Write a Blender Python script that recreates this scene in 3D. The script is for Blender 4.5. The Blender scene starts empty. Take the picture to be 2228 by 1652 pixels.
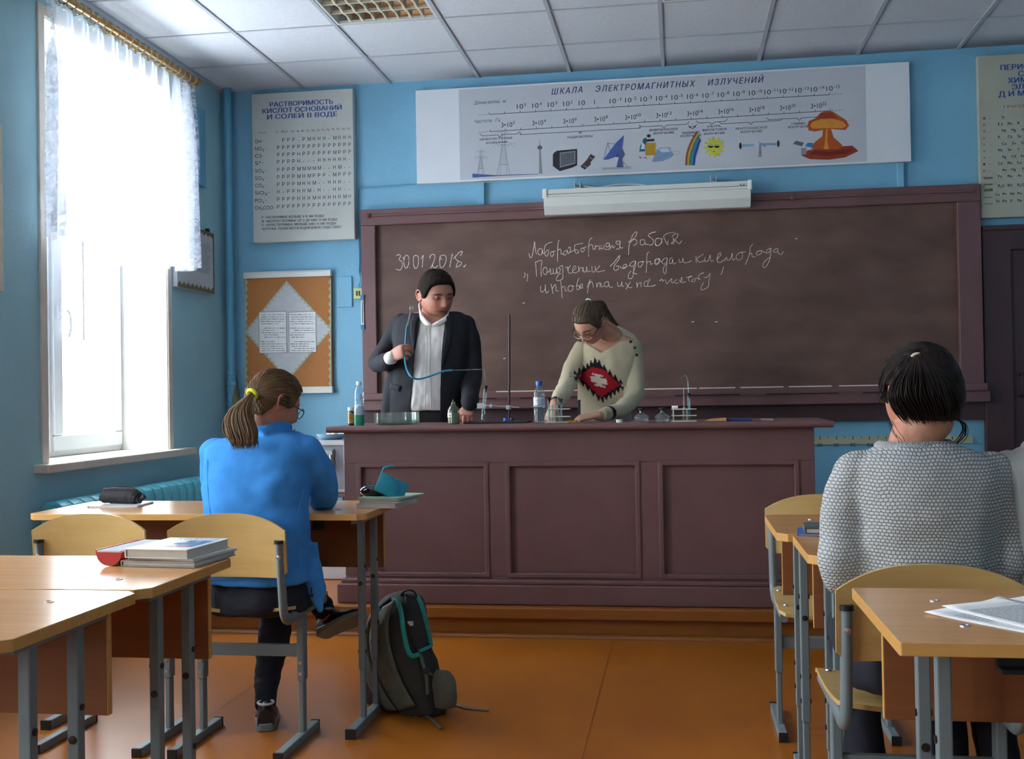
import bpy, bmesh, math, random
from math import sin, cos, pi, radians
from mathutils import Vector, Matrix, noise

random.seed(7)
S = bpy.context.scene
COL = S.collection

# ------------------------------------------------------------------ camera
F_PX, YAW, PITCH, ROLL, HC = 2400.0, 0.150307268, 0.0121461572, -0.0165124718, 1.16
fw = Vector((-sin(YAW) * cos(PITCH), cos(YAW) * cos(PITCH), sin(PITCH)))
rt0 = Vector((cos(YAW), sin(YAW), 0.0))
up0 = rt0.cross(fw)
rt = rt0 * cos(ROLL) + up0 * sin(ROLL)
up = up0 * cos(ROLL) - rt0 * sin(ROLL)
cam_d = bpy.data.cameras.new('camera')
cam_d.sensor_width = 36.0
cam_d.lens = F_PX / 2228.0 * 36.0
cam = bpy.data.objects.new('camera', cam_d)
COL.objects.link(cam)
cam.matrix_world = Matrix(((rt.x, up.x, -fw.x, 0), (rt.y, up.y, -fw.y, 0), (rt.z, up.z, -fw.z, HC), (0, 0, 0, 1)))
S.camera = cam

# ------------------------------------------------------------------ daylight
w = bpy.data.worlds.new('overcast_sky')
S.world = w
w.use_nodes = True
bg = w.node_tree.nodes['Background']
bg.inputs[0].default_value = (0.86, 0.94, 1.0, 1)
bg.inputs[1].default_value = 11.0
S.view_settings.view_transform = 'Standard'
S.view_settings.look = 'None'
S.view_settings.gamma = 1.0
S.view_settings.exposure = 1.1
S.view_settings.use_curve_mapping = False
cy = S.cycles
cy.max_bounces = 9
cy.diffuse_bounces = 6
cy.glossy_bounces = 3
cy.transmission_bounces = 6
cy.transparent_max_bounces = 12
cy.caustics_reflective = False
cy.caustics_refractive = False
cy.sample_clamp_indirect = 12.0
cy.use_denoising = True

XL, YW, ZC, XR, YB = -3.02, 7.112, 3.237, 3.25, -2.4      # side wall, front wall, ceiling, other side, back
WINS = [(4.925, 6.205), (2.05, 3.33), (-0.85, 0.43)]       # window openings along the window wall
WZ0, WZ1, WXO = 0.857, 3.03, -3.36                         # sill, head, frame plane


def portal(y0, y1):
    l = bpy.data.lights.new('window_portal', 'AREA')
    l.shape = 'RECTANGLE'
    l.size, l.size_y = WZ1 - WZ0, y1 - y0
    l.cycles.is_portal = True
    o = bpy.data.objects.new('window_portal', l)
    COL.objects.link(o)
    o.location = (WXO - 0.12, (y0 + y1) / 2, (WZ0 + WZ1) / 2)
    o.rotation_euler = (0, -pi / 2, 0)


for _a, _b in WINS:
    portal(_a, _b)


# ------------------------------------------------------------------ pixel helpers: a point of the photo at a known plane
def ray(x, y):
    return fw + rt * ((x - 1114.0) / F_PX) - up * ((y - 826.0) / F_PX)


def atY(x, y, Y):
    v = ray(x, y) * 1.0
    v = v * (Y / v.y)
    return Vector((v.x, v.y, v.z + HC))


def atX(x, y, X):
    v = ray(x, y)
    v = v * (X / v.x)
    return Vector((v.x, v.y, v.z + HC))


def atZ(x, y, Z):
    v = ray(x, y)
    v = v * ((Z - HC) / v.z)
    return Vector((v.x, v.y, Z))


# ------------------------------------------------------------------ materials
def lin(c):
    return tuple(((v / 255.0) / 12.92 if v <= 10.3 else ((v / 255.0 + 0.055) / 1.055) ** 2.4) for v in c)


def new_mat(name):
    m = bpy.data.materials.new(name)
    m.use_nodes = True
    return m, m.node_tree, m.node_tree.nodes['Principled BSDF']


def pbr(name, rgb, rough=0.6, metal=0.0, vary=0.0, scale=8.0, bump=0.0, bscale=60.0, stretch=None, spec=0.5, coat=0.0, tint=None):
    """plain procedural surface: base colour broken by noise, optional grain bump"""
    m, t, p = new_mat(name)
    c = lin(rgb)
    N, L = t.nodes, t.links
    p.inputs['Roughness'].default_value = rough
    p.inputs['Metallic'].default_value = metal
    p.inputs['Specular IOR Level'].default_value = spec
    p.inputs['Coat Weight'].default_value = coat
    tc = N.new('ShaderNodeTexCoord')
    mp = N.new('ShaderNodeMapping')
    L.new(tc.outputs['Object'], mp.inputs['Vector'])
    if stretch:
        mp.inputs['Scale'].default_value = stretch
    no = N.new('ShaderNodeTexNoise')
    no.inputs['Scale'].default_value = scale
    no.inputs['Detail'].default_value = 5.0
    L.new(mp.outputs[0], no.inputs['Vector'])
    mx = N.new('ShaderNodeMix')
    mx.data_type = 'RGBA'
    k = vary
    mx.inputs['A'].default_value = (*[v * (1 - k) for v in c], 1)
    c2 = lin(tint) if tint else [min(1, v * (1 + k)) for v in c]
    mx.inputs['B'].default_value = (*c2, 1)
    cr = N.new('ShaderNodeMapRange')
    cr.inputs['From Min'].default_value = 0.3
    cr.inputs['From Max'].default_value = 0.7
    L.new(no.outputs['Fac'], cr.inputs['Value'])
    L.new(cr.outputs[0], mx.inputs['Factor'])
    L.new(mx.outputs['Result'], p.inputs['Base Color'])
    if bump:
        n2 = N.new('ShaderNodeTexNoise')
        n2.inputs['Scale'].default_value = bscale
        n2.inputs['Detail'].default_value = 4.0
        L.new(mp.outputs[0], n2.inputs['Vector'])
        b = N.new('ShaderNodeBump')
        b.inputs['Strength'].default_value = bump
        b.inputs['Distance'].default_value = 0.01
        L.new(n2.outputs['Fac'], b.inputs['Height'])
        L.new(b.outputs[0], p.inputs['Normal'])
    return m


def wood(name, rgb_a, rgb_b, rough=0.4, axis=0, scale=3.0, coat=0.0, spec=0.5):
    """laminate / plywood: stretched streaks along one axis"""
    m, t, p = new_mat(name)
    N, L = t.nodes, t.links
    tc = N.new('ShaderNodeTexCoord')
    mp = N.new('ShaderNodeMapping')
    sc = [14.0, 14.0, 14.0]
    sc[axis] = 0.9
    mp.inputs['Scale'].default_value = sc
    L.new(tc.outputs['Object'], mp.inputs['Vector'])
    no = N.new('ShaderNodeTexNoise')
    no.inputs['Scale'].default_value = scale
    no.inputs['Detail'].default_value = 8.0
    no.inputs['Roughness'].default_value = 0.65
    L.new(mp.outputs[0], no.inputs['Vector'])
    r = N.new('ShaderNodeValToRGB')
    r.color_ramp.elements[0].position = 0.3
    r.color_ramp.elements[0].color = (*lin(rgb_a), 1)
    r.color_ramp.elements[1].position = 0.7
    r.color_ramp.elements[1].color = (*lin(rgb_b), 1)
    L.new(no.outputs['Fac'], r.inputs['Fac'])
    L.new(r.outputs['Color'], p.inputs['Base Color'])
    p.inputs['Roughness'].default_value = rough
    p.inputs['Coat Weight'].default_value = coat
    p.inputs['Specular IOR Level'].default_value = spec
    return m


def clear(name, rgb=(235, 245, 245), gloss=0.12, rough=0.03, dens=0.25):
    """thin clear glass or plastic: mostly see-through, a little tint, fresnel shine"""
    m, t, p = new_mat(name)
    N, L = t.nodes, t.links
    out = N['Material Output']
    tr = N.new('ShaderNodeBsdfTransparent')
    tr.inputs[0].default_value = (*lin(rgb), 1)
    gl = N.new('ShaderNodeBsdfGlossy')
    gl.inputs['Roughness'].default_value = rough
    df = N.new('ShaderNodeBsdfDiffuse')
    df.inputs[0].default_value = (*lin(rgb), 1)
    lw = N.new('ShaderNodeLayerWeight')
    lw.inputs['Blend'].default_value = 0.5
    pw_ = N.new('ShaderNodeMath')
    pw_.operation = 'POWER'
    pw_.inputs[1].default_value = 3.0
    L.new(lw.outputs['Facing'], pw_.inputs[0])
    m1 = N.new('ShaderNodeMixShader')
    m1.inputs[0].default_value = dens
    L.new(tr.outputs[0], m1.inputs[1])
    L.new(df.outputs[0], m1.inputs[2])
    ad = N.new('ShaderNodeMath')
    ad.operation = 'MULTIPLY_ADD'
    ad.inputs[1].default_value = 0.5
    ad.inputs[2].default_value = gloss
    L.new(pw_.outputs[0], ad.inputs[0])
    m2 = N.new('ShaderNodeMixShader')
    L.new(ad.outputs[0], m2.inputs[0])
    L.new(m1.outputs[0], m2.inputs[1])
    L.new(gl.outputs[0], m2.inputs[2])
    L.new(m2.outputs[0], out.inputs['Surface'])
    return m


def vcol(name, rough=0.6, bump=0.0, bscale=200.0, sheen=0.0, spec=0.4, wave=None, sss=0.0):
    """colour from the mesh's own 'Col' attribute (local colour regions: lips, motif, stripes)"""
    m, t, p = new_mat(name)
    N, L = t.nodes, t.links
    a = N.new('ShaderNodeAttribute')
    a.attribute_name = 'Col'
    L.new(a.outputs['Color'], p.inputs['Base Color'])
    p.inputs['Roughness'].default_value = rough
    p.inputs['Specular IOR Level'].default_value = spec
    p.inputs['Sheen Weight'].default_value = sheen
    if sss:
        p.inputs['Subsurface Weight'].default_value = sss
        p.inputs['Subsurface Radius'].default_value = (0.01, 0.004, 0.002)
    if bump:
        tc = N.new('ShaderNodeTexCoord')
        n2 = N.new('ShaderNodeTexNoise')
        n2.inputs['Scale'].default_value = bscale
        n2.inputs['Detail'].default_value = 3.0
        L.new(tc.outputs['Object'], n2.inputs['Vector'])
        b = N.new('ShaderNodeBump')
        b.inputs['Strength'].default_value = bump
        b.inputs['Distance'].default_value = 0.004
        L.new(n2.outputs['Fac'], b.inputs['Height'])
        L.new(b.outputs[0], p.inputs['Normal'])
    return m


M = {}
M['wall_blue'] = pbr('blue wall paint', (124, 181, 210), 0.55, vary=0.05, scale=2.5, bump=0.25, bscale=120)
M['wall_teal_lit'] = pbr('blue green wall paint lightened for bounce', (154, 198, 208), 0.6, vary=0.06, scale=2.5, bump=0.25, bscale=120)  # albedo raised above the front wall's blue, standing in for bounce light
M['pale'] = pbr('pale grey paint', (205, 205, 212), 0.6, vary=0.04, bump=0.1)
M['tile'] = pbr('ceiling tile', (216, 218, 222), 0.9, vary=0.05, scale=60, bump=0.3, bscale=260)
M['tbar'] = pbr('ceiling grid bar', (178, 182, 188), 0.5, vary=0.04)
M['white_pvc'] = pbr('white window plastic', (200, 204, 210), 0.35, vary=0.02)
M['plaster'] = pbr('white plaster reveal', (236, 234, 228), 0.6, vary=0.03)
M['cream'] = pbr('cream painted trim', (214, 206, 190), 0.5, vary=0.05, scale=15)
M['maroon'] = pbr('maroon oil paint', (112, 78, 79), 0.42, vary=0.07, scale=5, bump=0.12, bscale=45)
M['maroon_dark'] = pbr('dark maroon paint', (70, 46, 50), 0.5, vary=0.08, scale=5, bump=0.12, bscale=45)
M['board'] = pbr('brown chalkboard', (92, 66, 56), 0.62, vary=0.14, scale=3.2, bump=0.05, stretch=(1, 1, 2.2), tint=(112, 84, 74))
M['chalk'] = pbr('chalk', (222, 212, 204), 0.95, vary=0.2, scale=300)
M['desk_top'] = wood('beech laminate', (200, 142, 86), (216, 160, 104), 0.2, 0, 2.5)
M['desk_edge'] = wood('beech edge band', (200, 148, 76), (214, 162, 90), 0.4, 0)
M['panel_wood'] = wood('brown laminate panel', (132, 78, 42), (146, 90, 50), 0.45, 0)
M['plywood'] = wood('lacquered plywood', (198, 160, 96), (214, 178, 116), 0.35, 0, 2.0)
M['steel_grey'] = pbr('grey painted steel tube', (116, 128, 132), 0.42, vary=0.05, bump=0.05)
M['black_plastic'] = pbr('black plastic', (24, 24, 27), 0.45, vary=0.1)
M['metal'] = pbr('bright metal', (205, 205, 208), 0.3, metal=0.9, vary=0.05)
M['dark_metal'] = pbr('dark oxidised steel', (58, 46, 46), 0.45, metal=0.5, vary=0.15)
M['alu'] = pbr('grey aluminium sheet', (142, 146, 158), 0.42, metal=0.25, vary=0.06, scale=12)
M['white_plastic'] = pbr('white plastic', (232, 232, 228), 0.4, vary=0.02)
M['offwhite'] = pbr('off white enamel', (222, 222, 214), 0.42, vary=0.03)
M['paper'] = pbr('white paper', (232, 232, 232), 0.8, vary=0.03, scale=30)
M['paper_grey'] = pbr('grey paper', (196, 198, 202), 0.8, vary=0.05, scale=20)
M['ink_dark'] = pbr('dark print', (52, 54, 66), 0.8)
M['ink_grey'] = pbr('grey print', (120, 122, 130), 0.8)
M['ink_pale'] = pbr('pale grey print', (160, 164, 172), 0.8)
M['ink_blue'] = pbr('blue print', (38, 74, 160), 0.7)
M['ink_navy'] = pbr('navy print', (34, 34, 96), 0.7)
M['ink_red'] = pbr('faded red print', (140, 74, 76), 0.8)
M['rubber'] = pbr('dark rubber', (28, 26, 27), 0.7)
M['pipe_blue'] = pbr('blue pipe paint', (98, 164, 194), 0.35, vary=0.05, bump=0.1)
M['radiator_blue'] = pbr('turquoise radiator enamel', (100, 192, 210), 0.25, vary=0.08, scale=20, bump=0.3, bscale=50)
M['brass'] = pbr('antique brass', (176, 140, 92), 0.4, metal=0.6, vary=0.12)
M['pane'] = clear('window glass', (250, 252, 252), 0.02, 0.01, 0.0)
M['wall_pale'] = pbr('pale upper wall paint', (214, 220, 214), 0.7, vary=0.04)
M['glass'] = clear('laboratory glass', (232, 242, 240), 0.07, 0.04, 0.06)
M['pet'] = clear('clear bottle plastic', (228, 240, 246), 0.05, 0.08, 0.05)


# ------------------------------------------------------------------ mesh builder
class MB:
    def __init__(s):
        s.v, s.f, s.mi, s.sm = [], [], [], []
        s.m = 0
        s.T = None

    def add(s, verts, faces, smooth=False, mi=None):
        b = len(s.v)
        s.v += [(s.T @ Vector(q)) if s.T else Vector(q) for q in verts]
        for f in faces:
            s.f.append([i + b for i in f])
            s.mi.append(s.m if mi is None else mi)
            s.sm.append(smooth)
        return s

    def box(s, lo, hi, mi=None):
        e = 2e-5 * ((len(s.f) // 6) % 9)                  # never two faces in one plane
        x0, y0, z0, x1, y1, z1 = lo[0] - e, lo[1] - e, lo[2] - e, hi[0] + e, hi[1] + e, hi[2] + e
        return s.add([(x0, y0, z0), (x1, y0, z0), (x1, y1, z0), (x0, y1, z0), (x0, y0, z1), (x1, y0, z1), (x1, y1, z1), (x0, y1, z1)],
                     [(3, 2, 1, 0), (4, 5, 6, 7), (0, 1, 5, 4), (1, 2, 6, 5), (2, 3, 7, 6), (3, 0, 4, 7)], False, mi)

    def cbox(s, c, d, mi=None):
        return s.box([c[i] - d[i] / 2 for i in range(3)], [c[i] + d[i] / 2 for i in range(3)], mi)

    def prism(s, poly, fn, d0, d1, mi=None, smooth=False):
        """poly 2-D ring (counter-clockwise), fn(u,v,d) -> xyz"""
        n = len(poly)
        vs = [fn(u, v, d0) for u, v in poly] + [fn(u, v, d1) for u, v in poly]
        fs = [tuple(range(n - 1, -1, -1)), tuple(range(n, 2 * n))]
        fs += [(i, (i + 1) % n, n + (i + 1) % n, n + i) for i in range(n)]
        return s.add(vs, fs, smooth, mi)

    def lathe(s, prof, c=(0, 0, 0), n=24, mi=None, axis=None, cap=True):
        """profile [(r,z)...] round a vertical (or given) axis through c"""
        c = Vector(c)
        ax = Vector(axis).normalized() if axis is not None else Vector((0, 0, 1))
        a = ax.orthogonal().normalized()
        b = ax.cross(a)
        vs, fs = [], []
        for r, z in prof:
            for k in range(n):
                t = 2 * pi * k / n
                vs.append(c + ax * z + a * (r * cos(t)) + b * (r * sin(t)))
        for i in range(len(prof) - 1):
            for k in range(n):
                k2 = (k + 1) % n
                fs.append((i * n + k, i * n + k2, (i + 1) * n + k2, (i + 1) * n + k))
        if cap:
            if prof[0][0] > 1e-6:
                fs.append(tuple(range(n - 1, -1, -1)))
            if prof[-1][0] > 1e-6:
                fs.append(tuple((len(prof) - 1) * n + k for k in range(n)))
        return s.add(vs, fs, True, mi)

    def cyl(s, p0, p1, r0, r1=None, n=16, mi=None):
        p0, p1 = Vector(p0), Vector(p1)
        d = p1 - p0
        return s.lathe([(r0, 0), (r0 if r1 is None else r1, d.length)], p0, n, mi, d)

    def tube(s, pts, r, n=10, mi=None, closed=False, flat=None, upv=None, cap=True):
        """round (or flattened: flat=(ru,rv)) tube along points; r a number or list"""
        pts = [Vector(q) for q in pts]
        k = len(pts)
        rs = r if isinstance(r, (list, tuple)) else [r] * k
        vs, fs = [], []
        ref = Vector(upv) if upv is not None else None
        prev = None
        for i, q in enumerate(pts):
            if closed:
                t = pts[(i + 1) % k] - pts[i - 1]
            else:
                t = pts[min(i + 1, k - 1)] - pts[max(i - 1, 0)]
            t = t.normalized() if t.length > 1e-9 else Vector((0, 0, 1))
            if ref is not None:
                a = ref - t * ref.dot(t)
                a = a.normalized() if a.length > 1e-6 else t.orthogonal().normalized()
            elif prev is None:
                a = t.orthogonal().normalized()
            else:
                a = prev - t * prev.dot(t)
                a = a.normalized() if a.length > 1e-6 else t.orthogonal().normalized()
            prev = a
            b = t.cross(a)
            fu, fv = flat if flat else (1.0, 1.0)
            for j in range(n):
                th = 2 * pi * j / n
                vs.append(q + a * (rs[i] * fu * cos(th)) + b * (rs[i] * fv * sin(th)))
        for i in range(k if closed else k - 1):
            i2 = (i + 1) % k
            for j in range(n):
                j2 = (j + 1) % n
                fs.append((i * n + j, i * n + j2, i2 * n + j2, i2 * n + j))
        if not closed and cap:
            fs.append(tuple(range(n - 1, -1, -1)))
            fs.append(tuple((k - 1) * n + j for j in range(n)))
        return s.add(vs, fs, True, mi)

    def grid(s, fn, nu, nv, mi=None, smooth=True):
        vs = [fn(i / nu, j / nv) for j in range(nv + 1) for i in range(nu + 1)]
        fs = [(j * (nu + 1) + i, j * (nu + 1) + i + 1, (j + 1) * (nu + 1) + i + 1, (j + 1) * (nu + 1) + i) for j in range(nv) for i in range(nu)]
        return s.add(vs, fs, smooth, mi)

    def ball(s, c, r, nu=16, nv=10, mi=None, T=None):
        rx, ry, rz = r if isinstance(r, (tuple, list)) else (r, r, r)
        c = Vector(c)
        vs = [Vector((0, 0, -rz))]
        for j in range(1, nv):
            ph = -pi / 2 + pi * j / nv
            for i in range(nu):
                th = 2 * pi * i / nu
                vs.append(Vector((rx * cos(ph) * cos(th), ry * cos(ph) * sin(th), rz * sin(ph))))
        vs.append(Vector((0, 0, rz)))
        fs = [(0, 1 + (i + 1) % nu, 1 + i) for i in range(nu)]
        for j in range(nv - 2):
            for i in range(nu):
                i2 = (i + 1) % nu
                fs.append((1 + j * nu + i, 1 + j * nu + i2, 1 + (j + 1) * nu + i2, 1 + (j + 1) * nu + i))
        e = len(vs) - 1
        fs += [(e, 1 + (nv - 2) * nu + i, 1 + (nv - 2) * nu + (i + 1) % nu) for i in range(nu)]
        return s.add([c + ((T @ q) if T else q) for q in vs], fs, True, mi)

    def build(s, name, mats, parent=None, bevel=0.0, seg=2, world=True, sharp=40):
        """ONE mesh object; world=True: verts are given in world space, parent sits at its location"""
        off = Vector(parent_loc(parent)) if (parent is not None and world) else Vector((0, 0, 0))
        me = bpy.data.meshes.new(name)
        me.from_pydata([tuple(q - off) for q in s.v], [], s.f)
        if not isinstance(mats, (list, tuple)):
            mats = [mats]
        for m in mats:
            me.materials.append(m)
        for p, mi, sm in zip(me.polygons, s.mi, s.sm):
            p.material_index = mi
            p.use_smooth = sm
        me.update()
        o = bpy.data.objects.new(name, me)
        COL.objects.link(o)
        if parent is not None:
            o.parent = parent
        if any(s.sm):
            me.set_sharp_from_angle(angle=radians(sharp))
        if bevel:
            b = o.modifiers.new('bevel', 'BEVEL')
            b.width = bevel
            b.segments = seg
            b.limit_method = 'ANGLE'
            b.angle_limit = radians(35)
        return o


def parent_loc(p):
    q = Vector((0, 0, 0))
    while p is not None:
        q += p.location
        p = p.parent
    return q


def tag(o, label=None, cat=None, group=None, kind=None):
    for k, v in (('label', label), ('category', cat), ('group', group), ('kind', kind)):
        if v:
            o[k] = v
    return o


def thing(name, loc, label, cat, group=None, rz=0.0):
    o = bpy.data.objects.new(name, None)
    o.empty_display_size = 0.05
    COL.objects.link(o)
    o.location = loc
    o.rotation_euler = (0, 0, rz)
    return tag(o, label, cat, group)


def struct(mb, name, mats, **k):
    return tag(mb.build(name, mats, **k), kind='structure')


def copy_tree(o, parent=None):
    c = o.copy()
    COL.objects.link(c)
    c.parent = parent
    for ch in list(o.children):
        copy_tree(ch, c)
    return c


from mathutils.geometry import delaunay_2d_cdt
CHARS = {}


def font_mesh(body):
    cu = bpy.data.curves.new('txt', 'FONT')
    cu.body = body
    cu.resolution_u = 4
    cu.fill_mode = 'NONE'
    ob = bpy.data.objects.new('txt', cu)
    COL.objects.link(ob)
    me = bpy.data.meshes.new_from_object(ob.evaluated_get(bpy.context.evaluated_depsgraph_get()))
    V = [q.co.xy.copy() for q in me.vertices]
    E = [tuple(e.vertices) for e in me.edges]
    bpy.data.objects.remove(ob)
    bpy.data.curves.remove(cu)
    bpy.data.meshes.remove(me)
    return V, E


def char_shape(c):
    """filled outline of one character (non-zero winding) and its advance"""
    if c in CHARS:
        return CHARS[c]
    V, E = font_mesh(c) if c != ' ' else ([], [])
    bar = min(q.x for q in font_mesh('|')[0])
    n0 = len(V)
    V2, _ = font_mesh(c + '|')
    adv = min(q.x for q in V2[n0:]) - bar if len(V2) > n0 else 0.3
    vs, fs = [], []
    if V:
        es = set(tuple(sorted(e)) for e in E)
        loops, i0 = [], 0
        for i in range(n0):
            if i + 1 >= n0 or (i, i + 1) not in es:
                loops += [(k, k + 1) for k in range(i0, i)] + [(i, i0)]
                i0 = i + 1
        vs, _, tri, *_ = delaunay_2d_cdt(V, loops, [], 1, 1e-6)
        for t in tri:
            p = (vs[t[0]] + vs[t[1]] + vs[t[2]]) / 3
            w_ = 0
            for a_, b_ in loops:
                y0, y1 = V[a_].y, V[b_].y
                if (y0 <= p.y) != (y1 <= p.y):
                    x_ = V[a_].x + (p.y - y0) / (y1 - y0) * (V[b_].x - V[a_].x)
                    if x_ > p.x:
                        w_ += 1 if y1 > y0 else -1
            if w_:
                fs.append(tuple(t))
    CHARS[c] = ([(q.x, q.y) for q in vs], fs, adv)
    return CHARS[c]


def text_into(mb, body, size, fn, align='CENTER', mi=0, shear=0.0, bold=0.0, spacing=1.0, depth=0.0006):
    """flat printed lettering; fn(u,v,d) maps the text plane to the place"""
    x, vs, fs = 0.0, [], []
    for c in body:
        cv, cf, adv = char_shape(c)
        b0 = len(vs)
        vs += [(x + u + shear * v, v) for u, v in cv]
        fs += [[i + b0 for i in f] for f in cf]
        x += adv * spacing
    o = x / 2 if align == 'CENTER' else 0.0
    mb.add([fn((u - o) * size, v * size, depth) for u, v in vs], fs, False, mi)


def spline(pts, n=8, closed=False):
    """Catmull-Rom through the points"""
    P = [Vector(p) for p in pts]
    k = len(P)
    out = []
    rng = range(k if closed else k - 1)
    for i in rng:
        p0 = P[i - 1] if (i > 0 or closed) else P[0] * 2 - P[1]
        p1, p2 = P[i], P[(i + 1) % k]
        p3 = P[(i + 2) % k] if (i + 2 < k or closed) else P[-1] * 2 - P[-2]
        for j in range(n):
            t = j / n
            out.append(0.5 * ((2 * p1) + (p2 - p0) * t + (2 * p0 - 5 * p1 + 4 * p2 - p3) * t * t + (3 * p1 - p0 - 3 * p2 + p3) * t ** 3))
    if not closed:
        out.append(P[-1])
    return out


def rrect(w_, h_, r, n=4):
    """rounded rectangle ring centred on 0"""
    out = []
    for cx_, cy_, a0 in ((w_ / 2 - r, h_ / 2 - r, 0), (-w_ / 2 + r, h_ / 2 - r, 90), (-w_ / 2 + r, -h_ / 2 + r, 180), (w_ / 2 - r, -h_ / 2 + r, 270)):
        for k in range(n + 1):
            a = radians(a0 + 90 * k / n)
            out.append((cx_ + r * cos(a), cy_ + r * sin(a)))
    return out
# ================================================================== THE ROOM
def floor_mat():
    m, t, p = new_mat('painted floor boards')
    N, L = t.nodes, t.links
    tc = N.new('ShaderNodeTexCoord')
    sp = N.new('ShaderNodeSeparateXYZ')
    L.new(tc.outputs['Object'], sp.inputs[0])
    no = N.new('ShaderNodeTexNoise')
    no.inputs['Scale'].default_value = 2.2
    no.inputs['Detail'].default_value = 7
    L.new(tc.outputs['Object'], no.inputs['Vector'])
    r = N.new('ShaderNodeValToRGB')
    e = r.color_ramp.elements
    e[0].position, e[0].color = 0.25, (*lin((150, 84, 22)), 1)
    e[1].position, e[1].color = 0.75, (*lin((168, 98, 28)), 1)
    L.new(no.outputs['Fac'], r.inputs['Fac'])
    # wide board seams running away from the viewer
    a = N.new('ShaderNodeMath'); a.operation = 'MULTIPLY_ADD'; a.inputs[1].default_value = 0.72; a.inputs[2].default_value = 10.235
    L.new(sp.outputs['X'], a.inputs[0])
    fr = N.new('ShaderNodeMath'); fr.operation = 'FRACT'
    L.new(a.outputs[0], fr.inputs[0])
    lt = N.new('ShaderNodeMath'); lt.operation = 'LESS_THAN'; lt.inputs[1].default_value = 0.0035
    L.new(fr.outputs[0], lt.inputs[0])
    mx = N.new('ShaderNodeMix'); mx.data_type = 'RGBA'
    mx.inputs['B'].default_value = (*lin((122, 62, 22)), 1)
    L.new(lt.outputs[0], mx.inputs['Factor'])
    L.new(r.outputs['Color'], mx.inputs['A'])
    # scuffs
    n3 = N.new('ShaderNodeTexNoise'); n3.inputs['Scale'].default_value = 26; n3.inputs['Detail'].default_value = 6
    L.new(tc.outputs['Object'], n3.inputs['Vector'])
    mr = N.new('ShaderNodeMapRange'); mr.inputs['From Min'].default_value = 0.62; mr.inputs['From Max'].default_value = 0.8; mr.inputs['To Max'].default_value = 0.04
    L.new(n3.outputs['Fac'], mr.inputs['Value'])
    m2 = N.new('ShaderNodeMix'); m2.data_type = 'RGBA'
    m2.inputs['B'].default_value = (*lin((120, 68, 36)), 1)
    L.new(mr.outputs[0], m2.inputs['Factor'])
    L.new(mx.outputs['Result'], m2.inputs['A'])
    L.new(m2.outputs['Result'], p.inputs['Base Color'])
    rr = N.new('ShaderNodeMapRange'); rr.inputs['To Min'].default_value = 0.26; rr.inputs['To Max'].default_value = 0.33
    L.new(no.outputs['Fac'], rr.inputs['Value'])
    L.new(rr.outputs[0], p.inputs['Roughness'])
    n4 = N.new('ShaderNodeTexNoise'); n4.inputs['Scale'].default_value = 3
    L.new(tc.outputs['Object'], n4.inputs['Vector'])
    b = N.new('ShaderNodeBump'); b.inputs['Strength'].default_value = 0.05; b.inputs['Distance'].default_value = 0.01
    L.new(n4.outputs['Fac'], b.inputs['Height'])
    b.inputs['Strength'].default_value = 0.015
    L.new(b.outputs[0], p.inputs['Normal'])
    return m


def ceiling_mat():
    """mineral tiles, darker in an uneven band along the front wall"""
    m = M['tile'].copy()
    m.name = 'ceiling tile darker by front wall'
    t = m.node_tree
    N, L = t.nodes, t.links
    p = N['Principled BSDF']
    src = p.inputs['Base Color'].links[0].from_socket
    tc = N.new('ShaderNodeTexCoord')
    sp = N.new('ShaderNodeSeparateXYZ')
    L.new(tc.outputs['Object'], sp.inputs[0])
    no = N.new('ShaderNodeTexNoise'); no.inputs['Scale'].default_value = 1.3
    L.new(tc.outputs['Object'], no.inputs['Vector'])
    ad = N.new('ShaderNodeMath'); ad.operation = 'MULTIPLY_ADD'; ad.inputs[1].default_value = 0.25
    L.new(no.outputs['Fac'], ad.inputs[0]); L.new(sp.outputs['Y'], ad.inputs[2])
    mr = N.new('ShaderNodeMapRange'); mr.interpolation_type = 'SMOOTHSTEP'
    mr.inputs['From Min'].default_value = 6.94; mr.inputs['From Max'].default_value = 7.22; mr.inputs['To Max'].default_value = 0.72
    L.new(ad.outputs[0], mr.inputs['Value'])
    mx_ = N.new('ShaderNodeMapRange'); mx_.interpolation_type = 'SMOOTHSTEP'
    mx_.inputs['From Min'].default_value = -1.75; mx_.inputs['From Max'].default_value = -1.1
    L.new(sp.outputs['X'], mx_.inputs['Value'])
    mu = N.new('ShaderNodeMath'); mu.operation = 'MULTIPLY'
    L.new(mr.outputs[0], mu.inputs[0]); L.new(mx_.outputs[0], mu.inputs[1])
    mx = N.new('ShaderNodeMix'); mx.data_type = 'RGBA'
    mx.inputs['B'].default_value = (*lin((66, 74, 80)), 1)  # darker grey towards the front wall, its edge broken by noise
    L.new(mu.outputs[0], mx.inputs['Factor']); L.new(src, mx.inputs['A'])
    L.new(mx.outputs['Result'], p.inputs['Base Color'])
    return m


mb = MB().box((XL - 0.02, YB, -0.1), (XR, YW, 0.0))
struct(mb, 'floor', floor_mat())
M['podium'] = wood('painted podium board', (134, 78, 30), (152, 92, 38), 0.3, 0, 2.0)
mb = MB()
mb.box((XL, 5.17, 0.09), (XR, YW, 0.144))
mb.box((XL, 5.205, 0.0), (XR, YW, 0.09))
o = struct(mb, 'floor_podium', M['podium'], bevel=0.006)
mb = MB()
mb.tube([(XL, 5.185, 0.0), (XR, 5.185, 0.0)], 0.02, 12)
struct(mb, 'trim_podium', M['podium'])

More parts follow.
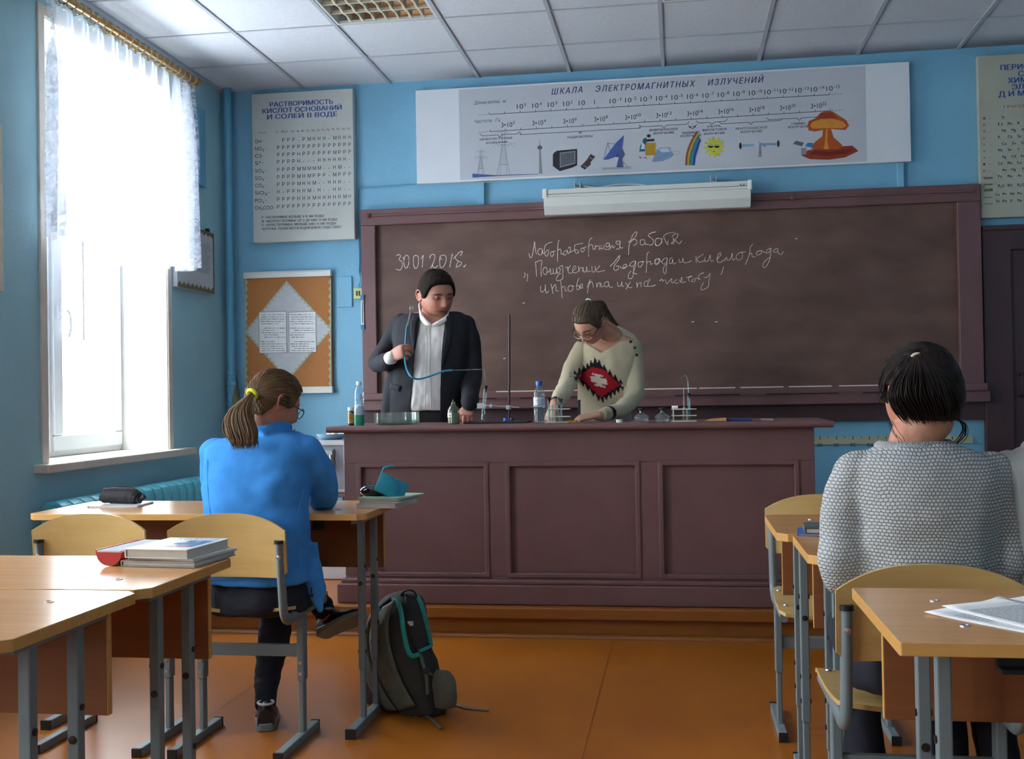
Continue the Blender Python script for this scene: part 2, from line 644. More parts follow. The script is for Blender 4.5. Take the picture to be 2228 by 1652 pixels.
# walls
mb = MB()
mb.box((XL - 0.4, YW, -0.1), (XR + 0.2, YW + 0.15, ZC + 0.1))
struct(mb, 'wall_front', M['wall_blue'])
mb = MB().box((XR, YB, -0.1), (XR + 0.15, YW, ZC + 0.1))
struct(mb, 'wall_right', M['wall_blue'])
mb = MB().box((XL - 0.4, YB - 0.15, -0.1), (XR + 0.15, YB, ZC + 0.1))
struct(mb, 'wall_back', M['wall_pale'])
mb = MB()
ys = [YB] + [v for p in sorted(WINS) for v in p] + [YW]
XO = XL - 0.4
for i in range(0, len(ys), 2):
    mb.box((XO, ys[i], -0.1), (XL, ys[i + 1], ZC + 0.1))
for a, b in WINS:
    mb.box((XO, a, -0.1), (XL, b, WZ0 - 0.03))
    mb.box((XO, a, WZ1), (XL, b, ZC + 0.1))
struct(mb, 'wall_left', M['wall_teal_lit'])

# ceiling: one tile per 0.6 m cell, two cells hold luminaires
GX0, GY0 = -3.06536, 6.53578
gx = [XL] + [GX0 + 0.6 * k for k in range(1, 11)] + [XR]
gy = [YW] + [GY0 - 0.6 * j for j in range(0, 15)] + [YB]
LIGHTS = [(2, 2), (5, 2), (8, 2), (2, 6), (5, 6), (8, 6)]
mb = MB()
for i in range(len(gx) - 1):
    for j in range(len(gy) - 1):
        if (i, j) in LIGHTS:
            continue
        mb.add([(gx[i], gy[j + 1], ZC), (gx[i + 1], gy[j + 1], ZC), (gx[i + 1], gy[j], ZC), (gx[i], gy[j], ZC)], [(3, 2, 1, 0)])
mb.box((XL, YB, ZC + 0.2), (XR, YW, ZC + 0.3))
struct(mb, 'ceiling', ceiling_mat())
mb = MB()
for k in range(1, 11):
    mb.box((GX0 + 0.6 * k - 0.011, YB, ZC - 0.007), (GX0 + 0.6 * k + 0.011, YW, ZC - 0.001))
for j in range(0, 15):
    mb.box((XL, GY0 - 0.6 * j - 0.006, ZC - 0.005), (XR, GY0 - 0.6 * j + 0.006, ZC - 0.001))
mb.box((XL, YB, ZC - 0.02), (XL + 0.02, YW, ZC - 0.001))
struct(mb, 'trim_ceiling', M['tbar'])

# recessed louvre luminaires
M['mirror'] = pbr('mirror reflector', (214, 218, 220), 0.12, metal=1.0)
M['louvre'] = pbr('satin gold louvre', (228, 218, 192), 0.28, metal=0.25, vary=0.04)
LN = {0: 'recessed ceiling light with gold louvre above the curtained window end of the room',
      1: 'recessed ceiling light cut off by the photo edge, above the middle of the poster'}
for n, (i, j) in enumerate(LIGHTS[:2]):
    x0, x1, y0, y1 = gx[i] + 0.013, gx[i + 1] - 0.013, gy[j + 1] + 0.007, gy[j] - 0.007
    t = thing('ceiling_light', ((x0 + x1) / 2, (y0 + y1) / 2, ZC), LN[n], 'ceiling light', 'louvred ceiling lights')
    mb = MB()
    for a, b, c, d in ((x0, y0, x1, y0 + 0.012), (x0, y1 - 0.012, x1, y1), (x0, y0, x0 + 0.012, y1), (x1 - 0.012, y0, x1, y1)):
        mb.box((a, b, ZC - 0.004), (c, d, ZC + 0.09))
    mb.box((x0, y0, ZC + 0.085), (x1, y1, ZC + 0.1))
    mb.build('housing', M['offwhite'], t)
    mb = MB()
    nb = 4
    cw = (y1 - y0 - 0.03) / nb
    for c in range(nb):                                  # four mirror troughs, one behind each lamp
        yc = y0 + 0.015 + cw * (c + 0.5)
        mb.grid(lambda u, v, yc=yc: Vector((x0 + 0.012 + (x1 - x0 - 0.024) * u, yc + (v - 0.5) * cw, ZC + 0.012 + 0.062 * (1 - (2 * v - 1) ** 2))), 1, 10)
    mb.build('reflector', M['mirror'], t)
    for c in range(nb):
        yc = y0 + 0.015 + cw * (c + 0.5)
        lm = MB().cyl((x0 + 0.02, yc, ZC + 0.052), (x1 - 0.02, yc, ZC + 0.052), 0.013, n=12)
        lm.build('lamp_tube', M['white_plastic'], t)
    mb = MB()
    for c in range(1, nb):
        yc = y0 + 0.015 + cw * c
        mb.prism([(-0.006, 0.002), (0.006, 0.002), (0.002, 0.045), (-0.002, 0.045)], lambda u, v, d, yc=yc: (d, yc + u, ZC + v), x0 + 0.012, x1 - 0.012)
    nx = 8
    for k in range(1, nx):
        xx = x0 + 0.012 + (x1 - x0 - 0.024) * k / nx
        for c in range(nb):
            ya = y0 + 0.015 + cw * c
            # V-shaped cross blade, deeper at its ends
            mb.add([(xx - 0.008, ya, ZC + 0.002), (xx + 0.008, ya, ZC + 0.002), (xx + 0.008, ya + cw, ZC + 0.002), (xx - 0.008, ya + cw, ZC + 0.002),
                    (xx, ya, ZC + 0.05), (xx, ya + cw, ZC + 0.05), (xx - 0.004, ya + cw / 2, ZC + 0.012), (xx + 0.004, ya + cw / 2, ZC + 0.012)],
                   [(0, 6, 5, 4), (6, 3, 5), (1, 4, 5, 7), (7, 5, 2), (0, 1, 7, 6), (6, 7, 2, 3), (0, 4, 1), (2, 5, 3)])
    mb.build('louvre', M['louvre'], t)
mb = MB()
for (i, j) in LIGHTS[2:]:                                 # the same lights above and behind the viewer: plain closed covers
    mb.box((gx[i], gy[j + 1], ZC - 0.002), (gx[i + 1], gy[j], ZC + 0.02))
struct(mb, 'trim_ceiling_cover', M['offwhite'])

# ------------------------------------------------------------------ windows
for n, (a, b) in enumerate(WINS, 1):
    root = bpy.data.objects.new('window_%d' % n, None)
    COL.objects.link(root)
    root.location = (WXO, (a + b) / 2, WZ0)
    root['kind'] = 'structure'
    mid = a + 0.505                                       # mullion between the fixed light and the sash
    xf0, xf1 = WXO - 0.03, WXO + 0.05
    mb = MB()
    mb.box((xf0, a, WZ0), (xf1, b, WZ0 + 0.045)); mb.box((xf0, a, WZ1 - 0.06), (xf1, b, WZ1))
    mb.box((xf0, a, WZ0), (xf1, a + 0.06, WZ1)); mb.box((xf0, b - 0.06, WZ0), (xf1, b, WZ1))
    mb.box((xf0, mid - 0.03, WZ0), (xf1, mid + 0.03, WZ1))
    mb.box((xf0, a, 2.17), (xf1, b, 2.25))
    mb.build('window_frame', M['white_pvc'], root, bevel=0.006)
    for (p, q, r0, r1) in ((mid + 0.02, b - 0.035, WZ0 + 0.03, 2.19), (mid + 0.02, b - 0.035, 2.23, WZ1 - 0.045),
                           (a + 0.035, mid - 0.02, WZ0 + 0.03, 2.19), (a + 0.035, mid - 0.02, 2.23, WZ1 - 0.045)):
        mb = MB()
        wS = 0.085 if p > mid else 0.06
        xs0, xs1 = xf0 + 0.02, xf1 + 0.018
        mb.box((xs0, p, r0), (xs1, q, r0 + wS)); mb.box((xs0, p, r1 - wS), (xs1, q, r1))
        mb.box((xs0, p, r0 + wS), (xs1, p + wS, r1 - wS)); mb.box((xs0, q - wS, r0 + wS), (xs1, q, r1 - wS))
        sash = mb.build('sash', M['white_pvc'], root, bevel=0.008)
        gk = MB()
        g = 0.014
        for lo, hi in (((xs1 - 0.024, p + wS, r0 + wS), (xs1 - 0.004, q - wS, r0 + wS + g)), ((xs1 - 0.024, p + wS, r1 - wS - g), (xs1 - 0.004, q - wS, r1 - wS)),
                       ((xs1 - 0.024, p + wS, r0 + wS), (xs1 - 0.004, p + wS + g, r1 - wS)), ((xs1 - 0.024, q - wS - g, r0 + wS), (xs1 - 0.004, q - wS, r1 - wS))):
            gk.box(lo, hi)
        gk.build('gasket', M['rubber'], sash, world=False)
        gk.v = []
        pn = MB().box((xs1 - 0.03, p + wS - 0.004, r0 + wS - 0.004), (xs1 - 0.026, q - wS + 0.004, r1 - wS + 0.004))
        pn.build('pane', M['pane'], sash, world=False)
    mb = MB()
    hy = mid + 0.062
    mb.box((xf1 + 0.018, hy - 0.014, 1.60), (xf1 + 0.03, hy + 0.014, 1.67))
    mb.tube(spline([(xf1 + 0.03, hy, 1.645), (xf1 + 0.06, hy, 1.645), (xf1 + 0.066, hy + 0.03, 1.62), (xf1 + 0.066, hy + 0.036, 1.55), (xf1 + 0.06, hy + 0.026, 1.5)], 5), 0.008, 8)
    mb.build('handle', M['white_pvc'], root)
    # plaster reveals, sill board, cream edge strip
    mb = MB()
    mb.box((WXO + 0.02, a - 0.001, WZ0), (XL + 0.004, a + 0.012, WZ1)); mb.box((WXO + 0.02, b - 0.012, WZ0), (XL + 0.004, b + 0.001, WZ1))
    mb.box((WXO + 0.02, a, WZ1 - 0.012), (XL + 0.004, b, WZ1 + 0.001))
    mb.build('reveal', M['plaster'], root)
    mb = MB().box((WXO + 0.02, a - 0.11, WZ0 - 0.042), (XL + 0.075, b + 0.23, WZ0))
    mb.build('window_sill', M['cream'], root, bevel=0.006)
    mb = MB()
    mb.box((XL - 0.002, a - 0.05, WZ0), (XL + 0.012, a + 0.004, WZ1 + 0.05)); mb.box((XL - 0.002, b - 0.004, WZ0), (XL + 0.012, b + 0.05, WZ1 + 0.05))
    mb.box((XL - 0.002, a - 0.05, WZ1 - 0.004), (XL + 0.012, b + 0.05, WZ1 + 0.05))
    mb.build('window_surround', M['cream'], root, bevel=0.004)

# snow-covered ground outside, well below the window
M['snow'] = pbr('snow', (240, 244, 250), 0.9, vary=0.03)
mb = MB().box((-60, -40, -4.2), (XL - 0.42, 50, -4.0))
struct(mb, 'ground', M['snow'])


# ------------------------------------------------------------------ curtain on its rod
def curtain_mat():
    m, t, p = new_mat('sheer lace curtain')
    N, L = t.nodes, t.links
    out = N['Material Output']
    tr = N.new('ShaderNodeBsdfTransparent')
    tl = N.new('ShaderNodeBsdfTranslucent'); tl.inputs[0].default_value = (0.72, 0.75, 0.82, 1)
    df = N.new('ShaderNodeBsdfDiffuse'); df.inputs[0].default_value = (0.84, 0.86, 0.92, 1)
    mA = N.new('ShaderNodeMixShader'); mA.inputs[0].default_value = 0.45
    L.new(tl.outputs[0], mA.inputs[1]); L.new(df.outputs[0], mA.inputs[2])
    uv = N.new('ShaderNodeAttribute'); uv.attribute_name = 'cloth'      # x along the cloth, y height, z lace amount
    sp = N.new('ShaderNodeSeparateXYZ'); L.new(uv.outputs['Vector'], sp.inputs[0])
    cm = N.new('ShaderNodeCombineXYZ'); L.new(sp.outputs['X'], cm.inputs['X']); L.new(sp.outputs['Y'], cm.inputs['Y'])
    vo = N.new('ShaderNodeTexVoronoi'); vo.feature = 'SMOOTH_F1'; vo.inputs['Scale'].default_value = 18
    no = N.new('ShaderNodeTexNoise'); no.inputs['Scale'].default_value = 22; no.inputs['Detail'].default_value = 2; no.inputs['Distortion'].default_value = 1.5
    L.new(cm.outputs[0], vo.inputs['Vector']); L.new(cm.outputs[0], no.inputs['Vector'])
    th = N.new('ShaderNodeMapRange'); th.inputs['From Min'].default_value = 0.47; th.inputs['From Max'].default_value = 0.53
    L.new(no.outputs['Fac'], th.inputs['Value'])
    mu = N.new('ShaderNodeMath'); mu.operation = 'MULTIPLY'; L.new(th.outputs[0], mu.inputs[0]); L.new(sp.outputs['Z'], mu.inputs[1])
    op = N.new('ShaderNodeMath'); op.operation = 'MULTIPLY_ADD'; op.inputs[1].default_value = 0.5; op.inputs[2].default_value = 0.3
    L.new(mu.outputs[0], op.inputs[0])
    mx = N.new('ShaderNodeMixShader'); L.new(op.outputs[0], mx.inputs[0])
    L.new(tr.outputs[0], mx.inputs[1]); L.new(mA.outputs[0], mx.inputs[2])
    L.new(mx.outputs[0], out.inputs['Surface'])
    return m


RX, RZ = -2.905, 3.108
r0, r1 = 4.62, 6.37
rod = thing('curtain_rod', (RX, (r0 + r1) / 2, RZ), 'antique brass curtain rod high above the window, close under the ceiling', 'curtain rod')
mb = MB().cyl((RX, r0, RZ), (RX, r1, RZ), 0.017, n=16)
mb.build('pole', M['brass'], rod)
mb = MB().lathe([(0.018, 0), (0.024, 0.004), (0.024, 0.02), (0.016, 0.03), (0.026, 0.045), (0.024, 0.06), (0.0, 0.068)], (RX, r1, RZ), 18, axis=(0, 1, 0))
mb.build('finial', M['brass'], rod)
for yb in (4.7, 5.55):
    mb = MB().tube([(RX, yb, RZ + 0.02), (RX - 0.03, yb, RZ + 0.03), (XL + 0.003, yb, RZ + 0.03)], 0.008, 8).lathe([(0.022, 0), (0.022, 0.006)], (XL, yb, RZ + 0.03), 14, axis=(1, 0, 0))
    mb.build('bracket', M['brass'], rod)

cur = thing('curtain', (RX, 5.5, 1.9), 'short sheer white lace curtain hanging from brass rings in front of the bright window', 'curtain')
ND, NH = 320, 34
cu0, cu1 = 4.775, 6.345


def hem(s):                                               # hem height along the cloth: gathered up at the near side
    return 1.91 + 0.03 * sin(s * 9.0) + (0.05 * sin(s * 40) * 0.4)


def cur_pt(u, v):
    # u along the rod, v from the heading (0) to the hem (1)
    y = cu0 + (cu1 - cu0) * u
    nf = 22
    amp = (0.012 + 0.026 * min(1, v * 3)) * (1.0 + 0.8 * max(0, (u - 0.7) / 0.3))
    ph = 2 * pi * nf * u + 0.9 * sin(7 * u) + 0.5 * v * sin(11 * u)
    x = RX + amp * sin(ph) + 0.01 * sin(ph * 0.5 + 3 * v)
    y += 0.012 * cos(ph) * min(1, v * 2)
    scal = 0.018 * abs(sin(pi * nf * u))
    z_top = RZ - 0.04 - scal
    z = z_top + (hem(u) - z_top) * v
    return Vector((x, y, z))


mb = MB().grid(cur_pt, ND, NH)
cl = mb.build('cloth', curtain_mat(), cur)
at = cl.data.attributes.new('cloth', 'FLOAT_VECTOR', 'POINT')
vals = []
for j in range(NH + 1):
    for i in range(ND + 1):
        u, v = i / ND, j / NH
        lace = max(max(0, (v - 0.78) / 0.1), max(0, 1 - abs(u - 0.02) / 0.025), max(0, (u - 0.86) / 0.05))
        vals += [u * 4.2, v * 1.2, min(1.0, lace)]
at.data.foreach_set('vector', vals)
for k in range(23):
    y = cu0 + 0.01 + (cu1 + 0.02 - cu0) * k / 22.5
    a = random.uniform(-0.35, 0.35)
    mb = MB()
    R = 0.027
    mb.tube([(RX + R * cos(2 * pi * i / 18), y + sin(a) * R * sin(2 * pi * i / 18) * 0.6, RZ - 0.008 + R * sin(2 * pi * i / 18)) for i in range(18)], 0.0035, 6, closed=True)
    mb.box((RX - 0.004, y - 0.004, RZ - 0.062), (RX + 0.004, y + 0.004, RZ - 0.03))
    mb.build('ring', M['brass'], cur)

# ------------------------------------------------------------------ radiator under the window
ra = thing('radiator', (-2.92, 5.75, 0.1), 'turquoise painted sectional radiator under the window', 'radiator')
y0, y1, ztop, zbot = 4.80, 6.52, 0.685, 0.12
NS = 17
dy = (y1 - y0) / NS
for k in range(NS):
    yc = y0 + dy * (k + 0.5)
    mb = MB()
    # one cast section: rounded front-to-back profile with a bulged face
    prof = [(-0.06, zbot), (0.06, zbot), (0.072, zbot + 0.02), (0.072, ztop - 0.06), (0.06, ztop - 0.022), (0.03, ztop - 0.004), (0.0, ztop), (-0.04, ztop - 0.006), (-0.06, ztop - 0.03)]
    hw = dy * 0.44
    ring = []
    for s_, sc in ((-hw, 0.90), (-hw * 0.7, 0.97), (0, 1.0), (hw * 0.7, 0.97), (hw, 0.90)):
        ring.append([(-2.925 + u * sc, yc + s_, (zbot + ztop) / 2 + (v - (zbot + ztop) / 2) * (0.94 + 0.06 * sc)) for u, v in prof])
    vs = [q for r_ in ring for q in r_]
    n = len(prof)
    fs = [(i * n + k2, i * n + (k2 + 1) % n, (i + 1) * n + (k2 + 1) % n, (i + 1) * n + k2) for i in range(4) for k2 in range(n)]
    fs += [tuple(range(n - 1, -1, -1)), tuple(4 * n + q for q in range(n))]
    mb.add(vs, fs, True)
    mb.build('section', M['radiator_blue'], ra, bevel=0.004)
mb = MB()
for zz in (ztop - 0.06, zbot + 0.06):
    mb.cyl((-2.925, y0 - 0.02, zz), (-2.925, y1 + 0.02, zz), 0.03, n=18)
mb.lathe([(0.045, 0), (0.045, 0.012), (0.0, 0.014)], (-2.925, y0 - 0.012, ztop - 0.062), 20, axis=(0, -1, 0))
mb.build('manifold', M['radiator_blue'], ra)
mb = MB()
mb.tube(spline([(-2.925, y1 + 0.02, ztop - 0.06), (-2.925, y1 + 0.25, ztop - 0.06), (-2.945, 6.98, ztop - 0.06)], 6), 0.014, 10)
for zz in (zbot - 0.12, ):
    mb.box((-3.0, y0 + 0.3, 0.0), (-2.9, y0 + 0.33, zbot)); mb.box((-3.0, y1 - 0.33, 0.0), (-2.9, y1 - 0.3, zbot))
mb.build('feed_pipe', M['pipe_blue'], ra)

# riser pipe in the corner
ri = thing('heating_pipe', (-2.965, 7.02, 0.144), 'blue painted vertical heating pipe in the corner of the room', 'pipe')
mb = MB().cyl((-2.965, 7.02, 0.144), (-2.965, 7.02, ZC), 0.026, n=18)
mb.build('pipe', M['pipe_blue'], ri)
zc_ = atY(487, 823, 7.02).z
mb = MB().lathe([(0.026, -0.05), (0.033, -0.048), (0.033, -0.02), (0.029, -0.018), (0.029, 0.018), (0.033, 0.02), (0.033, 0.048), (0.026, 0.05)], (-2.965, 7.02, zc_), 18, cap=False)
mb.build('coupling', M['pipe_blue'], ri)

# rolled-up map behind the pipe
p0, p1 = atY(533, 862, 7.05), atY(503, 822, 7.05)
d = (p1 - p0)
ro = MB()
M['map_roll'] = pbr('greenish rolled map', (98, 98, 62), 0.6, vary=0.3, scale=14)
base = p1 - d * 5.0
p1 = p1 + Vector((0, 0, 0))
top_ = p1
bot_ = Vector((top_.x + 0.26, 6.93, 0.15))
ax = (bot_ - top_)
ro.lathe([(0.0, 0.002), (0.012, 0.0), (0.03, 0.0), (0.034, 0.004), (0.034, ax.length), (0.0, ax.length)], top_, 20, axis=ax)
tag(ro.build('map_roll', M['map_roll']), 'greenish rolled-up wall map leaning in the corner beside the cork board', 'rolled map')
# ================================================================== WALL THINGS
def pxy(pts, Y):
    return [atY(x, y, Y) for x, y in pts]


def bbox_px(tl, br, Y):
    a, b = atY(*tl, Y), atY(*br, Y)
    return a.x, b.x, b.z, a.z                             # x0,x1,z0,z1


GLY = {}


def glyph(body, bold, shear, spacing):
    k = (body, bold, shear, spacing)
    if k not in GLY:
        m_ = MB()
        text_into(m_, body, 1.0, lambda u, v, d: (u, v, d), 'LEFT', shear=shear, bold=bold, spacing=spacing, depth=0.0)
        xs = [q.x for q in m_.v] or [0, 1]
        GLY[k] = (m_.v, m_.f, min(xs), max(xs))
    return GLY[k]


def tline(mb, body, p0, p1, cap, Y, mi=0, bold=0.0, shear=0.0, spacing=1.0, flip=False):
    """one line of flat lettering on the wall plane Y between pixel points p0 and p1 (baseline ends), cap height in pixels"""
    bold_, bold = bold, 0.0
    vs, fs, x0, x1 = glyph(body, bold, shear, spacing)
    a, b = atY(*p0, Y), atY(*p1, Y)
    U = (b - a) / max(1e-6, x1 - x0)
    hgt = (atY(p0[0], p0[1] - cap, Y) - a).z / 0.71
    W = Vector((0, 0, hgt))
    if flip:
        U, W, a = -U, -W, b
    b0 = len(mb.v)
    mb.v += [a + U * (q.x - x0) + W * q.y for q in vs]
    for f in fs:
        g = [i + b0 for i in f]
        mb.f.append(g); mb.mi.append(mi); mb.sm.append(False)
    for sg, dy in ((-1, 0.0002), (1, 0.0004)) if bold_ else ():     # heavier strokes
        b0 = len(mb.v)
        sh = U.normalized() * (sg * bold_ * hgt) + Vector((0, dy, 0))
        mb.v += [a + sh + U * (q.x - x0) + W * q.y for q in vs]
        for f in fs:
            mb.f.append([i + b0 for i in f]); mb.mi.append(mi); mb.sm.append(False)


def flat(mb, pts, Y, mi=0, lift=0.0):
    """flat printed patch traced on the plane Y (a print is flat in the place too)"""
    mb.add(pxy(pts, Y - lift), [tuple(range(len(pts)))], False, mi)


def pline(mb, pts, wpx, Y, mi=0, lift=0.0):
    """printed line: flat ribbon of width wpx pixels"""
    P = pxy(pts, Y - lift)
    h = wpx * (Y / F_PX) / 2
    vs, fs = [], []
    for i, q in enumerate(P):
        t = P[min(i + 1, len(P) - 1)] - P[max(i - 1, 0)]
        n = Vector((-t.z, 0, t.x))
        n = n.normalized() * h if n.length > 0 else Vector((0, 0, h))
        vs += [q + n, q - n]
        if i:
            fs.append((2 * i - 2, 2 * i - 1, 2 * i + 1, 2 * i))
    mb.add(vs, fs, False, mi)


# ------------------------------------------------------------------ chalkboard
bx0, bx1, bz0, bz1 = -2.06, 1.83, 1.055, 2.385
bd = thing('chalkboard', ((bx0 + bx1) / 2, YW, bz0), 'long brown chalkboard in a maroon frame with chalk handwriting on it', 'chalkboard')
BF = YW - 0.06
mb = MB()
mb.box((bx0 + 0.09, BF + 0.02, bz0 + 0.05), (bx1 - 0.12, YW, bz1 - 0.09))
mb.build('writing_surface', M['board'], bd)
mb = MB()
mb.box((bx0, BF - 0.015, bz1 - 0.105), (bx1, YW, bz1)); mb.box((bx0, BF - 0.015, bz0), (bx0 + 0.098, YW, bz1 - 0.105))
mb.box((bx1 - 0.138, BF - 0.015, bz0), (bx1, YW, bz1 - 0.105)); mb.box((bx0 + 0.098, BF - 0.015, bz0), (bx1 - 0.138, YW, 1.135))
mb.box((bx0 + 0.04, BF - 0.03, bz1 - 0.05), (bx1 - 0.04, BF - 0.015, bz1 - 0.035))
mb.build('frame', M['maroon'], bd, bevel=0.005)
mb = MB()
mb.box((bx0 - 0.0, YW - 0.14, 1.128), (bx1 - 0.0, BF, 1.150)); mb.box((bx0, YW - 0.145, 1.128), (bx1, YW - 0.132, 1.172))
mb.box((bx0, YW - 0.12, 1.06), (bx1 + 0.02, BF, 1.128))
mb.build('chalk_ledge', M['maroon'], bd, bevel=0.004)
# chalk dust along the ledge edge
mb = MB()
xx = bx0 + 0.9
while xx < bx1 - 0.6:
    l_ = random.uniform(0.15, 0.5)
    mb.box((xx, YW - 0.1465, 1.1665), (min(xx + l_, bx1 - 0.55), YW - 0.1315, 1.1735))
    if random.random() < 0.6:
        mb.box((xx, YW - 0.1205, 1.124), (xx + l_ * 0.6, YW - 0.118, 1.129))
    xx += l_ + random.uniform(0.01, 0.06)
mb.build('chalk_dust', M['chalk'], bd)
for bxp in (bx0 + 0.06, 0.72):
    mb = MB().lathe([(0.016, 0), (0.016, 0.02), (0.008, 0.028)], (bxp, BF - 0.03, bz1 - 0.045), 14, axis=(0, -1, 0))
    mb.build('mount_stud', M['maroon'], bd)

# chalk handwriting, stroke by stroke
CH = MB()
BS = BF + 0.0195


def stroke(pts, ox, oy, k, wpx=1.5, n=5):
    P = spline([(ox + x / k, oy + y / k, 0) for x, y in pts], n) if len(pts) > 2 else [Vector((ox + x / k, oy + y / k, 0)) for x, y in pts]
    W = [atY(q.x, q.y, BS) for q in P]
    rad = wpx * BS / F_PX / 2
    CH.tube(W, [rad * random.uniform(0.7, 1.2) for _ in W], 5, flat=(1.0, 0.35), upv=(0, 0, 1))


A_ = (1140, 490, 7.427)
B_ = (1420, 490, 7.427)
D_ = (850, 530, 12.38)
for s_ in ([(80, 455), (90, 510), (115, 525), (140, 470), (160, 360), (172, 265), (180, 360), (195, 450), (212, 470)],
           [(300, 385), (245, 385), (225, 430), (245, 480), (285, 470), (300, 395), (305, 450), (330, 465)],
           [(330, 465), (350, 440), (385, 400), (400, 440), (370, 500), (340, 480), (330, 400), (345, 330), (390, 295), (460, 270)],
           [(470, 430), (435, 440), (430, 490), (460, 505), (485, 460), (470, 430), (510, 420)],
           [(575, 245), (555, 270), (545, 400), (540, 590)], [(540, 420), (575, 390), (600, 400), (600, 465), (640, 465)],
           [(700, 400), (650, 430), (640, 480), (680, 475), (705, 410), (715, 460), (745, 440)],
           [(745, 440), (755, 370), (730, 355), (720, 380)], [(745, 440), (830, 400), (870, 410), (880, 450), (840, 450), (820, 400), (820, 330), (860, 310), (955, 295)],
           [(960, 370), (925, 380), (925, 425), (955, 430), (980, 395), (960, 370), (1010, 350)],
           [(1105, 205), (1070, 230), (1045, 330), (1045, 510)], [(1045, 350), (1085, 310), (1110, 340), (1120, 390), (1150, 380)],
           [(1150, 320), (1155, 390), (1160, 350), (1215, 335), (1215, 390), (1240, 380)],
           [(1245, 320), (1250, 385), (1290, 360), (1295, 320)], [(1370, 290), (1330, 300), (1330, 350), (1375, 340), (1375, 290), (1390, 380), (1330, 395), (1300, 380)],
           [(1390, 380), (1430, 330), (1440, 370), (1470, 340)], [(1560, 260), (1500, 260), (1490, 300), (1540, 310), (1555, 265), (1540, 380), (1490, 385)], [(1540, 340), (1575, 375), (1600, 355)],
           [(1690, 480), (1700, 330), (1740, 200), (1790, 120), (1825, 120), (1800, 190), (1740, 240), (1680, 275)], [(1710, 290), (1770, 235), (1820, 245), (1820, 300), (1770, 330)],
           [(1950, 240), (1890, 240), (1880, 300), (1910, 325), (1955, 290), (1950, 240), (1965, 310), (2000, 310)],
           [(2000, 310), (2050, 325), (2090, 290), (2080, 230), (2010, 170), (2050, 130), (2135, 105)],
           [(2200, 215), (2140, 220), (2120, 290), (2160, 335), (2215, 290), (2228, 240)],
           # second line
           [(5, 770), (20, 800), (0, 850)], [(55, 785), (60, 830), (50, 910)],
           [(185, 590), (195, 700), (205, 830)], [(190, 600), (240, 580), (290, 580), (275, 700), (280, 830)],
           [(360, 680), (315, 700), (310, 770), (350, 800), (375, 750), (360, 680)], [(375, 750), (400, 760), (425, 700), (435, 790), (470, 780)],
           [(470, 700), (480, 780), (520, 770), (530, 690), (540, 780), (590, 740)], [(620, 650), (560, 690), (600, 720)], [(625, 650), (630, 780), (620, 870), (540, 900), (525, 860), (560, 800), (600, 780)],
           [(670, 690), (710, 680), (700, 730)], [(755, 650), (720, 700), (715, 760), (740, 780), (790, 760)],
           [(790, 740), (840, 690), (820, 660), (790, 700), (790, 760), (840, 770), (880, 740)],
           [(880, 660), (890, 750), (900, 700), (950, 690), (945, 750)], [(960, 680), (965, 755), (1010, 740), (1010, 670), (1030, 750), (1080, 740)],
           [(1100, 660), (1105, 755), (1150, 740), (1155, 660)], [(1165, 720), (1200, 690), (1225, 650)], [(1165, 720), (1185, 755), (1230, 750), (1310, 730)],
           [(1390, 665), (1450, 610), (1520, 520), (1550, 490), (1530, 560), (1470, 640), (1450, 700), (1480, 735), (1530, 700), (1520, 660), (1480, 665)],
           [(1550, 660), (1580, 700), (1640, 690), (1660, 640), (1620, 640), (1600, 690), (1680, 660)],
           [(1810, 580), (1740, 600), (1710, 660), (1770, 660), (1810, 590), (1790, 700), (1760, 780)], [(1770, 660), (1770, 780), (1740, 860), (1690, 860), (1690, 800), (1730, 740)], [(1780, 780), (1830, 790)],
           [(1900, 590), (1850, 610), (1850, 670), (1890, 670), (1925, 610), (1900, 590), (1950, 590)],
           [(2020, 435), (1990, 470), (1985, 620), (1975, 770)], [(1990, 610), (2040, 580), (2050, 630), (2090, 620)],
           [(2180, 545), (2130, 560), (2125, 610), (2160, 620), (2195, 570), (2180, 545), (2220, 600)],
           # third line
           [(265, 985), (270, 1050), (290, 1085), (340, 1040), (345, 960), (350, 1060), (370, 1100), (400, 1060)],
           [(435, 950), (455, 1030), (470, 1110), (460, 1030), (510, 960), (520, 1060), (560, 1060)],
           [(590, 900), (605, 1000), (615, 1180)], [(605, 1020), (640, 990), (665, 1010), (665, 1060), (700, 1060)],
           [(760, 975), (720, 990), (715, 1050), (760, 1070), (795, 1020), (770, 975), (810, 990)],
           [(885, 860), (860, 940), (850, 1020), (870, 1045), (900, 1020), (880, 980), (850, 990)], [(900, 1010), (950, 980), (930, 950), (905, 980), (910, 1020), (960, 1010)],
           [(1020, 1010), (1070, 880), (1050, 960), (1025, 1100)], [(1050, 960), (1090, 910), (1110, 950), (1120, 1010)],
           [(1170, 930), (1180, 1010), (1190, 960), (1230, 930), (1230, 1000)], [(1250, 940), (1250, 1000), (1290, 985)], [(1360, 910), (1310, 930), (1300, 980), (1340, 1000), (1370, 960), (1360, 910), (1385, 1000), (1440, 1000)],
           [(1510, 920), (1520, 990), (1570, 970), (1580, 910), (1590, 990), (1620, 980)], [(1640, 930), (1700, 1010), (1750, 1000)], [(1720, 920), (1680, 980), (1650, 1040)],
           [(1820, 920), (1830, 1010), (1840, 960), (1890, 930), (1890, 1000)], [(2000, 900), (1950, 920), (1940, 980), (1990, 985), (2010, 920), (2030, 890), (2020, 870)], [(1990, 985), (2050, 990), (2130, 965)],
           [(2190, 900), (2225, 880)]):
    stroke(s_, *A_)
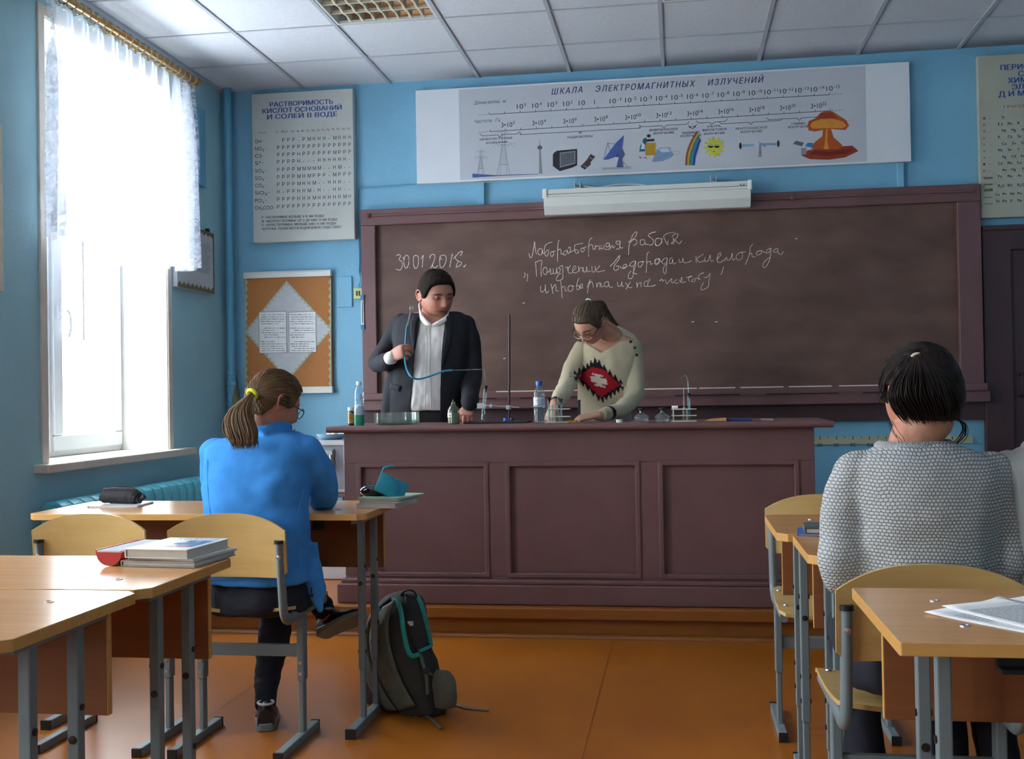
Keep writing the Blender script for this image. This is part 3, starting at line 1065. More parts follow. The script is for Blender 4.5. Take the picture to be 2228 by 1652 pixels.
for s_ in ([(50, 110), (0, 125)], [(110, 215), (50, 230), (40, 310), (80, 335), (150, 280), (130, 215), (170, 230)],
           [(360, 115), (240, 135), (180, 180), (200, 240), (240, 320), (250, 250)], [(310, 190), (350, 150), (405, 140), (400, 190), (350, 250), (300, 300), (350, 290), (330, 210), (390, 270), (430, 300), (475, 250)],
           [(525, 295), (533, 290)],
           [(90, 540), (40, 560), (35, 620), (70, 640), (110, 590), (90, 540), (120, 550)],
           [(240, 530), (190, 540), (150, 590), (180, 630), (230, 590), (235, 540), (225, 660), (215, 760), (195, 785), (170, 740), (190, 660), (240, 620)],
           [(320, 520), (280, 550), (270, 620), (310, 610), (325, 550), (335, 630), (385, 605)], [(430, 545), (430, 600), (480, 590), (490, 530), (500, 600), (560, 605), (635, 570)],
           [(700, 500), (705, 610)], [(820, 470), (720, 540), (760, 600), (840, 570)], [(845, 520), (850, 585), (900, 570), (930, 480), (940, 580), (985, 570)],
           [(1030, 560), (1090, 500), (1105, 455), (1070, 460), (1045, 530), (1050, 595), (1100, 600), (1150, 560)], [(1160, 580), (1190, 520), (1210, 570), (1260, 540), (1290, 450), (1290, 560), (1340, 540)],
           [(1400, 450), (1350, 500), (1370, 560), (1440, 540), (1450, 450), (1400, 445), (1500, 430)],
           [(1620, 305), (1580, 360), (1560, 480), (1500, 640)], [(1560, 480), (1600, 450), (1610, 510), (1660, 510)], [(1750, 410), (1690, 430), (1680, 480), (1740, 470), (1770, 420), (1750, 410), (1830, 450)],
           [(1910, 370), (1850, 400), (1840, 450), (1890, 430), (1915, 375), (1890, 560), (1830, 670), (1785, 680), (1790, 620), (1850, 550), (1900, 520)],
           [(2025, 375), (1960, 400), (1970, 440), (2020, 420), (2025, 380), (2030, 450), (2080, 475), (2110, 425)],
           [(0, 990), (50, 965)], [(110, 905), (150, 870), (160, 910), (190, 880)], [(210, 880), (215, 930), (240, 945), (290, 880), (310, 870), (310, 930), (350, 920)],
           [(400, 880), (360, 900), (370, 940), (420, 930)], [(430, 880), (450, 930), (460, 870), (470, 840), (480, 930), (540, 910)], [(540, 850), (640, 820), (580, 860), (590, 910)], [(660, 860), (630, 910), (680, 910), (690, 860), (720, 860), (750, 880)],
           [(830, 765), (760, 800), (740, 850), (770, 880)], [(830, 850), (880, 840), (930, 780), (910, 900), (900, 990), (810, 1045), (780, 1020), (820, 930)], [(1145, 670), (1130, 740), (1105, 800)]):
    stroke(s_, *B_, wpx=1.25)
for s_ in ([(160, 325), (235, 295), (265, 350), (225, 435), (290, 480), (315, 570), (290, 670), (240, 720), (140, 690)],
           [(330, 360), (345, 410), (375, 440)], [(400, 325), (450, 320), (490, 400), (480, 560), (430, 660), (385, 640), (355, 540), (355, 430), (400, 325)], [(510, 640), (520, 645)],
           [(680, 315), (620, 360), (610, 480), (630, 620), (675, 675), (730, 610), (750, 470), (740, 360), (680, 315)],
           [(820, 410), (880, 320), (865, 450), (850, 645)],
           [(1050, 400), (1080, 320), (1140, 290), (1190, 330), (1180, 430), (1130, 560), (1075, 670)], [(1120, 560), (1150, 640), (1210, 655), (1270, 590)],
           [(1330, 380), (1380, 440)], [(1400, 320), (1330, 360), (1320, 540), (1340, 630), (1385, 650), (1450, 580), (1495, 440), (1480, 340), (1400, 310)],
           [(1665, 280), (1630, 430), (1590, 640)], [(1690, 410), (1780, 310), (1850, 240), (1920, 210), (1925, 250), (1880, 330)], [(1740, 380), (1770, 440), (1850, 490), (1915, 515), (1870, 590), (1765, 640), (1790, 560), (1810, 490)],
           [(1960, 610), (1985, 630), (2025, 560)]):
    stroke(s_, *D_, wpx=1.6)
for x, y in ((1505, 701), (1137, 660), (1095, 781), (1730, 520), (1556, 701)):
    CH.tube([atY(x, y, BS), atY(x + 5, y - 1, BS)], 0.003, 5, flat=(1.0, 0.3), upv=(0, 0, 1))
CH.build('chalk_writing', M['chalk'], bd)

# ------------------------------------------------------------------ solubility chart
PY = YW - 0.055
x0, x1, z0, z1 = bbox_px((547, 205), (772, 520), PY)
z1 = atY(655, 199, PY).z
M['chart'] = pbr('aged chart board', (200, 202, 196), 0.7, vary=0.04, scale=6)
ch = thing('wall_chart', ((x0 + x1) / 2, YW, z0), 'grey solubility chart with blue title and rows of letters, hung near the window corner', 'chart')
mb = MB().box((x0, PY, z0), (x1, YW - 0.002, z1))
mb.build('board', M['chart'], ch, bevel=0.003)
T = PY - 0.0012
k = 4.235


def q3(x, y):
    return (500 + x / k, 170 + y / k)


def trow(mb, body, xa, xb, ya, yb, cap, Y, mi=0, **kw):
    tline(mb, body, q3(xa, ya), q3(xb, yb), cap / k, Y, mi, **kw)


mb = MB()
trow(mb, 'РАСТВОРИМОСТЬ', 370, 950, 265, 236, 42, T, 0, bold=0.03)
trow(mb, 'КИСЛОТ ОСНОВАНИЙ', 302, 1030, 326, 290, 42, T, 0, bold=0.03)
trow(mb, 'И СОЛЕЙ В ВОДЕ', 345, 990, 380, 350, 42, T, 0, bold=0.03)
mb.build('title_lettering', [M['ink_blue']], ch)
mb = MB()
ROWS = [('OH', ' РРР-РМННН-МННН', 600), ('NO₃', 'РРРРРРРРРРРРРРР', 668), ('Cl', 'РРРРНРРРРРРМРРР', 735), ('S²', 'РРРРН---НННННН-', 800), ('SO₃', 'РРРРМММММ--НМ--', 872),
        ('SO₄', 'РРРРМНМРРР-МРРР', 940), ('CO₃', 'РРРРМННМ--ННН--', 1008), ('SiO₃', 'Н-РРННМ-Н--НН--', 1075), ('PO₄', 'РРРРНННМНННННМН', 1145), ('CH₃COO', 'РРРРРРРРРРРРРРР', 1214)]
for an, cells, yb_ in ROWS:
    wL = 28 * len(an)
    trow(mb, an, 232, 232 + wL, yb_, yb_ - wL * 0.03, 34, T, 0)
    trow(mb, '–', 236 + wL, 262 + wL, yb_ - 8, yb_ - 9, 30, T, 1)
    for c, ch_ in enumerate(cells):
        if ch_ == ' ':
            continue
        xx = 436 + c * 47.0
        yy = yb_ - 10 - c * 2.1
        trow(mb, ch_, xx - (0 if ch_ != '-' else -4), xx + (22 if ch_ not in '-М' else (14 if ch_ == '-' else 30)), yy, yy - 0.7, 34, T, 0)
for c, h in enumerate('H NH₄ K Na Ag Ba Ca Mg Zn Cu Hg Pb Fe Al Fe'.split()):
    xx = 428 + c * 46.5
    trow(mb, h, xx, xx + 13 * len(h), 505 - c * 2.2, 505 - c * 2.2, 20, T, 2)
trow(mb, 'ионы', 265, 335, 512, 508, 18, T, 1)
for body, xb, ya, yb_ in (('Р - РАСТВОРИМЫЕ /БОЛЬШЕ 1г В 100г ВОДЫ/', 868, 1296, 1280), ('М - МАЛОРАСТВОРИМЫЕ /ОТ 1г ДО 0,001г В 100г ВОДЫ/', 990, 1332, 1312),
                          ('Н - НЕРАСТВОРИМЫЕ /МЕНЬШЕ 0,001г В 100г ВОДЫ/', 982, 1366, 1348), ('ЧЕРТОЧКА - РАЗЛАГАЮТСЯ ВОДОЙ ИЛИ НЕ СУЩЕСТВУЮТ', 1030, 1402, 1382)):
    trow(mb, body, 295, xb, ya, yb_, 22, T, 0, bold=0.02)
mb.build('table_lettering', [M['ink_dark'], M['ink_grey'], M['ink_red']], ch)

# ------------------------------------------------------------------ periodic table
PY2 = YW - 0.05
x0, z1 = atY(2127, 122, PY2).x, atY(2127, 122, PY2).z
z0 = atY(2133, 475, PY2).z
M['chart_dim'] = pbr('yellowed chart board', (176, 176, 158), 0.7, vary=0.05, scale=6)
pt = thing('wall_chart', (x0 + 0.4, YW, z0), 'yellowed periodic table chart above the dark door, cut off by the photo edge', 'chart')
mb = MB().box((x0, PY2, z0), (x0 + 0.8, YW - 0.002, z1))
mb.build('board', M['chart_dim'], pt, bevel=0.003)
T2 = PY2 - 0.0012
mb = MB()
for body, xa, yb_, n_ in (('ПЕРИОДИЧЕСКАЯ', 2177, 153, 13), ('СИСТЕМА', 2216, 166, 7), ('ХИМИЧЕСКИХ', 2193, 181, 10), ('ЭЛЕМЕНТОВ', 2202, 195, 9), ('Д И МЕНДЕЛЕЕВА', 2173, 211, 14)):
    wpx = {13: 168, 7: 90, 10: 136, 9: 118, 14: 176}[n_]
    tline(mb, body, (xa, yb_), (xa + wpx, yb_ - wpx * 0.055), 11.5, T2, 0, bold=0.03)
mb.build('title_lettering', [M['ink_blue']], pt)
mb = MB()
tline(mb, 'ГРУППЫ ЭЛЕМЕНТОВ', (2184, 236), (2334, 228), 6, T2, 1, spacing=1.1)
EL = [['H'], ['Li', 'Be', 'B', 'C', 'N', 'O', 'F', 'Ne'], ['Na', 'Mg', 'Al', 'Si', 'P', 'S', 'Cl', 'Ar'], ['K', 'Ca', 'Sc', 'Ti', 'V', 'Cr', 'Mn', 'Fe'], ['Cu', 'Zn', 'Ga', 'Ge', 'As', 'Se', 'Br', 'Kr'],
      ['Rb', 'Sr', 'Y', 'Zr', 'Nb', 'Mo', 'Tc', 'Ru'], ['Ag', 'Cd', 'In', 'Sn', 'Sb', 'Te', 'I', 'Xe'], ['Cs', 'Ba', 'La', 'Hf', 'Ta', 'W', 'Re', 'Os'], ['Au', 'Hg', 'Tl', 'Pb', 'Bi', 'Po', 'At', 'Rn'],
      ['Fr', 'Ra', 'Ac', 'Ku'], ['R₂O', 'RO', 'R₂O₃', 'RO₂', 'R₂O₅', 'RO₃', 'R₂O₇', 'RO₄']]
for r_, row in enumerate(EL):
    yb_ = 258 + r_ * 14.3 + (6 if r_ == 10 else 0)
    for c, e in enumerate(row):
        xx = 2172 + c * 21 + (8 if r_ % 2 == 0 and r_ < 9 else 0)
        tline(mb, e, (xx, yb_ - c), (xx + 4.6 * len(e), yb_ - c), 6, T2, 0, bold=0.02)
        pline(mb, [(xx - 2, yb_ + 3 - c), (xx + 12, yb_ + 3 - c)], 1.4, T2, 2)
    tline(mb, str(min(r_ + 1, 10)), (2152, yb_ + 2), (2156, yb_ + 2), 5, T2, 2)
    tline(mb, ('I', 'II', 'III', 'IV', 'V', 'VI', 'VII')[r_ % 7], (2139, yb_ + 2), (2144, yb_ + 2), 5, T2, 1)
for yb_, row in ((426, ['Ce', 'Pr', 'Nd', 'Pm', 'Sm', 'Eu', 'Gd', 'Tb', 'Dy']), (441, ['Th', 'Pa', 'U', 'Np', 'Pu', 'Am', 'Cm', 'Bk', 'Cf'])):
    for c, e in enumerate(row):
        tline(mb, e, (2166 + c * 16, yb_ - c * 0.8), (2166 + c * 16 + 4.6 * len(e), yb_ - c * 0.8), 6, T2, 0, bold=0.02)
        pline(mb, [(2164 + c * 16, yb_ + 4 - c), (2177 + c * 16, yb_ + 4 - c)], 1.4, T2, 2)
M['ink_green'] = pbr('faded green print', (110, 130, 104), 0.8)
for y_, h_ in ((388, 4), (402, 3), (414, 6), (430, 1.5), (444, 1.5)):
    pline(mb, [(2141, y_), (2160, y_ - 1)], h_, T2, 3)
mb.build('table_lettering', [M['ink_dark'], M['ink_red'], M['ink_pale'], M['ink_green']], pt)

# ------------------------------------------------------------------ long poster of the radiation scale
PY3 = YW - 0.04
x0, x1, z0, z1 = bbox_px((904, 197), (1983, 351), PY3)
M['poster'] = pbr('poster white', (222, 226, 231), 0.65, vary=0.03, scale=3)
M['poster_print'] = pbr('poster print grey', (192, 195, 202), 0.65, vary=0.03, scale=3)
z0p = z0
po = thing('poster', ((x0 + x1) / 2, YW, z0), 'long white poster of the electromagnetic radiation scale above the chalkboard', 'poster')
mb = MB().box((x0, PY3, z0), (x1, YW - 0.002, z1))
mb.build('board', M['poster'], po, bevel=0.003)
xa, xb, za, zb = bbox_px((998, 190), (1886, 348), PY3)
mb = MB().box((xa, PY3 - 0.0012, z0 + 0.012), (xb, PY3 + 0.001, z1 - 0.012))
mb.build('printed_sheet', M['poster_print'], po)
T3 = PY3 - 0.0022
mb = MB()
tline(mb, 'ШКАЛА', (1200, 206), (1267, 201), 13, T3, 0, bold=0.012, shear=0.25, spacing=1.2)
tline(mb, 'ЭЛЕКТРОМАГНИТНЫХ', (1296, 200), (1513, 188), 13, T3, 0, bold=0.012, shear=0.25, spacing=1.2)
tline(mb, 'ИЗЛУЧЕНИЙ', (1540, 186), (1662, 179), 13, T3, 0, bold=0.012, shear=0.25, spacing=1.2)
mb.build('title_lettering', [M['ink_navy']], po)
mb = MB()


def lerp(a, b, t):
    return (a[0] + (b[0] - a[0]) * t, a[1] + (b[1] - a[1]) * t)


SUP = str.maketrans('0123456789-', '⁰¹²³⁴⁵⁶⁷⁸⁹⁻')
for a, b, kind in (((1064, 249), (1805, 206), 0), ((1066, 286.5), (1807, 241), 1)):
    pline(mb, [a, b], 1.2, T3)
    for d_ in range(4):
        s0 = -0.032 + d_ * 0.0075
        pline(mb, [lerp(a, b, s0), lerp(a, b, s0 + 0.0045)], 0.9, T3)
        pline(mb, [lerp(a, b, 1.005 + d_ * 0.0085), lerp(a, b, 1.01 + d_ * 0.0085)], 0.9, T3)
    for i in range(23):
        p = lerp(a, b, i / 22)
        pline(mb, [p, (p[0], p[1] - 4.5)], 1.1, T3)
        if kind == 0 and i >= 2:
            e_ = 7 - i
            xs = p[0] - 7
            base, ex = ('10', str(e_)) if e_ not in (0, 1) else (('10', '') if e_ == 1 else ('1', ''))
            yb_ = p[1] - 8
            tline(mb, base, (xs, yb_), (xs + (14 if base == '10' else 1.4), yb_ - 0.8), 10.5, T3)
            if ex:
                tline(mb, ex, (xs + 16, yb_ - 6), (xs + 16 + 4.4 * len(ex), yb_ - 6.4), 7, T3)
        if kind == 1 and i % 2 == 1:
            e_ = i + 1
            xs = p[0] - 9
            yb_ = p[1] - 7
            tline(mb, '3•10', (xs, yb_), (xs + 24, yb_ - 1.4), 10.5, T3)
            tline(mb, str(e_), (xs + 25, yb_ - 7), (xs + 25 + 4.6 * len(str(e_)), yb_ - 7.4), 7, T3)
tline(mb, 'Длина волны,  м', (1031, 227.5), (1101, 223), 7, T3, 0, shear=0.3)
tline(mb, 'Частота,  Гц', (1033, 268), (1089, 264), 7, T3, 0, shear=0.3)


def brace(x0_, x1_, yL, yR, dip=5):
    m_ = (x0_ + x1_) / 2
    ym = (yL + yR) / 2
    sl = (yR - yL) / (x1_ - x0_)
    f = lambda x: yL + sl * (x - x0_)
    pts = [(x0_, f(x0_) - dip), (x0_ + 4, f(x0_) - 1), (x0_ + 9, f(x0_ + 9)), (m_ - 8, f(m_ - 8)), (m_ - 3, f(m_) + 2), (m_, f(m_) + dip), (m_ + 3, f(m_) + 2), (m_ + 8, f(m_ + 8)), (x1_ - 9, f(x1_ - 9)), (x1_ - 4, f(x1_) - 1), (x1_, f(x1_) - dip)]
    pline(mb, [(q.x, q.y) for q in spline([(x, y, 0) for x, y in pts], 3)], 1.1, T3)


brace(1044, 1131, 296, 291); brace(1131, 1394, 293, 279); brace(1390, 1499, 276.5, 270); brace(1497, 1516, 277, 275.5); brace(1515, 1583, 268, 264); brace(1565, 1703, 270, 262); brace(1668, 1810, 261, 253)
for body, xa_, xb_, ya_, cap_ in (('НИЗКОЧАСТОТНЫЕ', 1044, 1115, 306, 4.6), ('КОЛЕБАНИЯ', 1058, 1103, 313.5, 4.6), ('РАДИОВОЛНЫ', 1235, 1289, 301.5, 4.8), ('ИНФРАКРАСНОЕ', 1413, 1475, 286, 4.8), ('ИЗЛУЧЕНИЕ', 1422, 1467, 293, 4.8),
                                  ('ВИДИМОЕ', 1485, 1523, 292, 4.8), ('ИЗЛУЧЕНИЕ', 1481, 1527, 299, 4.8), ('УЛЬТРА-', 1538, 1570, 278, 4.8), ('ФИОЛЕТОВОЕ', 1528, 1582, 286, 4.8), ('ИЗЛУЧЕНИЕ', 1532, 1578, 294, 4.8),
                                  ('РЕНТГЕНОВСКОЕ', 1601, 1670, 283, 4.8), ('ИЗЛУЧЕНИЕ', 1612, 1659, 290, 4.8), ('ГАММА-', 1723, 1753, 272, 4.8), ('ИЗЛУЧЕНИЕ', 1715, 1766, 279.5, 4.8)):
    tline(mb, body, (xa_, ya_), (xb_, ya_ - (xb_ - xa_) * 0.055), cap_, T3, 0, bold=0.02)
pline(mb, [(1002, 399), (1082, 395)], 1.6, T3, 1)
mb.build('scale_lettering', [M['ink_dark'], M['ink_pale']], po)
# printed pictures
PC = {'grey': (134, 138, 146), 'dark': (38, 36, 40), 'mid': (92, 94, 98), 'blue': (66, 92, 158), 'dblue': (70, 84, 130), 'teal': (22, 92, 120), 'white': (206, 210, 214), 'yellow': (176, 138, 30), 'lblue': (120, 146, 176), 'brown': (58, 42, 40),
      'r1': (150, 70, 50), 'r2': (190, 150, 70), 'r3': (60, 130, 70), 'r4': (50, 120, 180), 'r5': (30, 60, 140), 'sun': (196, 196, 60), 'or1': (176, 80, 20), 'or2': (214, 140, 50), 'or3': (120, 30, 10), 'or4': (150, 50, 22), 'cyan': (130, 170, 190), 'red': (120, 30, 40)}
names = list(PC)
pm = [pbr('print ' + n_, c_, 0.7, vary=0.08, scale=40) for n_, c_ in PC.items()]
ix = {n_: i for i, n_ in enumerate(names)}


def pic(name):
    return MB()


def zz(x, y):
    return (1000 + x / 9.283, 260 + y / 9.283)


mb = MB()
for cx_, top_, s_, bot_ in ((428, 620, 0.55, 1100), (885, 240, 1.0, 1115)):                              # two pylons
    h_ = bot_ - top_
    for sg in (-1, 1):
        pline(mb, [zz(cx_ + sg * 25 * s_, top_ + 0.02 * h_), zz(cx_ + sg * 30 * s_, top_ + 0.35 * h_), zz(cx_ + sg * 90 * s_, top_ + 0.78 * h_), zz(cx_ + sg * 140 * s_, bot_)], 0.9, T3, ix['grey'])
        pline(mb, [zz(cx_ + sg * 60 * s_, top_ + 0.8 * h_), zz(cx_ + sg * 70 * s_, bot_)], 0.8, T3, ix['grey'])
        pline(mb, [zz(cx_, top_ + 0.01 * h_), zz(cx_ + sg * 190 * s_, top_ + 0.06 * h_), zz(cx_, top_ + 0.07 * h_)], 0.8, T3, ix['grey'])
        pline(mb, [zz(cx_, top_ + 0.25 * h_), zz(cx_ + sg * 280 * s_, top_ + 0.28 * h_), zz(cx_, top_ + 0.31 * h_)], 0.8, T3, ix['grey'])
        for q_ in (90, 210):
            pline(mb, [zz(cx_ + sg * (q_ - 50) * s_, top_ + 0.31 * h_), zz(cx_ + sg * q_ * s_, top_ + 0.37 * h_), zz(cx_ + sg * (q_ + 50) * s_, top_ + 0.3 * h_)], 0.6, T3, ix['grey'])
    for a_ in range(8):
        f0, f1 = top_ + h_ * (0.3 + 0.06 * a_), top_ + h_ * (0.36 + 0.06 * a_)
        w0, w1 = 28 + a_ * 8, 36 + a_ * 8
        pline(mb, [zz(cx_ - w0 * s_, f0), zz(cx_ + w1 * s_, f1)], 0.6, T3, ix['grey'])
        pline(mb, [zz(cx_ + w0 * s_, f0), zz(cx_ - w1 * s_, f1)], 0.6, T3, ix['grey'])
    pline(mb, [zz(cx_ - 100 * s_, top_ + 0.78 * h_), zz(cx_ + 100 * s_, top_ + 0.77 * h_)], 0.9, T3, ix['grey'])
flat(mb, [zz(258, 1175), zz(258, 1095), zz(700, 1125), zz(1590, 1098), zz(1590, 1108), zz(800, 1140)][::-1], T3, ix['blue'], 0.0004)
flat(mb, [zz(1605, 1100), zz(1605, 600), zz(1640, 600), zz(1672, 1095)][::-1], T3, ix['grey'])
flat(mb, [zz(1610, 600), zz(1614, 410), zz(1620, 410), zz(1636, 600)][::-1], T3, ix['grey'])
flat(mb, [zz(1620 + 50 * cos(t_ / 12 * 2 * pi), 568 + 42 * sin(t_ / 12 * 2 * pi)) for t_ in range(12)][::-1], T3, ix['mid'], 0.0003)
mb.build('picture_pylon', pm, po)


def z4(x, y):
    return (880 + x / 3.979, 120 + y / 3.979)


mb = MB()
flat(mb, [z4(1285, 860), z4(1285, 960), z4(1345, 1005), z4(1450, 975), z4(1495, 955), z4(1495, 812), z4(1320, 828), z4(1295, 845)], T3, ix['dark'])
flat(mb, [z4(1345, 845), z4(1345, 975), z4(1480, 940), z4(1480, 828)], T3, ix['grey'], 0.0005)
flat(mb, [z4(1352, 853), z4(1352, 962), z4(1472, 932), z4(1472, 838)], T3, ix['mid'], 0.0008)
mb.build('picture_television', pm, po)
mb = MB()
flat(mb, [z4(1522, 965), z4(1562, 992), z4(1615, 945), z4(1610, 930), z4(1652, 880), z4(1612, 855), z4(1580, 905)], T3, ix['brown'])
flat(mb, [z4(1605, 885), z4(1638, 900), z4(1634, 906), z4(1601, 890)], T3, ix['grey'], 0.0005)
flat(mb, [z4(1550, 955), z4(1582, 968), z4(1579, 973), z4(1547, 960)], T3, ix['grey'], 0.0005)
mb.build('picture_telephone', pm, po)
mb = MB()
flat(mb, [z4(1722, 905), z4(1760, 905), z4(1830, 880), z4(1885, 800), z4(1902, 690), z4(1830, 760)], T3, ix['blue'])
flat(mb, [z4(1830, 880), z4(1855, 885), z4(1835, 970), z4(1895, 970), z4(1885, 900), z4(1910, 860), z4(1880, 800)], T3, ix['dblue'], 0.0004)
for a, b in (((1722, 905), (1760, 760)), ((1760, 760), (1830, 770)), ((1760, 760), (1780, 830)), ((1712, 978), (1962, 968)), ((1712, 988), (1962, 980)), ((1890, 920), (1935, 970))):
    pline(mb, [z4(*a), z4(*b)], 0.9, T3, ix['dblue'], 0.0005)
mb.build('picture_dish', pm, po)


def z6(x, y):
    return (1380 + x / 8.569, 250 + y / 8.569)


mb = MB()
flat(mb, [z6(95, 685), z6(200, 680), z6(215, 540), z6(240, 500), z6(225, 420), z6(165, 450), z6(150, 520), z6(110, 580)], T3, ix['teal'])
flat(mb, [z6(120, 640), z6(195, 640), z6(200, 560), z6(150, 510)], T3, ix['white'], 0.0004)
flat(mb, [z6(270 + 38 * cos(t_ / 14 * 2 * pi), 392 + 32 * sin(t_ / 14 * 2 * pi)) for t_ in range(14)][::-1], T3, ix['brown'], 0.0004)
flat(mb, [z6(205, 755), z6(390, 752), z6(405, 520), z6(215, 520)], T3, ix['yellow'], 0.0005)
flat(mb, [z6(230, 500), z6(375, 490), z6(375, 445), z6(235, 455)], T3, ix['brown'], 0.0006)
flat(mb, [z6(85, 770), z6(100, 800), z6(140, 815), z6(135, 800)], T3, ix['brown'], 0.0004)
flat(mb, [z6(165, 790), z6(180, 805), z6(238, 812), z6(230, 795)], T3, ix['red'], 0.0004)
mb.build('picture_washing', pm, po)
mb = MB()
flat(mb, [z6(330, 880), z6(520, 865), z6(680, 800), z6(740, 745), z6(700, 680), z6(530, 705), z6(440, 640), z6(400, 680)], T3, ix['lblue'])
flat(mb, [z6(405, 660), z6(530, 625), z6(680, 615), z6(680, 605), z6(480, 610)], T3, ix['cyan'], 0.0004)
flat(mb, [z6(680, 700), z6(690, 690), z6(670, 610), z6(620, 615)], T3, ix['cyan'], 0.0004)
pline(mb, [z6(720, 680), z6(800, 675), z6(860, 710), z6(830, 740), z6(760, 735)], 0.8, T3, ix['grey'])
mb.build('picture_iron', pm, po)
mb = MB()
Lb = [(950, 940), (965, 740), (1020, 560), (1100, 400), (1165, 305)]
Rb = [(1130, 940), (1145, 780), (1180, 660), (1215, 540), (1245, 480)]
L_ = spline([(x, y, 0) for x, y in Lb], 5)
R_ = spline([(x, y, 0) for x, y in Rb], 5)
bands = ['r1', 'r2', 'r3', 'r4', 'r5']
for b_ in range(5):
    for i in range(len(L_) - 1):
        f = lambda i_, t_: z6(*(L_[i_].lerp(R_[i_], t_)).xy)
        flat(mb, [f(i, b_ / 5), f(i, (b_ + 1) / 5), f(i + 1, (b_ + 1) / 5), f(i + 1, b_ / 5)], T3, ix[bands[b_]], 0.0006)
mb.build('picture_rainbow', pm, po)
mb = MB()
star = []
for t_ in range(48):
    rr = 195 if t_ % 4 in (0, 1) else 135
    star.append(z6(1490 + rr * cos(-t_ / 48 * 2 * pi), 600 + rr * sin(-t_ / 48 * 2 * pi)))
flat(mb, star, T3, ix['sun'])
for sx in (-1, 1):
    flat(mb, [z6(1483 + sx * (58 + 50 * cos(t_ / 12 * 2 * pi)), 582 + 34 * sin(t_ / 12 * 2 * pi)) for t_ in range(12)][::-sx], T3, ix['dark'], 0.0006)
    flat(mb, [z6(1483 + sx * (58 + 44 * cos(t_ / 10 * pi)), 575 - 20 * sin(t_ / 10 * pi)) for t_ in range(11)][::sx], T3, ix['white'], 0.001)
flat(mb, [z6(1420, 655), z6(1485, 695), z6(1555, 650), z6(1510, 678), z6(1460, 680)], T3, ix['dark'], 0.0006)
mb.build('picture_sun', pm, po)


def z5(x, y):
    return (1440 + x / 3.909, 120 + y / 3.909)


mb = MB()
for cx_, cy_ in ((668, 772), (990, 753)):
    flat(mb, [z5(cx_ + 11 * cos(t_ / 14 * 2 * pi), cy_ + 29 * sin(t_ / 14 * 2 * pi)) for t_ in range(14)][::-1], T3, ix['dark'], 0.0006)
flat(mb, [z5(680, 780), z5(785, 775), z5(785, 755), z5(680, 758)], T3, ix['cyan'])
flat(mb, [z5(810, 735), z5(862, 778), z5(885, 778), z5(890, 765), z5(975, 768), z5(975, 748), z5(860, 750)], T3, ix['lblue'])
flat(mb, [z5(820, 868), z5(850, 866), z5(845, 760), z5(828, 755)], T3, ix['grey'], 0.0003)
mb.build('picture_tube', pm, po)
mb = MB()
flat(mb, [z5(1115, 755), z5(1190, 775), z5(1210, 745), z5(1140, 728)], T3, ix['mid'])
flat(mb, [z5(1218, 775), z5(1290, 790), z5(1300, 750), z5(1240, 745)], T3, ix['r4'])
flat(mb, [z5(1185, 845), z5(1230, 850), z5(1230, 790), z5(1185, 788)], T3, ix['grey'])
cap_ = [(1240, 590), (1248, 640), (1300, 650), (1395, 632), (1450, 630), (1560, 638), (1592, 600), (1570, 555), (1500, 510), (1450, 478), (1400, 472), (1350, 490), (1300, 540), (1250, 560)]
flat(mb, [z5(*p) for p in cap_], T3, ix['or1'], 0.0006)
flat(mb, [z5(*p) for p in [(1262, 600), (1280, 625), (1400, 622), (1540, 622), (1570, 600), (1540, 565), (1450, 540), (1350, 545), (1280, 570)]], T3, ix['or2'], 0.0009)
flat(mb, [z5(*p) for p in [(1360, 490), (1320, 540), (1500, 535), (1440, 485)]], T3, ix['or4'], 0.001)
flat(mb, [z5(*p) for p in [(1270, 800), (1540, 800), (1530, 760), (1460, 700), (1440, 632), (1370, 632), (1365, 690), (1300, 740)]], T3, ix['or1'], 0.0005)
flat(mb, [z5(*p) for p in [(1375, 800), (1420, 800), (1405, 720), (1412, 632), (1395, 632), (1390, 720)]], T3, ix['or2'], 0.0009)
flat(mb, [z5(*p) for p in [(1180, 850), (1260, 885), (1420, 890), (1560, 870), (1672, 815), (1620, 770), (1540, 775), (1500, 800), (1300, 800), (1235, 810), (1225, 845)]], T3, ix['or4'], 0.0007)
flat(mb, [z5(*p) for p in [(1250, 840), (1400, 858), (1560, 840), (1630, 800), (1560, 800), (1420, 822), (1300, 812)]], T3, ix['or3'], 0.001)
mb.build('picture_explosion', pm, po)

# ------------------------------------------------------------------ projector screen in its case
SY = 6.93
sc = thing('projection_screen', (-0.19, SY + 0.05, 2.3), 'rolled-up white projection screen case hanging over the chalkboard top', 'projection screen')
a, b = atY(1180, 414, SY), atY(1636, 391, SY)
lo = atY(1183, 467, SY).z
mb = MB()
zt, zm = (a.z + b.z) / 2, (a.z + b.z) / 2 - 0.045
mb.box((a.x + 0.012, SY, zt - 0.05), (b.x - 0.012, SY + 0.09, zt))
mb.prism([(SY - 0.006, zt - 0.05), (SY + 0.09, zt - 0.05), (SY + 0.09, lo + 0.0), (SY + 0.03, lo), (SY - 0.006, lo + 0.05)][::-1], lambda u, v, d: (d, u, v), a.x + 0.008, b.x - 0.008)
mb.build('case', M['offwhite'], sc, bevel=0.004)
mb = MB()
mb.box((a.x, SY - 0.008, zt - 0.058), (a.x + 0.03, SY + 0.094, zt + 0.004)); mb.box((b.x - 0.025, SY - 0.008, zt - 0.058), (b.x, SY + 0.094, zt + 0.004))
mb.build('end_cap', M['white_plastic'], sc, bevel=0.004)
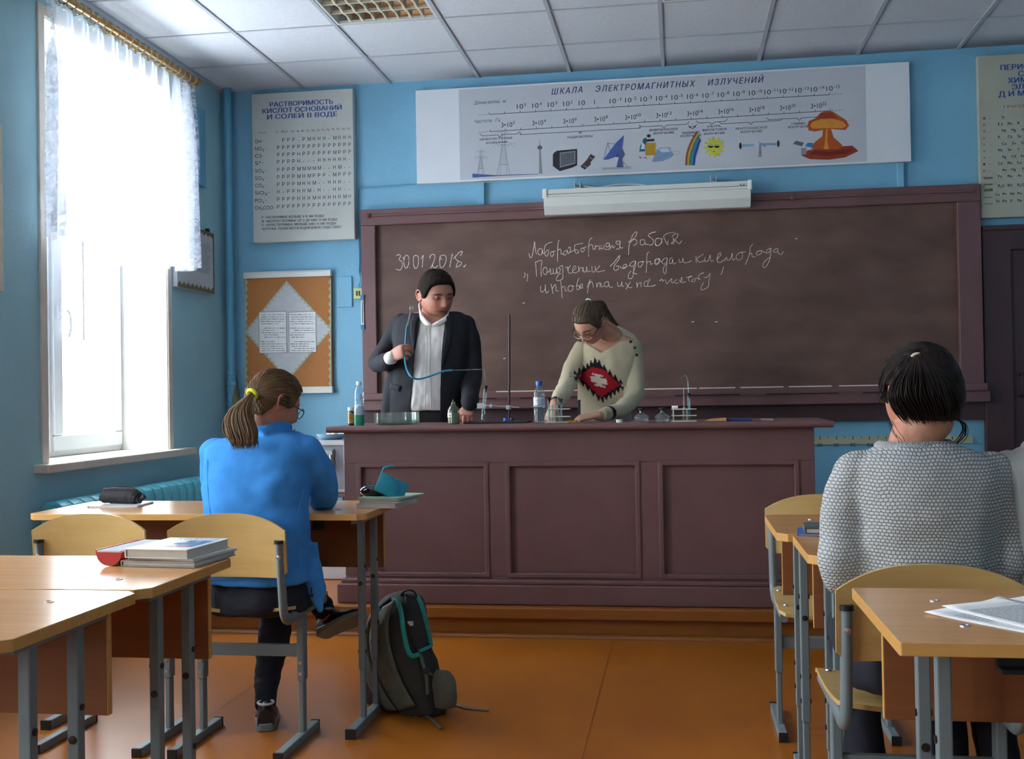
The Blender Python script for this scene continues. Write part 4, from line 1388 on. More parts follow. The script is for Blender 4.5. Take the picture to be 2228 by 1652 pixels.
for px_, m_ in ((1257, 'metal'), (1552, 'metal')):
    q_ = atY(px_, 400, SY + 0.05)
    mb = MB().box((q_.x - 0.02, SY + 0.02, zt), (q_.x - 0.014, YW, zt + 0.05)).box((q_.x + 0.014, SY + 0.02, zt), (q_.x + 0.02, YW, zt + 0.05)).box((q_.x - 0.02, SY + 0.03, zt - 0.002), (q_.x + 0.02, SY + 0.07, zt + 0.012))
    mb.build('bracket', M[m_], sc, bevel=0.002)
mb = MB().tube(spline([atY(1268, 405, SY + 0.06), atY(1300, 408, SY + 0.03), atY(1340, 402, SY + 0.04), atY(1380, 401, SY + 0.06), atY(1404, 403, SY + 0.06)], 6), 0.0035, 6)
mb.build('cord', M['white_plastic'], sc)
mb = MB().tube([(b.x - 0.06 + 0.012 * cos(t_ / 10 * pi), SY - 0.008, zt - 0.02 - 0.012 * sin(t_ / 10 * pi)) for t_ in range(11)], 0.003, 6).box((a.x + 0.03, SY - 0.003, zt - 0.034), (b.x - 0.03, SY + 0.002, zt - 0.031))
mb.build('pull_ring', M['steel_grey'], sc)

# ------------------------------------------------------------------ cork board with a white diamond
CY = YW - 0.035
x0, x1, z0, z1 = bbox_px((532, 600), (723, 848), CY)
M['cork'] = pbr('orange brown board', (178, 116, 62), 0.75, vary=0.06, scale=60, bump=0.1, bscale=200)
M['lace'] = pbr('greenish lace paper edge', (170, 176, 150), 0.8, vary=0.1, scale=60)
cb = thing('notice_board', ((x0 + x1) / 2, YW, z0), 'orange brown notice board with a white diamond sheet and two typed pages', 'notice board')
mb = MB().box((x0, CY, z0), (x1, YW - 0.002, z1))
mb.build('panel', M['cork'], cb, bevel=0.002)
for zz_ in (z1, z0):
    mb = MB().prism([(CY - 0.015, zz_ - 0.022), (CY + 0.02, zz_ - 0.022), (CY + 0.02, zz_ + 0.022), (CY - 0.008, zz_ + 0.022), (CY - 0.016, zz_ + 0.01)][::-1], lambda u, v, d: (d, u, v), x0 - 0.004, x1 + 0.004)
    mb.build('rail', M['offwhite'], cb, bevel=0.002)
T5 = CY - 0.001
mb = MB()
dia = [(623, 612), (721, 717), (626, 828), (533, 722)]
flat(mb, dia[::-1], T5)
mb.build('diamond_sheet', M['paper_grey'], cb)
mb = MB()
for i in range(4):
    p, q = dia[i], dia[(i + 1) % 4]
    c_ = (627, 720)
    n_ = 13
    for k_ in range(n_):
        a_, b_ = lerp(p, q, k_ / n_), lerp(p, q, (k_ + 1) / n_)
        m_ = lerp(lerp(a_, b_, 0.5), c_, 0.075)
        flat(mb, [a_, m_, b_], T5, 0, 0.0006)
    pline(mb, [p, q], 1.8, T5, 0, 0.0009)
for xs, sg in ((534.5, 1), (719.5, -1)):
    for k_ in range(15):
        ya, yb_ = 606 + k_ * 15.8, 606 + (k_ + 1) * 15.8
        flat(mb, [(xs, ya), (xs + sg * 5, (ya + yb_) / 2), (xs, yb_)][::1 if sg < 0 else -1], T5, 0, 0.0006)
    pline(mb, [(xs, 605), (xs, 846)], 2.2, T5, 0, 0.0009)
mb.build('lace_edge', M['lace'], cb)
for pa, pb in (((563, 679), (625, 768)), ((628, 679), (689, 767))):
    xa, xb, za, zb = bbox_px(pa, pb, T5)
    mb = MB().box((xa, T5 - 0.003, za), (xb, T5 - 0.001, zb))
    pg = mb.build('page', M['paper'], cb)
    mb = MB()
    for r_ in range(17):
        yb_ = pa[1] + 6 + r_ * 4.9
        xe = pb[0] - random.choice((3, 5, 8, 18, 26))
        xs = pa[0] + random.choice((3, 4, 6, 12))
        if r_ in (5, 11):
            continue
        xx = xs
        while xx < xe:
            l_ = random.uniform(4, 11)
            pline(mb, [(xx, yb_), (min(xx + l_, xe), yb_ - 0.3)], random.choice((1.0, 1.3, 1.6)), T5 - 0.0034, 0)
            xx += l_ + 1.6
    mb.build('typed_text', M['ink_grey'], pg)
    mb = MB()
    for lo_, hi_ in (((xa, za), (xa + 0.003, zb)), ((xb - 0.003, za), (xb, zb)), ((xa, za), (xb, za + 0.003)), ((xa, zb - 0.003), (xb, zb))):
        mb.box((lo_[0], T5 - 0.0036, lo_[1]), (hi_[0], T5 - 0.003, hi_[1]))
    mb.build('page_border', M['ink_grey'], pg)

# framed notice on the window wall, behind the curtain edge
FX = XL + 0.03
a, b = atX(384, 486, FX), atX(466, 640, FX)
fn = thing('framed_notice', (XL, (a.y + b.y) / 2, b.z), 'framed typed notice on the window wall, half behind the curtain edge', 'notice')
y0, y1 = atX(385, 560, FX).y, atX(465, 560, FX).y
z0, z1 = atX(465, 640, FX).z, atX(462, 508, FX).z
mb = MB().box((XL + 0.001, y0, z0), (FX, y1, z1))
mb.build('backing', M['paper_grey'], fn, bevel=0.002)
M['gilt'] = pbr('dull gilt edging', (112, 104, 70), 0.5, vary=0.2, scale=60)
mb = MB()
for lo_, hi_ in (((y0, z0), (y1, z0 + 0.02)), ((y0, z1 - 0.014), (y1, z1)), ((y1 - 0.012, z0), (y1, z1))):
    mb.box((FX, lo_[0], lo_[1]), (FX + 0.004, hi_[0], hi_[1]))
for k_ in range(9):
    ya = y0 + (y1 - y0) * k_ / 9
    yb_ = y0 + (y1 - y0) * (k_ + 1) / 9
    mb.add([(FX + 0.002, ya, z1 - 0.012), (FX + 0.002, yb_, z1 - 0.012), (FX + 0.002, (ya + yb_) / 2, z1 - 0.035)], [(0, 1, 2)])
    mb.add([(FX + 0.002, ya, z0 + 0.018), (FX + 0.002, yb_, z0 + 0.018), (FX + 0.002, (ya + yb_) / 2, z0 + 0.04)], [(0, 1, 2)])
mb.build('border', M['gilt'], fn)
mb = MB()
for r_ in range(16):
    zz_ = z1 - 0.09 - r_ * 0.012
    for xa, xb in ((0.06, 0.44), (0.56, 0.93)):
        mb.box((FX, y0 + (y1 - y0) * xa, zz_), (FX + 0.001, y0 + (y1 - y0) * (xb - random.uniform(0, 0.12)), zz_ + 0.006))
mb.build('typed_text', M['ink_pale'], fn)
mb = MB().box((XL + 0.004, y1 - 0.07, z1), (FX - 0.004, y1 - 0.045, z1 + 0.025))
mb.build('hanger', M['dark_metal'], fn)

# edge of another notice nearer the viewer on the window wall
a, b = atX(5, 272, XL + 0.02), atX(5, 635, XL + 0.02)
en = MB().box((XL + 0.001, a.y - 0.7, b.z), (XL + 0.02, a.y, a.z))
tag(en.build('pinboard', M['cream'], bevel=0.003), 'cream pinboard on the window wall, cut off by the photo edge', 'pinboard')

# blue painted trunking strip on the window wall, plates, socket, thermometer, wires
y0, y1 = atX(433, 300, XL + 0.02).y, atX(446, 300, XL + 0.02).y
z1, z0 = atX(438, 236, XL + 0.02).z, atX(445, 408, XL + 0.02).z
en = MB().box((XL + 0.001, y0, z0), (XL + 0.025, y1, z1))
tag(en.build('cable_trunking', M['pipe_blue'], bevel=0.003), 'blue painted vertical cable trunking between curtain edge and heating pipe', 'trunking')
x0, x1, z0, z1 = bbox_px((733, 602), (766, 668), YW - 0.012)
en = MB().box((x0, YW - 0.014, z0), (x1, YW - 0.001, z1))
tag(en.build('junction_cover', M['wall_blue'], bevel=0.002), 'blue painted cover plate beside the notice board', 'cover plate')
x0, x1, z0, z1 = bbox_px((769, 627), (790, 650), YW - 0.03)
so = thing('power_socket', ((x0 + x1) / 2, YW, z0), 'yellowed double power socket on the blue wall beside the chalkboard frame', 'socket')
M['yellowed'] = pbr('yellowed plastic', (196, 204, 150), 0.45, vary=0.05)
mb = MB().box((x0, YW - 0.034, z0), (x1, YW - 0.001, z1))
mb.build('housing', M['yellowed'], so, bevel=0.004)
mb = MB()
for sx in (0.3, 0.56):
    mb.box((x0 + (x1 - x0) * sx, YW - 0.036, z0 + 0.02), (x0 + (x1 - x0) * (sx + 0.16), YW - 0.033, z1 - 0.02))
mb.build('slot', M['black_plastic'], so)
th = thing('thermometer', (-2.1, YW, 1.6), 'slim wall thermometer with blue ends beside the chalkboard frame', 'thermometer')
x0, x1, z0, z1 = bbox_px((785, 646), (792, 717), YW - 0.085)
x0, x1 = x0 - 0.0, x1 - 0.0
mb = MB().box((x0, YW - 0.085, z0 + 0.03), (x1, YW - 0.0765, z1 - 0.02))
mb.build('scale_strip', M['white_plastic'], th, bevel=0.002)
mb = MB().box((x0 - 0.003, YW - 0.086, z0), (x1 + 0.003, YW - 0.0765, z0 + 0.032)).box((x0 - 0.003, YW - 0.086, z1 - 0.025), (x1 + 0.003, YW - 0.0765, z1 + 0.012))
M['cyan_plastic'] = pbr('blue plastic', (34, 120, 160), 0.4)
mb.build('end_clip', M['cyan_plastic'], th, bevel=0.002)
mb = MB().cyl(((x0 + x1) / 2, YW - 0.0865, z0 + 0.04), ((x0 + x1) / 2, YW - 0.0865, z1 - 0.03), 0.003, n=8)
mb.build('capillary', M['ink_grey'], th)
wr = MB()
wr.tube(spline([atY(905, 401, YW - 0.01), atY(884, 402, YW - 0.01), atY(850, 405, YW - 0.01), atY(780, 409, YW - 0.01)], 5), 0.004, 6)
wr.tube(spline([atY(780, 409, YW - 0.01), atY(779, 470, YW - 0.01), atY(782, 560, YW - 0.01), atY(781, 590, YW - 0.012), atY(784, 608, YW - 0.02), atY(780, 624, YW - 0.02)], 5), 0.0045, 6)
tag(wr.build('cable', M['pipe_blue']), 'thin blue painted cable running along the wall and down to the power socket', 'cable')
for n_, (px_, ya, yb_, lab) in enumerate(((1046, 404, 449, 'blue boxed pipe strip between the long poster and the chalkboard top, beside the projection screen'),
                                         (1960, 352, 412, 'blue boxed pipe strip below the far end of the long poster'))):
    q0, q1 = atY(px_ - 8, ya, YW - 0.03), atY(px_ + 8, yb_, YW - 0.03)
    en = MB().box((q0.x, YW - 0.03, max(q1.z, 2.392)), (q1.x, YW - 0.001, atY(px_, 300, YW).z * 0 + z0p - 0.004))
    tag(en.build('pipe_casing', M['wall_blue'], bevel=0.003), lab, 'pipe casing')

# long wooden metre rule hung upside down below the chalkboard
RY = YW - 0.012
a, b = atY(1700, 953, RY), atY(2117, 947, RY)
M['rule'] = pbr('yellowed painted rule', (186, 186, 158), 0.55, vary=0.06, scale=10)
ru = thing('metre_rule', ((a.x + b.x) / 2, YW, 0.82), 'long yellowed demonstration ruler on the blue wall below the chalkboard', 'ruler')
zt, zb_ = atY(1900, 950, RY).z, atY(1900, 967, RY).z
mb = MB().box((b.x - 0.98, RY, zb_), (b.x, YW - 0.001, zt))
mb.build('strip', M['rule'], ru, bevel=0.002)
mb = MB()
for i, px_ in enumerate((1784, 1820, 1856, 1892, 1928, 1964, 2000, 2036, 2072)):
    pline(mb, [(px_, 950), (px_, 957)], 1.6, RY - 0.0008, 0)
    pline(mb, [(px_ + 18, 949.5), (px_ + 18, 954)], 1.2, RY - 0.0008, 0)
    tline(mb, str(40 - 10 * i if i < 4 else 10 * (i - 3) + 50), (px_ - 6, 965), (px_ + 6, 964.5), 7.5, RY - 0.0008, 0, flip=True)
mb.build('graduation', M['ink_dark'], ru)

# dark maroon strip under the ledge, door with frame
mb = MB()
zsk = atY(1900, 915, YW - 0.02).z
mb.box((bx0, YW - 0.045, zsk), (bx1 + 0.01, YW - 0.001, 1.055))
struct(mb, 'trim_1', M['maroon_dark'])
dx0 = 1.845
mb = MB()
mb.box((dx0 - 0.005, YW - 0.05, 0.144), (dx0 + 0.16, YW, 2.12)); mb.box((dx0 - 0.005, YW - 0.05, 1.98), (XR, YW, 2.12))
mb.box((dx0 - 0.005, YW - 0.065, 2.1), (XR, YW, 2.13))
dr = bpy.data.objects.new('door_1', None)
COL.objects.link(dr)
dr.location = (dx0 + 0.6, YW, 0.144)
dr['kind'] = 'structure'
mb.build('door_frame', M['maroon_dark'], dr, bevel=0.005)
mb = MB()
mb.box((dx0 + 0.16, YW - 0.03, 0.15), (dx0 + 1.1, YW - 0.002, 1.98))
for z0_, z1_ in ((0.3, 0.85), (0.98, 1.5), (1.6, 1.88)):
    for q0, q1, r0_, r1_ in ((dx0 + 0.28, dx0 + 0.98, z0_, z0_ + 0.02), (dx0 + 0.28, dx0 + 0.98, z1_ - 0.02, z1_), (dx0 + 0.28, dx0 + 0.30, z0_, z1_), (dx0 + 0.96, dx0 + 0.98, z0_, z1_)):
        mb.box((q0, YW - 0.042, r0_), (q1, YW - 0.028, r1_))
mb.build('door_leaf', M['maroon_dark'], dr, bevel=0.005)
mb = MB().tube(spline([(dx0 + 0.2, YW - 0.04, 1.22), (dx0 + 0.2, YW - 0.09, 1.215), (dx0 + 0.2, YW - 0.09, 1.1), (dx0 + 0.2, YW - 0.04, 1.09)], 5), 0.009, 8)
mb.build('door_handle', M['dark_metal'], dr)
# ================================================================== FURNITURE
# ------------------------------------------------------------------ teacher's demonstration desk
fd = thing('demonstration_desk', (-0.51, 5.55, 0.144), 'long maroon demonstration desk with three recessed front panels on the podium', 'desk')
DX0, DX1, DY0, DY1 = -1.645, 0.615, 5.27, 5.83
mb = MB().prism(rrect(0.65, 0.03, 0.0149, 5), lambda u, v, d: (d, 5.525 + u, 0.993 + v), -1.712, 0.695, smooth=True)
mb.build('worktop', M['maroon'], fd, sharp=60)
mb = MB()
PAN = [(-1.576, -0.924), (-0.836, -0.195), (-0.103, 0.541)]
PZ0, PZ1 = 0.272, 0.824
mb.box((DX0, DY0, PZ1), (DX1, DY0 + 0.03, 0.978)); mb.box((DX0, DY0, 0.2), (DX1, DY0 + 0.03, PZ0))
xs = [DX0] + [v for p in PAN for v in p] + [DX1]
for i in range(0, 8, 2):
    mb.box((xs[i], DY0, PZ0), (xs[i + 1], DY0 + 0.03, PZ1))
mb.box((DX0, DY0 + 0.03, 0.15), (DX0 + 0.03, DY1, 0.978)); mb.box((DX1 - 0.03, DY0 + 0.03, 0.15), (DX1, DY1, 0.978))
for xm in (-0.88, -0.15):
    mb.box((xm - 0.012, DY0 + 0.06, 0.15), (xm + 0.012, DY1, 0.978))
mb.build('carcass', M['maroon'], fd, bevel=0.003)
for a, b in PAN:
    mb = MB().box((a - 0.005, DY0 + 0.022, PZ0 - 0.005), (b + 0.005, DY0 + 0.045, PZ1 + 0.005))
    pn = mb.build('panel', M['maroon'], fd)
    mb = MB()
    for lo, hi in (((a, PZ0), (b, PZ0 + 0.016)), ((a, PZ1 - 0.016), (b, PZ1)), ((a, PZ0), (a + 0.016, PZ1)), ((b - 0.016, PZ0), (b, PZ1))):
        mb.box((lo[0] - 0.004, DY0 - 0.008, lo[1] - 0.004), (hi[0] + 0.004, DY0 + 0.02, hi[1] + 0.004))
    mb.build('bead', M['maroon'], pn, bevel=0.005)
mb = MB()
mb.box((DX0 - 0.03, 5.222, 0.146), (DX1 + 0.03, 5.28, 0.24)); mb.box((DX0 - 0.015, 5.24, 0.24), (DX1 + 0.015, 5.28, 0.262))
mb.box((DX0 - 0.03, 5.28, 0.146), (DX0 + 0.01, DY1, 0.24)); mb.box((DX1 - 0.01, 5.28, 0.146), (DX1 + 0.03, DY1, 0.24))
mb.build('plinth', M['maroon'], fd, bevel=0.006)

# ------------------------------------------------------------------ grey metal box on a pale cabinet, behind the desk end
q0, q1 = atY(640, 958, 5.92), atY(749, 1076, 5.92)
zt, zb_ = atY(700, 958, 5.92).z, atY(700, 1074, 5.92).z
gx0, gx1 = -2.2, q1.x + 0.02
M['shelf_maroon'] = M['maroon']
sh = MB().box((gx0 - 0.03, 5.9, zb_ - 0.02), (gx1 + 0.02, 6.3, zb_))
for lx in (gx0, gx1 - 0.03):
    for ly in (5.92, 6.26):
        sh.box((lx, ly, 0.44), (lx + 0.025, ly + 0.025, zb_ - 0.02))
st = thing('stand', ((gx0 + gx1) / 2, 6.1, 0.144), 'pale low cabinet with a maroon top frame carrying the grey metal case', 'stand')
sh.build('frame', M['maroon'], st, bevel=0.003)
mb = MB().box((gx0 - 0.03, 5.88, 0.146), (gx1 + 0.03, 6.32, 0.44))
mb.build('cabinet', M['pale'], st, bevel=0.006)
mc = thing('metal_case', ((gx0 + gx1) / 2, 6.1, zb_ + 0.001), 'grey aluminium case with a drop handle behind the end of the demonstration desk', 'case')
mb = MB().box((gx0, 5.92, zb_ + 0.001), (gx1, 6.28, zt))
mb.build('body', M['alu'], mc, bevel=0.008)
mb = MB()
for lo, hi in (((gx0, zt - 0.03), (gx1, zt)), ((gx0, zb_ + 0.003), (gx1, zb_ + 0.02)), ((gx1 - 0.018, zb_ + 0.02), (gx1, zt - 0.03)), ((gx0, zb_ + 0.02), (gx0 + 0.018, zt - 0.03))):
    mb.box((lo[0], 5.914, lo[1]), (hi[0], 5.921, hi[1]))
mb.build('rim', M['metal'], mc, bevel=0.002)
hx, hz = atY(707, 998, 5.91).x, atY(707, 998, 5.91).z
mb = MB().box((hx - 0.055, 5.908, hz - 0.055), (hx + 0.055, 5.9205, hz + 0.055))
hp = mb.build('handle_recess', M['steel_grey'], mc, bevel=0.01)
mb = MB().box((hx - 0.045, 5.9, hz + 0.02), (hx + 0.045, 5.915, hz + 0.045))
mb.tube(spline([(hx - 0.035, 5.9, hz + 0.02), (hx - 0.035, 5.893, hz - 0.03), (hx, 5.89, hz - 0.04), (hx + 0.035, 5.893, hz - 0.03), (hx + 0.035, 5.9, hz + 0.02)], 5), 0.007, 8)
mb.build('handle', M['metal'], hp)
M['tray_blue'] = pbr('pale blue plastic', (150, 196, 222), 0.4)
ty = thing('tray', (atY(722, 955, 6.0).x, 6.0, zt), 'pale blue oval plastic dish on top of the grey metal case', 'dish')
mb = MB()
cx_ = atY(722, 955, 6.0).x
for ring_, (r_, h_) in enumerate(((0.05, 0.003), (0.07, 0.012), (0.082, 0.03), (0.078, 0.03), (0.066, 0.014), (0.04, 0.008))):
    pass
prof = [(0.0, 0.002), (0.045, 0.002), (0.066, 0.012), (0.078, 0.032), (0.074, 0.032), (0.062, 0.016), (0.043, 0.007), (0.0, 0.007)]
mb.lathe(prof, (0, 0, 0), 28)
mb.v = [Vector((q.x * 1.15 + cx_, q.y * 0.9 + 6.0, q.z + zt)) for q in mb.v]
mb.build('dish', M['tray_blue'], ty)
for i, (dx, dy) in enumerate(((0.02, -0.01), (-0.015, 0.012))):
    mb = MB().ball((cx_ + dx, 6.0 + dy, zt + 0.03), (0.018, 0.022, 0.02), 14, 10)
    tag(mb.build('chalk_lump', M['chalk']), ('white chalk lump nearer the desk, lying in the pale blue dish', 'white chalk lump at the back of the pale blue dish')[i], 'chalk', 'chalk in the blue dish')


# ------------------------------------------------------------------ school desks
def school_desk(label, x0, y0, w_, d_, h_, hook=True, flip=False, ch=0.028, inset=0.062):
    """two-seat desk; local origin at its floor centre, +Y is the side away from the sitter"""
    t = thing('school_desk', (x0 + w_ / 2, y0 + d_ / 2, 0), label, 'desk', 'two-seat school desks', rz=pi if flip else 0)
    W, D = w_ / 2, d_ / 2
    mb = MB()
    c = ch
    ring = [(-W + c, -D), (W - c, -D), (W, -D + c), (W, D - c), (W - c, D), (-W + c, D), (-W, D - c), (-W, -D + c)]
    mb.prism(ring, lambda u, v, d: (u, v, d), h_ - 0.022, h_)
    for i, p in enumerate(mb.f):
        mb.mi[i] = 0 if i == 1 else 1
    mb.build('tabletop', [M['desk_top'], M['desk_edge']], t, bevel=0.0015, world=False)
    for sx, sy in ((-1, -1), (1, -1), (-1, 1), (1, 1)):
        mb = MB().lathe([(0.009, 0.0), (0.009, 0.0015), (0.0055, 0.002), (0.0055, 0.0008), (0.0, 0.0008)], (sx * (W - 0.13), sy * 0.11, h_), 14)
        mb.build('bolt', M['metal'], t, world=False)
    mb = MB()
    mb.box((-W + 0.05, D - 0.055, 0.515), (W - 0.05, D - 0.038, h_ - 0.023))
    o = mb.build('modesty_panel', M['panel_wood'], t, bevel=0.001, world=False)
    eb = MB().box((-W + 0.0485, D - 0.055, 0.515), (-W + 0.05, D - 0.038, h_ - 0.023)).box((W - 0.05, D - 0.055, 0.515), (W - 0.0485, D - 0.038, h_ - 0.023))
    eb.build('edge_band', M['desk_edge'], o, world=False)
    for sx in (-1, 1):
        X = sx * (W - inset)
        for k_, yy in enumerate((-D + 0.165, -D + 0.325)):
            mb = MB()
            mb.box((X - 0.012, yy - 0.013, 0.2), (X + 0.012, yy + 0.013, h_ - 0.023))
            mb.box((X - 0.0095, yy - 0.0105, 0.03), (X + 0.0095, yy + 0.0105, 0.2))
            lg = mb.build('leg', M['steel_grey'], t, bevel=0.003, world=False)
            mb = MB()
            for zz_ in (0.26, 0.33, 0.56):
                mb.lathe([(0.007, 0), (0.007, 0.003), (0.0, 0.004)], (X + 0.012, yy, zz_), 10, axis=(1, 0, 0))
                mb.lathe([(0.007, 0), (0.007, 0.003), (0.0, 0.004)], (X - 0.012, yy, zz_), 10, axis=(-1, 0, 0))
            mb.lathe([(0.008, 0), (0.008, 0.003), (0.0, 0.004)], (X, yy - 0.013, 0.5), 10, axis=(0, -1, 0), mi=0)
            mb.build('screw', M['dark_metal'], lg, world=False)
        mb = MB().box((X - 0.016, -D + 0.01, 0.0), (X + 0.016, -D + 0.405, 0.032))
        ft = mb.build('foot', M['steel_grey'], t, bevel=0.003, world=False)
        mb = MB().box((X - 0.017, -D + 0.002, 0.0), (X + 0.017, -D + 0.012, 0.034)).box((X - 0.017, -D + 0.403, 0.0), (X + 0.017, -D + 0.411, 0.034))
        mb.build('end_cap', M['black_plastic'], ft, world=False)
        mb = MB().box((X - 0.016, -D + 0.1, h_ - 0.045), (X + 0.016, -D + 0.42, h_ - 0.022))
        mb.build('bearer', M['steel_grey'], t, world=False)
        if hook:
            hx = sx * (W - 0.19)
            mb = MB().box((hx - 0.022, -D + 0.085, h_ - 0.062), (hx + 0.022, -D + 0.1, h_ - 0.022)).box((hx - 0.022, -D + 0.06, h_ - 0.062), (hx + 0.022, -D + 0.1, h_ - 0.055))
            mb.build('bag_hook', M['black_plastic'], t, world=False)
    return t


DH = 0.76
school_desk('school desk of the girl in the blue fleece, by the turquoise radiator', -2.29, 3.60, 1.235, 0.47, DH)
school_desk('school desk with the book stack and red pencil case on it', -2.325, 2.172, 1.215, 0.467, DH)
school_desk('school desk butted against the near side of the desk with the book stack', -2.325, 1.685, 1.21, 0.477, DH)
school_desk('school desk with loose white papers on it, behind the girl in the grey knitted sweater', 0.333, 1.80, 1.24, 0.483, DH, ch=0.003, inset=0.1)
school_desk('school desk at which the girl in the grey knitted sweater sits', 0.297, 2.70, 1.24, 0.405, DH, inset=0.085)
school_desk('school desk facing the other way, nearest to the demonstration desk', 0.259, 3.108, 1.24, 0.482, DH, inset=0.085)


# ------------------------------------------------------------------ school chairs
def school_chair(label, x, y, rz=0.0):
    """plywood chair on an oval tube frame; local origin on the floor under the backrest, +Y is where the sitter faces"""
    t = thing('school_chair', (x, y, 0), label, 'chair', 'plywood school chairs', rz=rz)
    # backrest: gently curved plywood with an arched top
    nb, hw = 20, 0.200
    z0, zs, ztop = 0.575, 0.742, 0.783
    vs, fs = [], []

    def top(u):
        a = abs(u)
        return zs + (ztop - zs) * math.sqrt(max(0, 1 - (a * 0.985) ** 2)) if a < 1 else zs

    mb = MB()
    th_ = 0.011

    def bpt(u, v, s_):
        x_ = hw * u
        cut = 0.022 * max(0, abs(u) - 0.9) / 0.1
        zt_ = zs - 0.012 + (ztop - zs + 0.012) * (1 - abs(u) ** 2.6) if abs(u) < 1 else zs - 0.012
        zb_ = z0 + 0.02 * max(0, abs(u) - 0.85) ** 2 / 0.0225
        z_ = zb_ + (zt_ - zb_) * v
        y_ = 0.025 * (u * u) * -1 + 0.0 + s_
        lean = -0.02 * (z_ - 0.575) / 0.2
        return Vector((x_, y_ + 0.012 + lean, z_))
    n1, n2 = 24, 6
    mb.grid(lambda i, j: bpt(2 * i - 1, j, -th_ / 2), n1, n2)
    b0 = len(mb.v)
    mb.grid(lambda i, j: bpt(1 - 2 * i, j, th_ / 2), n1, n2)
    for i in range(n1):
        mb.f.append([i + 1, i, b0 + n1 - i, b0 + n1 - i - 1]); mb.mi.append(1); mb.sm.append(True)
        a_ = n2 * (n1 + 1)
        mb.f.append([a_ + i, a_ + i + 1, b0 + a_ + n1 - i - 1, b0 + a_ + n1 - i]); mb.mi.append(1); mb.sm.append(True)
    for j in range(n2):
        mb.f.append([j * (n1 + 1), (j + 1) * (n1 + 1), b0 + (j + 1) * (n1 + 1) + n1, b0 + j * (n1 + 1) + n1]); mb.mi.append(1); mb.sm.append(True)
        mb.f.append([(j + 1) * (n1 + 1) + n1, j * (n1 + 1) + n1, b0 + j * (n1 + 1), b0 + (j + 1) * (n1 + 1)]); mb.mi.append(1); mb.sm.append(True)
    mb.build('backrest', [M['plywood'], M['plywood']], t, world=False)
    # seat: dished plywood
    mb = MB()
    sw, sd = 0.195, 0.385

    def spt(u, v, s_):
        w_ = sw * (1.0 - 0.06 * (1 - v) ** 2)
        r_ = 0.04
        y_ = 0.055 + sd * v
        x_ = w_ * u * (1 - 0.10 * max(0, (abs(v - 0.5) - 0.42) / 0.08) ** 2)
        z_ = 0.452 + 0.012 * (u * u) - 0.012 * sin(pi * v) - 0.02 * max(0, v - 0.85) / 0.15
        return Vector((x_, y_, z_ + s_))
    mb.grid(lambda i, j: spt(2 * i - 1, j, 0.0055), 16, 14)
    b0 = len(mb.v)
    mb.grid(lambda i, j: spt(1 - 2 * i, j, -0.0055), 16, 14)
    n1, n2 = 16, 14
    for i in range(n1):
        mb.f.append([i + 1, i, b0 + n1 - i, b0 + n1 - i - 1]); mb.mi.append(0); mb.sm.append(True)
        a_ = n2 * (n1 + 1)
        mb.f.append([a_ + i, a_ + i + 1, b0 + a_ + n1 - i - 1, b0 + a_ + n1 - i]); mb.mi.append(0); mb.sm.append(True)
    for j in range(n2):
        mb.f.append([j * (n1 + 1), (j + 1) * (n1 + 1), b0 + (j + 1) * (n1 + 1) + n1, b0 + j * (n1 + 1) + n1]); mb.mi.append(0); mb.sm.append(True)
        mb.f.append([(j + 1) * (n1 + 1) + n1, j * (n1 + 1) + n1, b0 + j * (n1 + 1), b0 + (j + 1) * (n1 + 1)]); mb.mi.append(0); mb.sm.append(True)
    se = mb.build('seat', M['plywood'], t, world=False)
    mb = MB()
    for sx in (-1, 1):
        for yy in (0.11, 0.37):
            mb.lathe([(0.008, 0), (0.007, 0.003), (0.0, 0.004)], (sx * 0.168, yy, 0.462), 12)
    mb.build('rivet', M['metal'], se, world=False)
    for sx in (-1, 1):
        X = sx * 0.178
        path = spline([(X, -0.022, 0.69), (X, -0.012, 0.6), (X, 0.0, 0.5), (X, 0.012, 0.452), (X, 0.05, 0.43), (X, 0.11, 0.43), (X, 0.28, 0.434), (X, 0.41, 0.432)], 6)
        mb = MB().tube(path, 0.014, 14, flat=(0.95, 1.35), upv=(1, 0, 0))
        sf = mb.build('side_frame', M['steel_grey'], t, world=False)
        mb = MB().prism(rrect(0.029, 0.042, 0.012, 4), lambda u, v, d: (X + u, -0.0225 + v, d), 0.688, 0.699, smooth=True)
        mb.build('end_plug', M['black_plastic'], sf, world=False)
        mb = MB().lathe([(0.008, 0), (0.007, 0.003), (0.0, 0.004)], (X, -0.035, 0.645), 12, axis=(0, -1, 0))
        mb.build('bolt', M['metal'], sf, world=False)
        mb = MB()
        mb.box((X - 0.012, 0.155, 0.2), (X + 0.012, 0.197, 0.425))
        mb.box((X - 0.009, 0.159, 0.025), (X + 0.009, 0.193, 0.2))
        lg = mb.build('leg', M['steel_grey'], t, bevel=0.004, world=False)
        mb = MB()
        for zz_ in (0.225, 0.262):
            mb.lathe([(0.006, 0), (0.006, 0.002), (0.0, 0.003)], (X, 0.155, zz_), 10, axis=(0, -1, 0))
        mb.build('rivet', M['metal'], lg, world=False)
        mb = MB().box((X - 0.014, -0.06, 0.0), (X + 0.014, 0.3, 0.028))
        ft = mb.build('foot', M['steel_grey'], t, bevel=0.003, world=False)
        mb = MB().box((X - 0.015, -0.068, 0.0), (X + 0.015, -0.058, 0.03)).box((X - 0.015, 0.298, 0.0), (X + 0.015, 0.306, 0.03))
        mb.build('end_cap', M['black_plastic'], ft, world=False)
    mb = MB().box((-0.166, 0.165, 0.28), (0.166, 0.187, 0.32))
    mb.build('crossbar', M['steel_grey'], t, bevel=0.003, world=False)
    return t


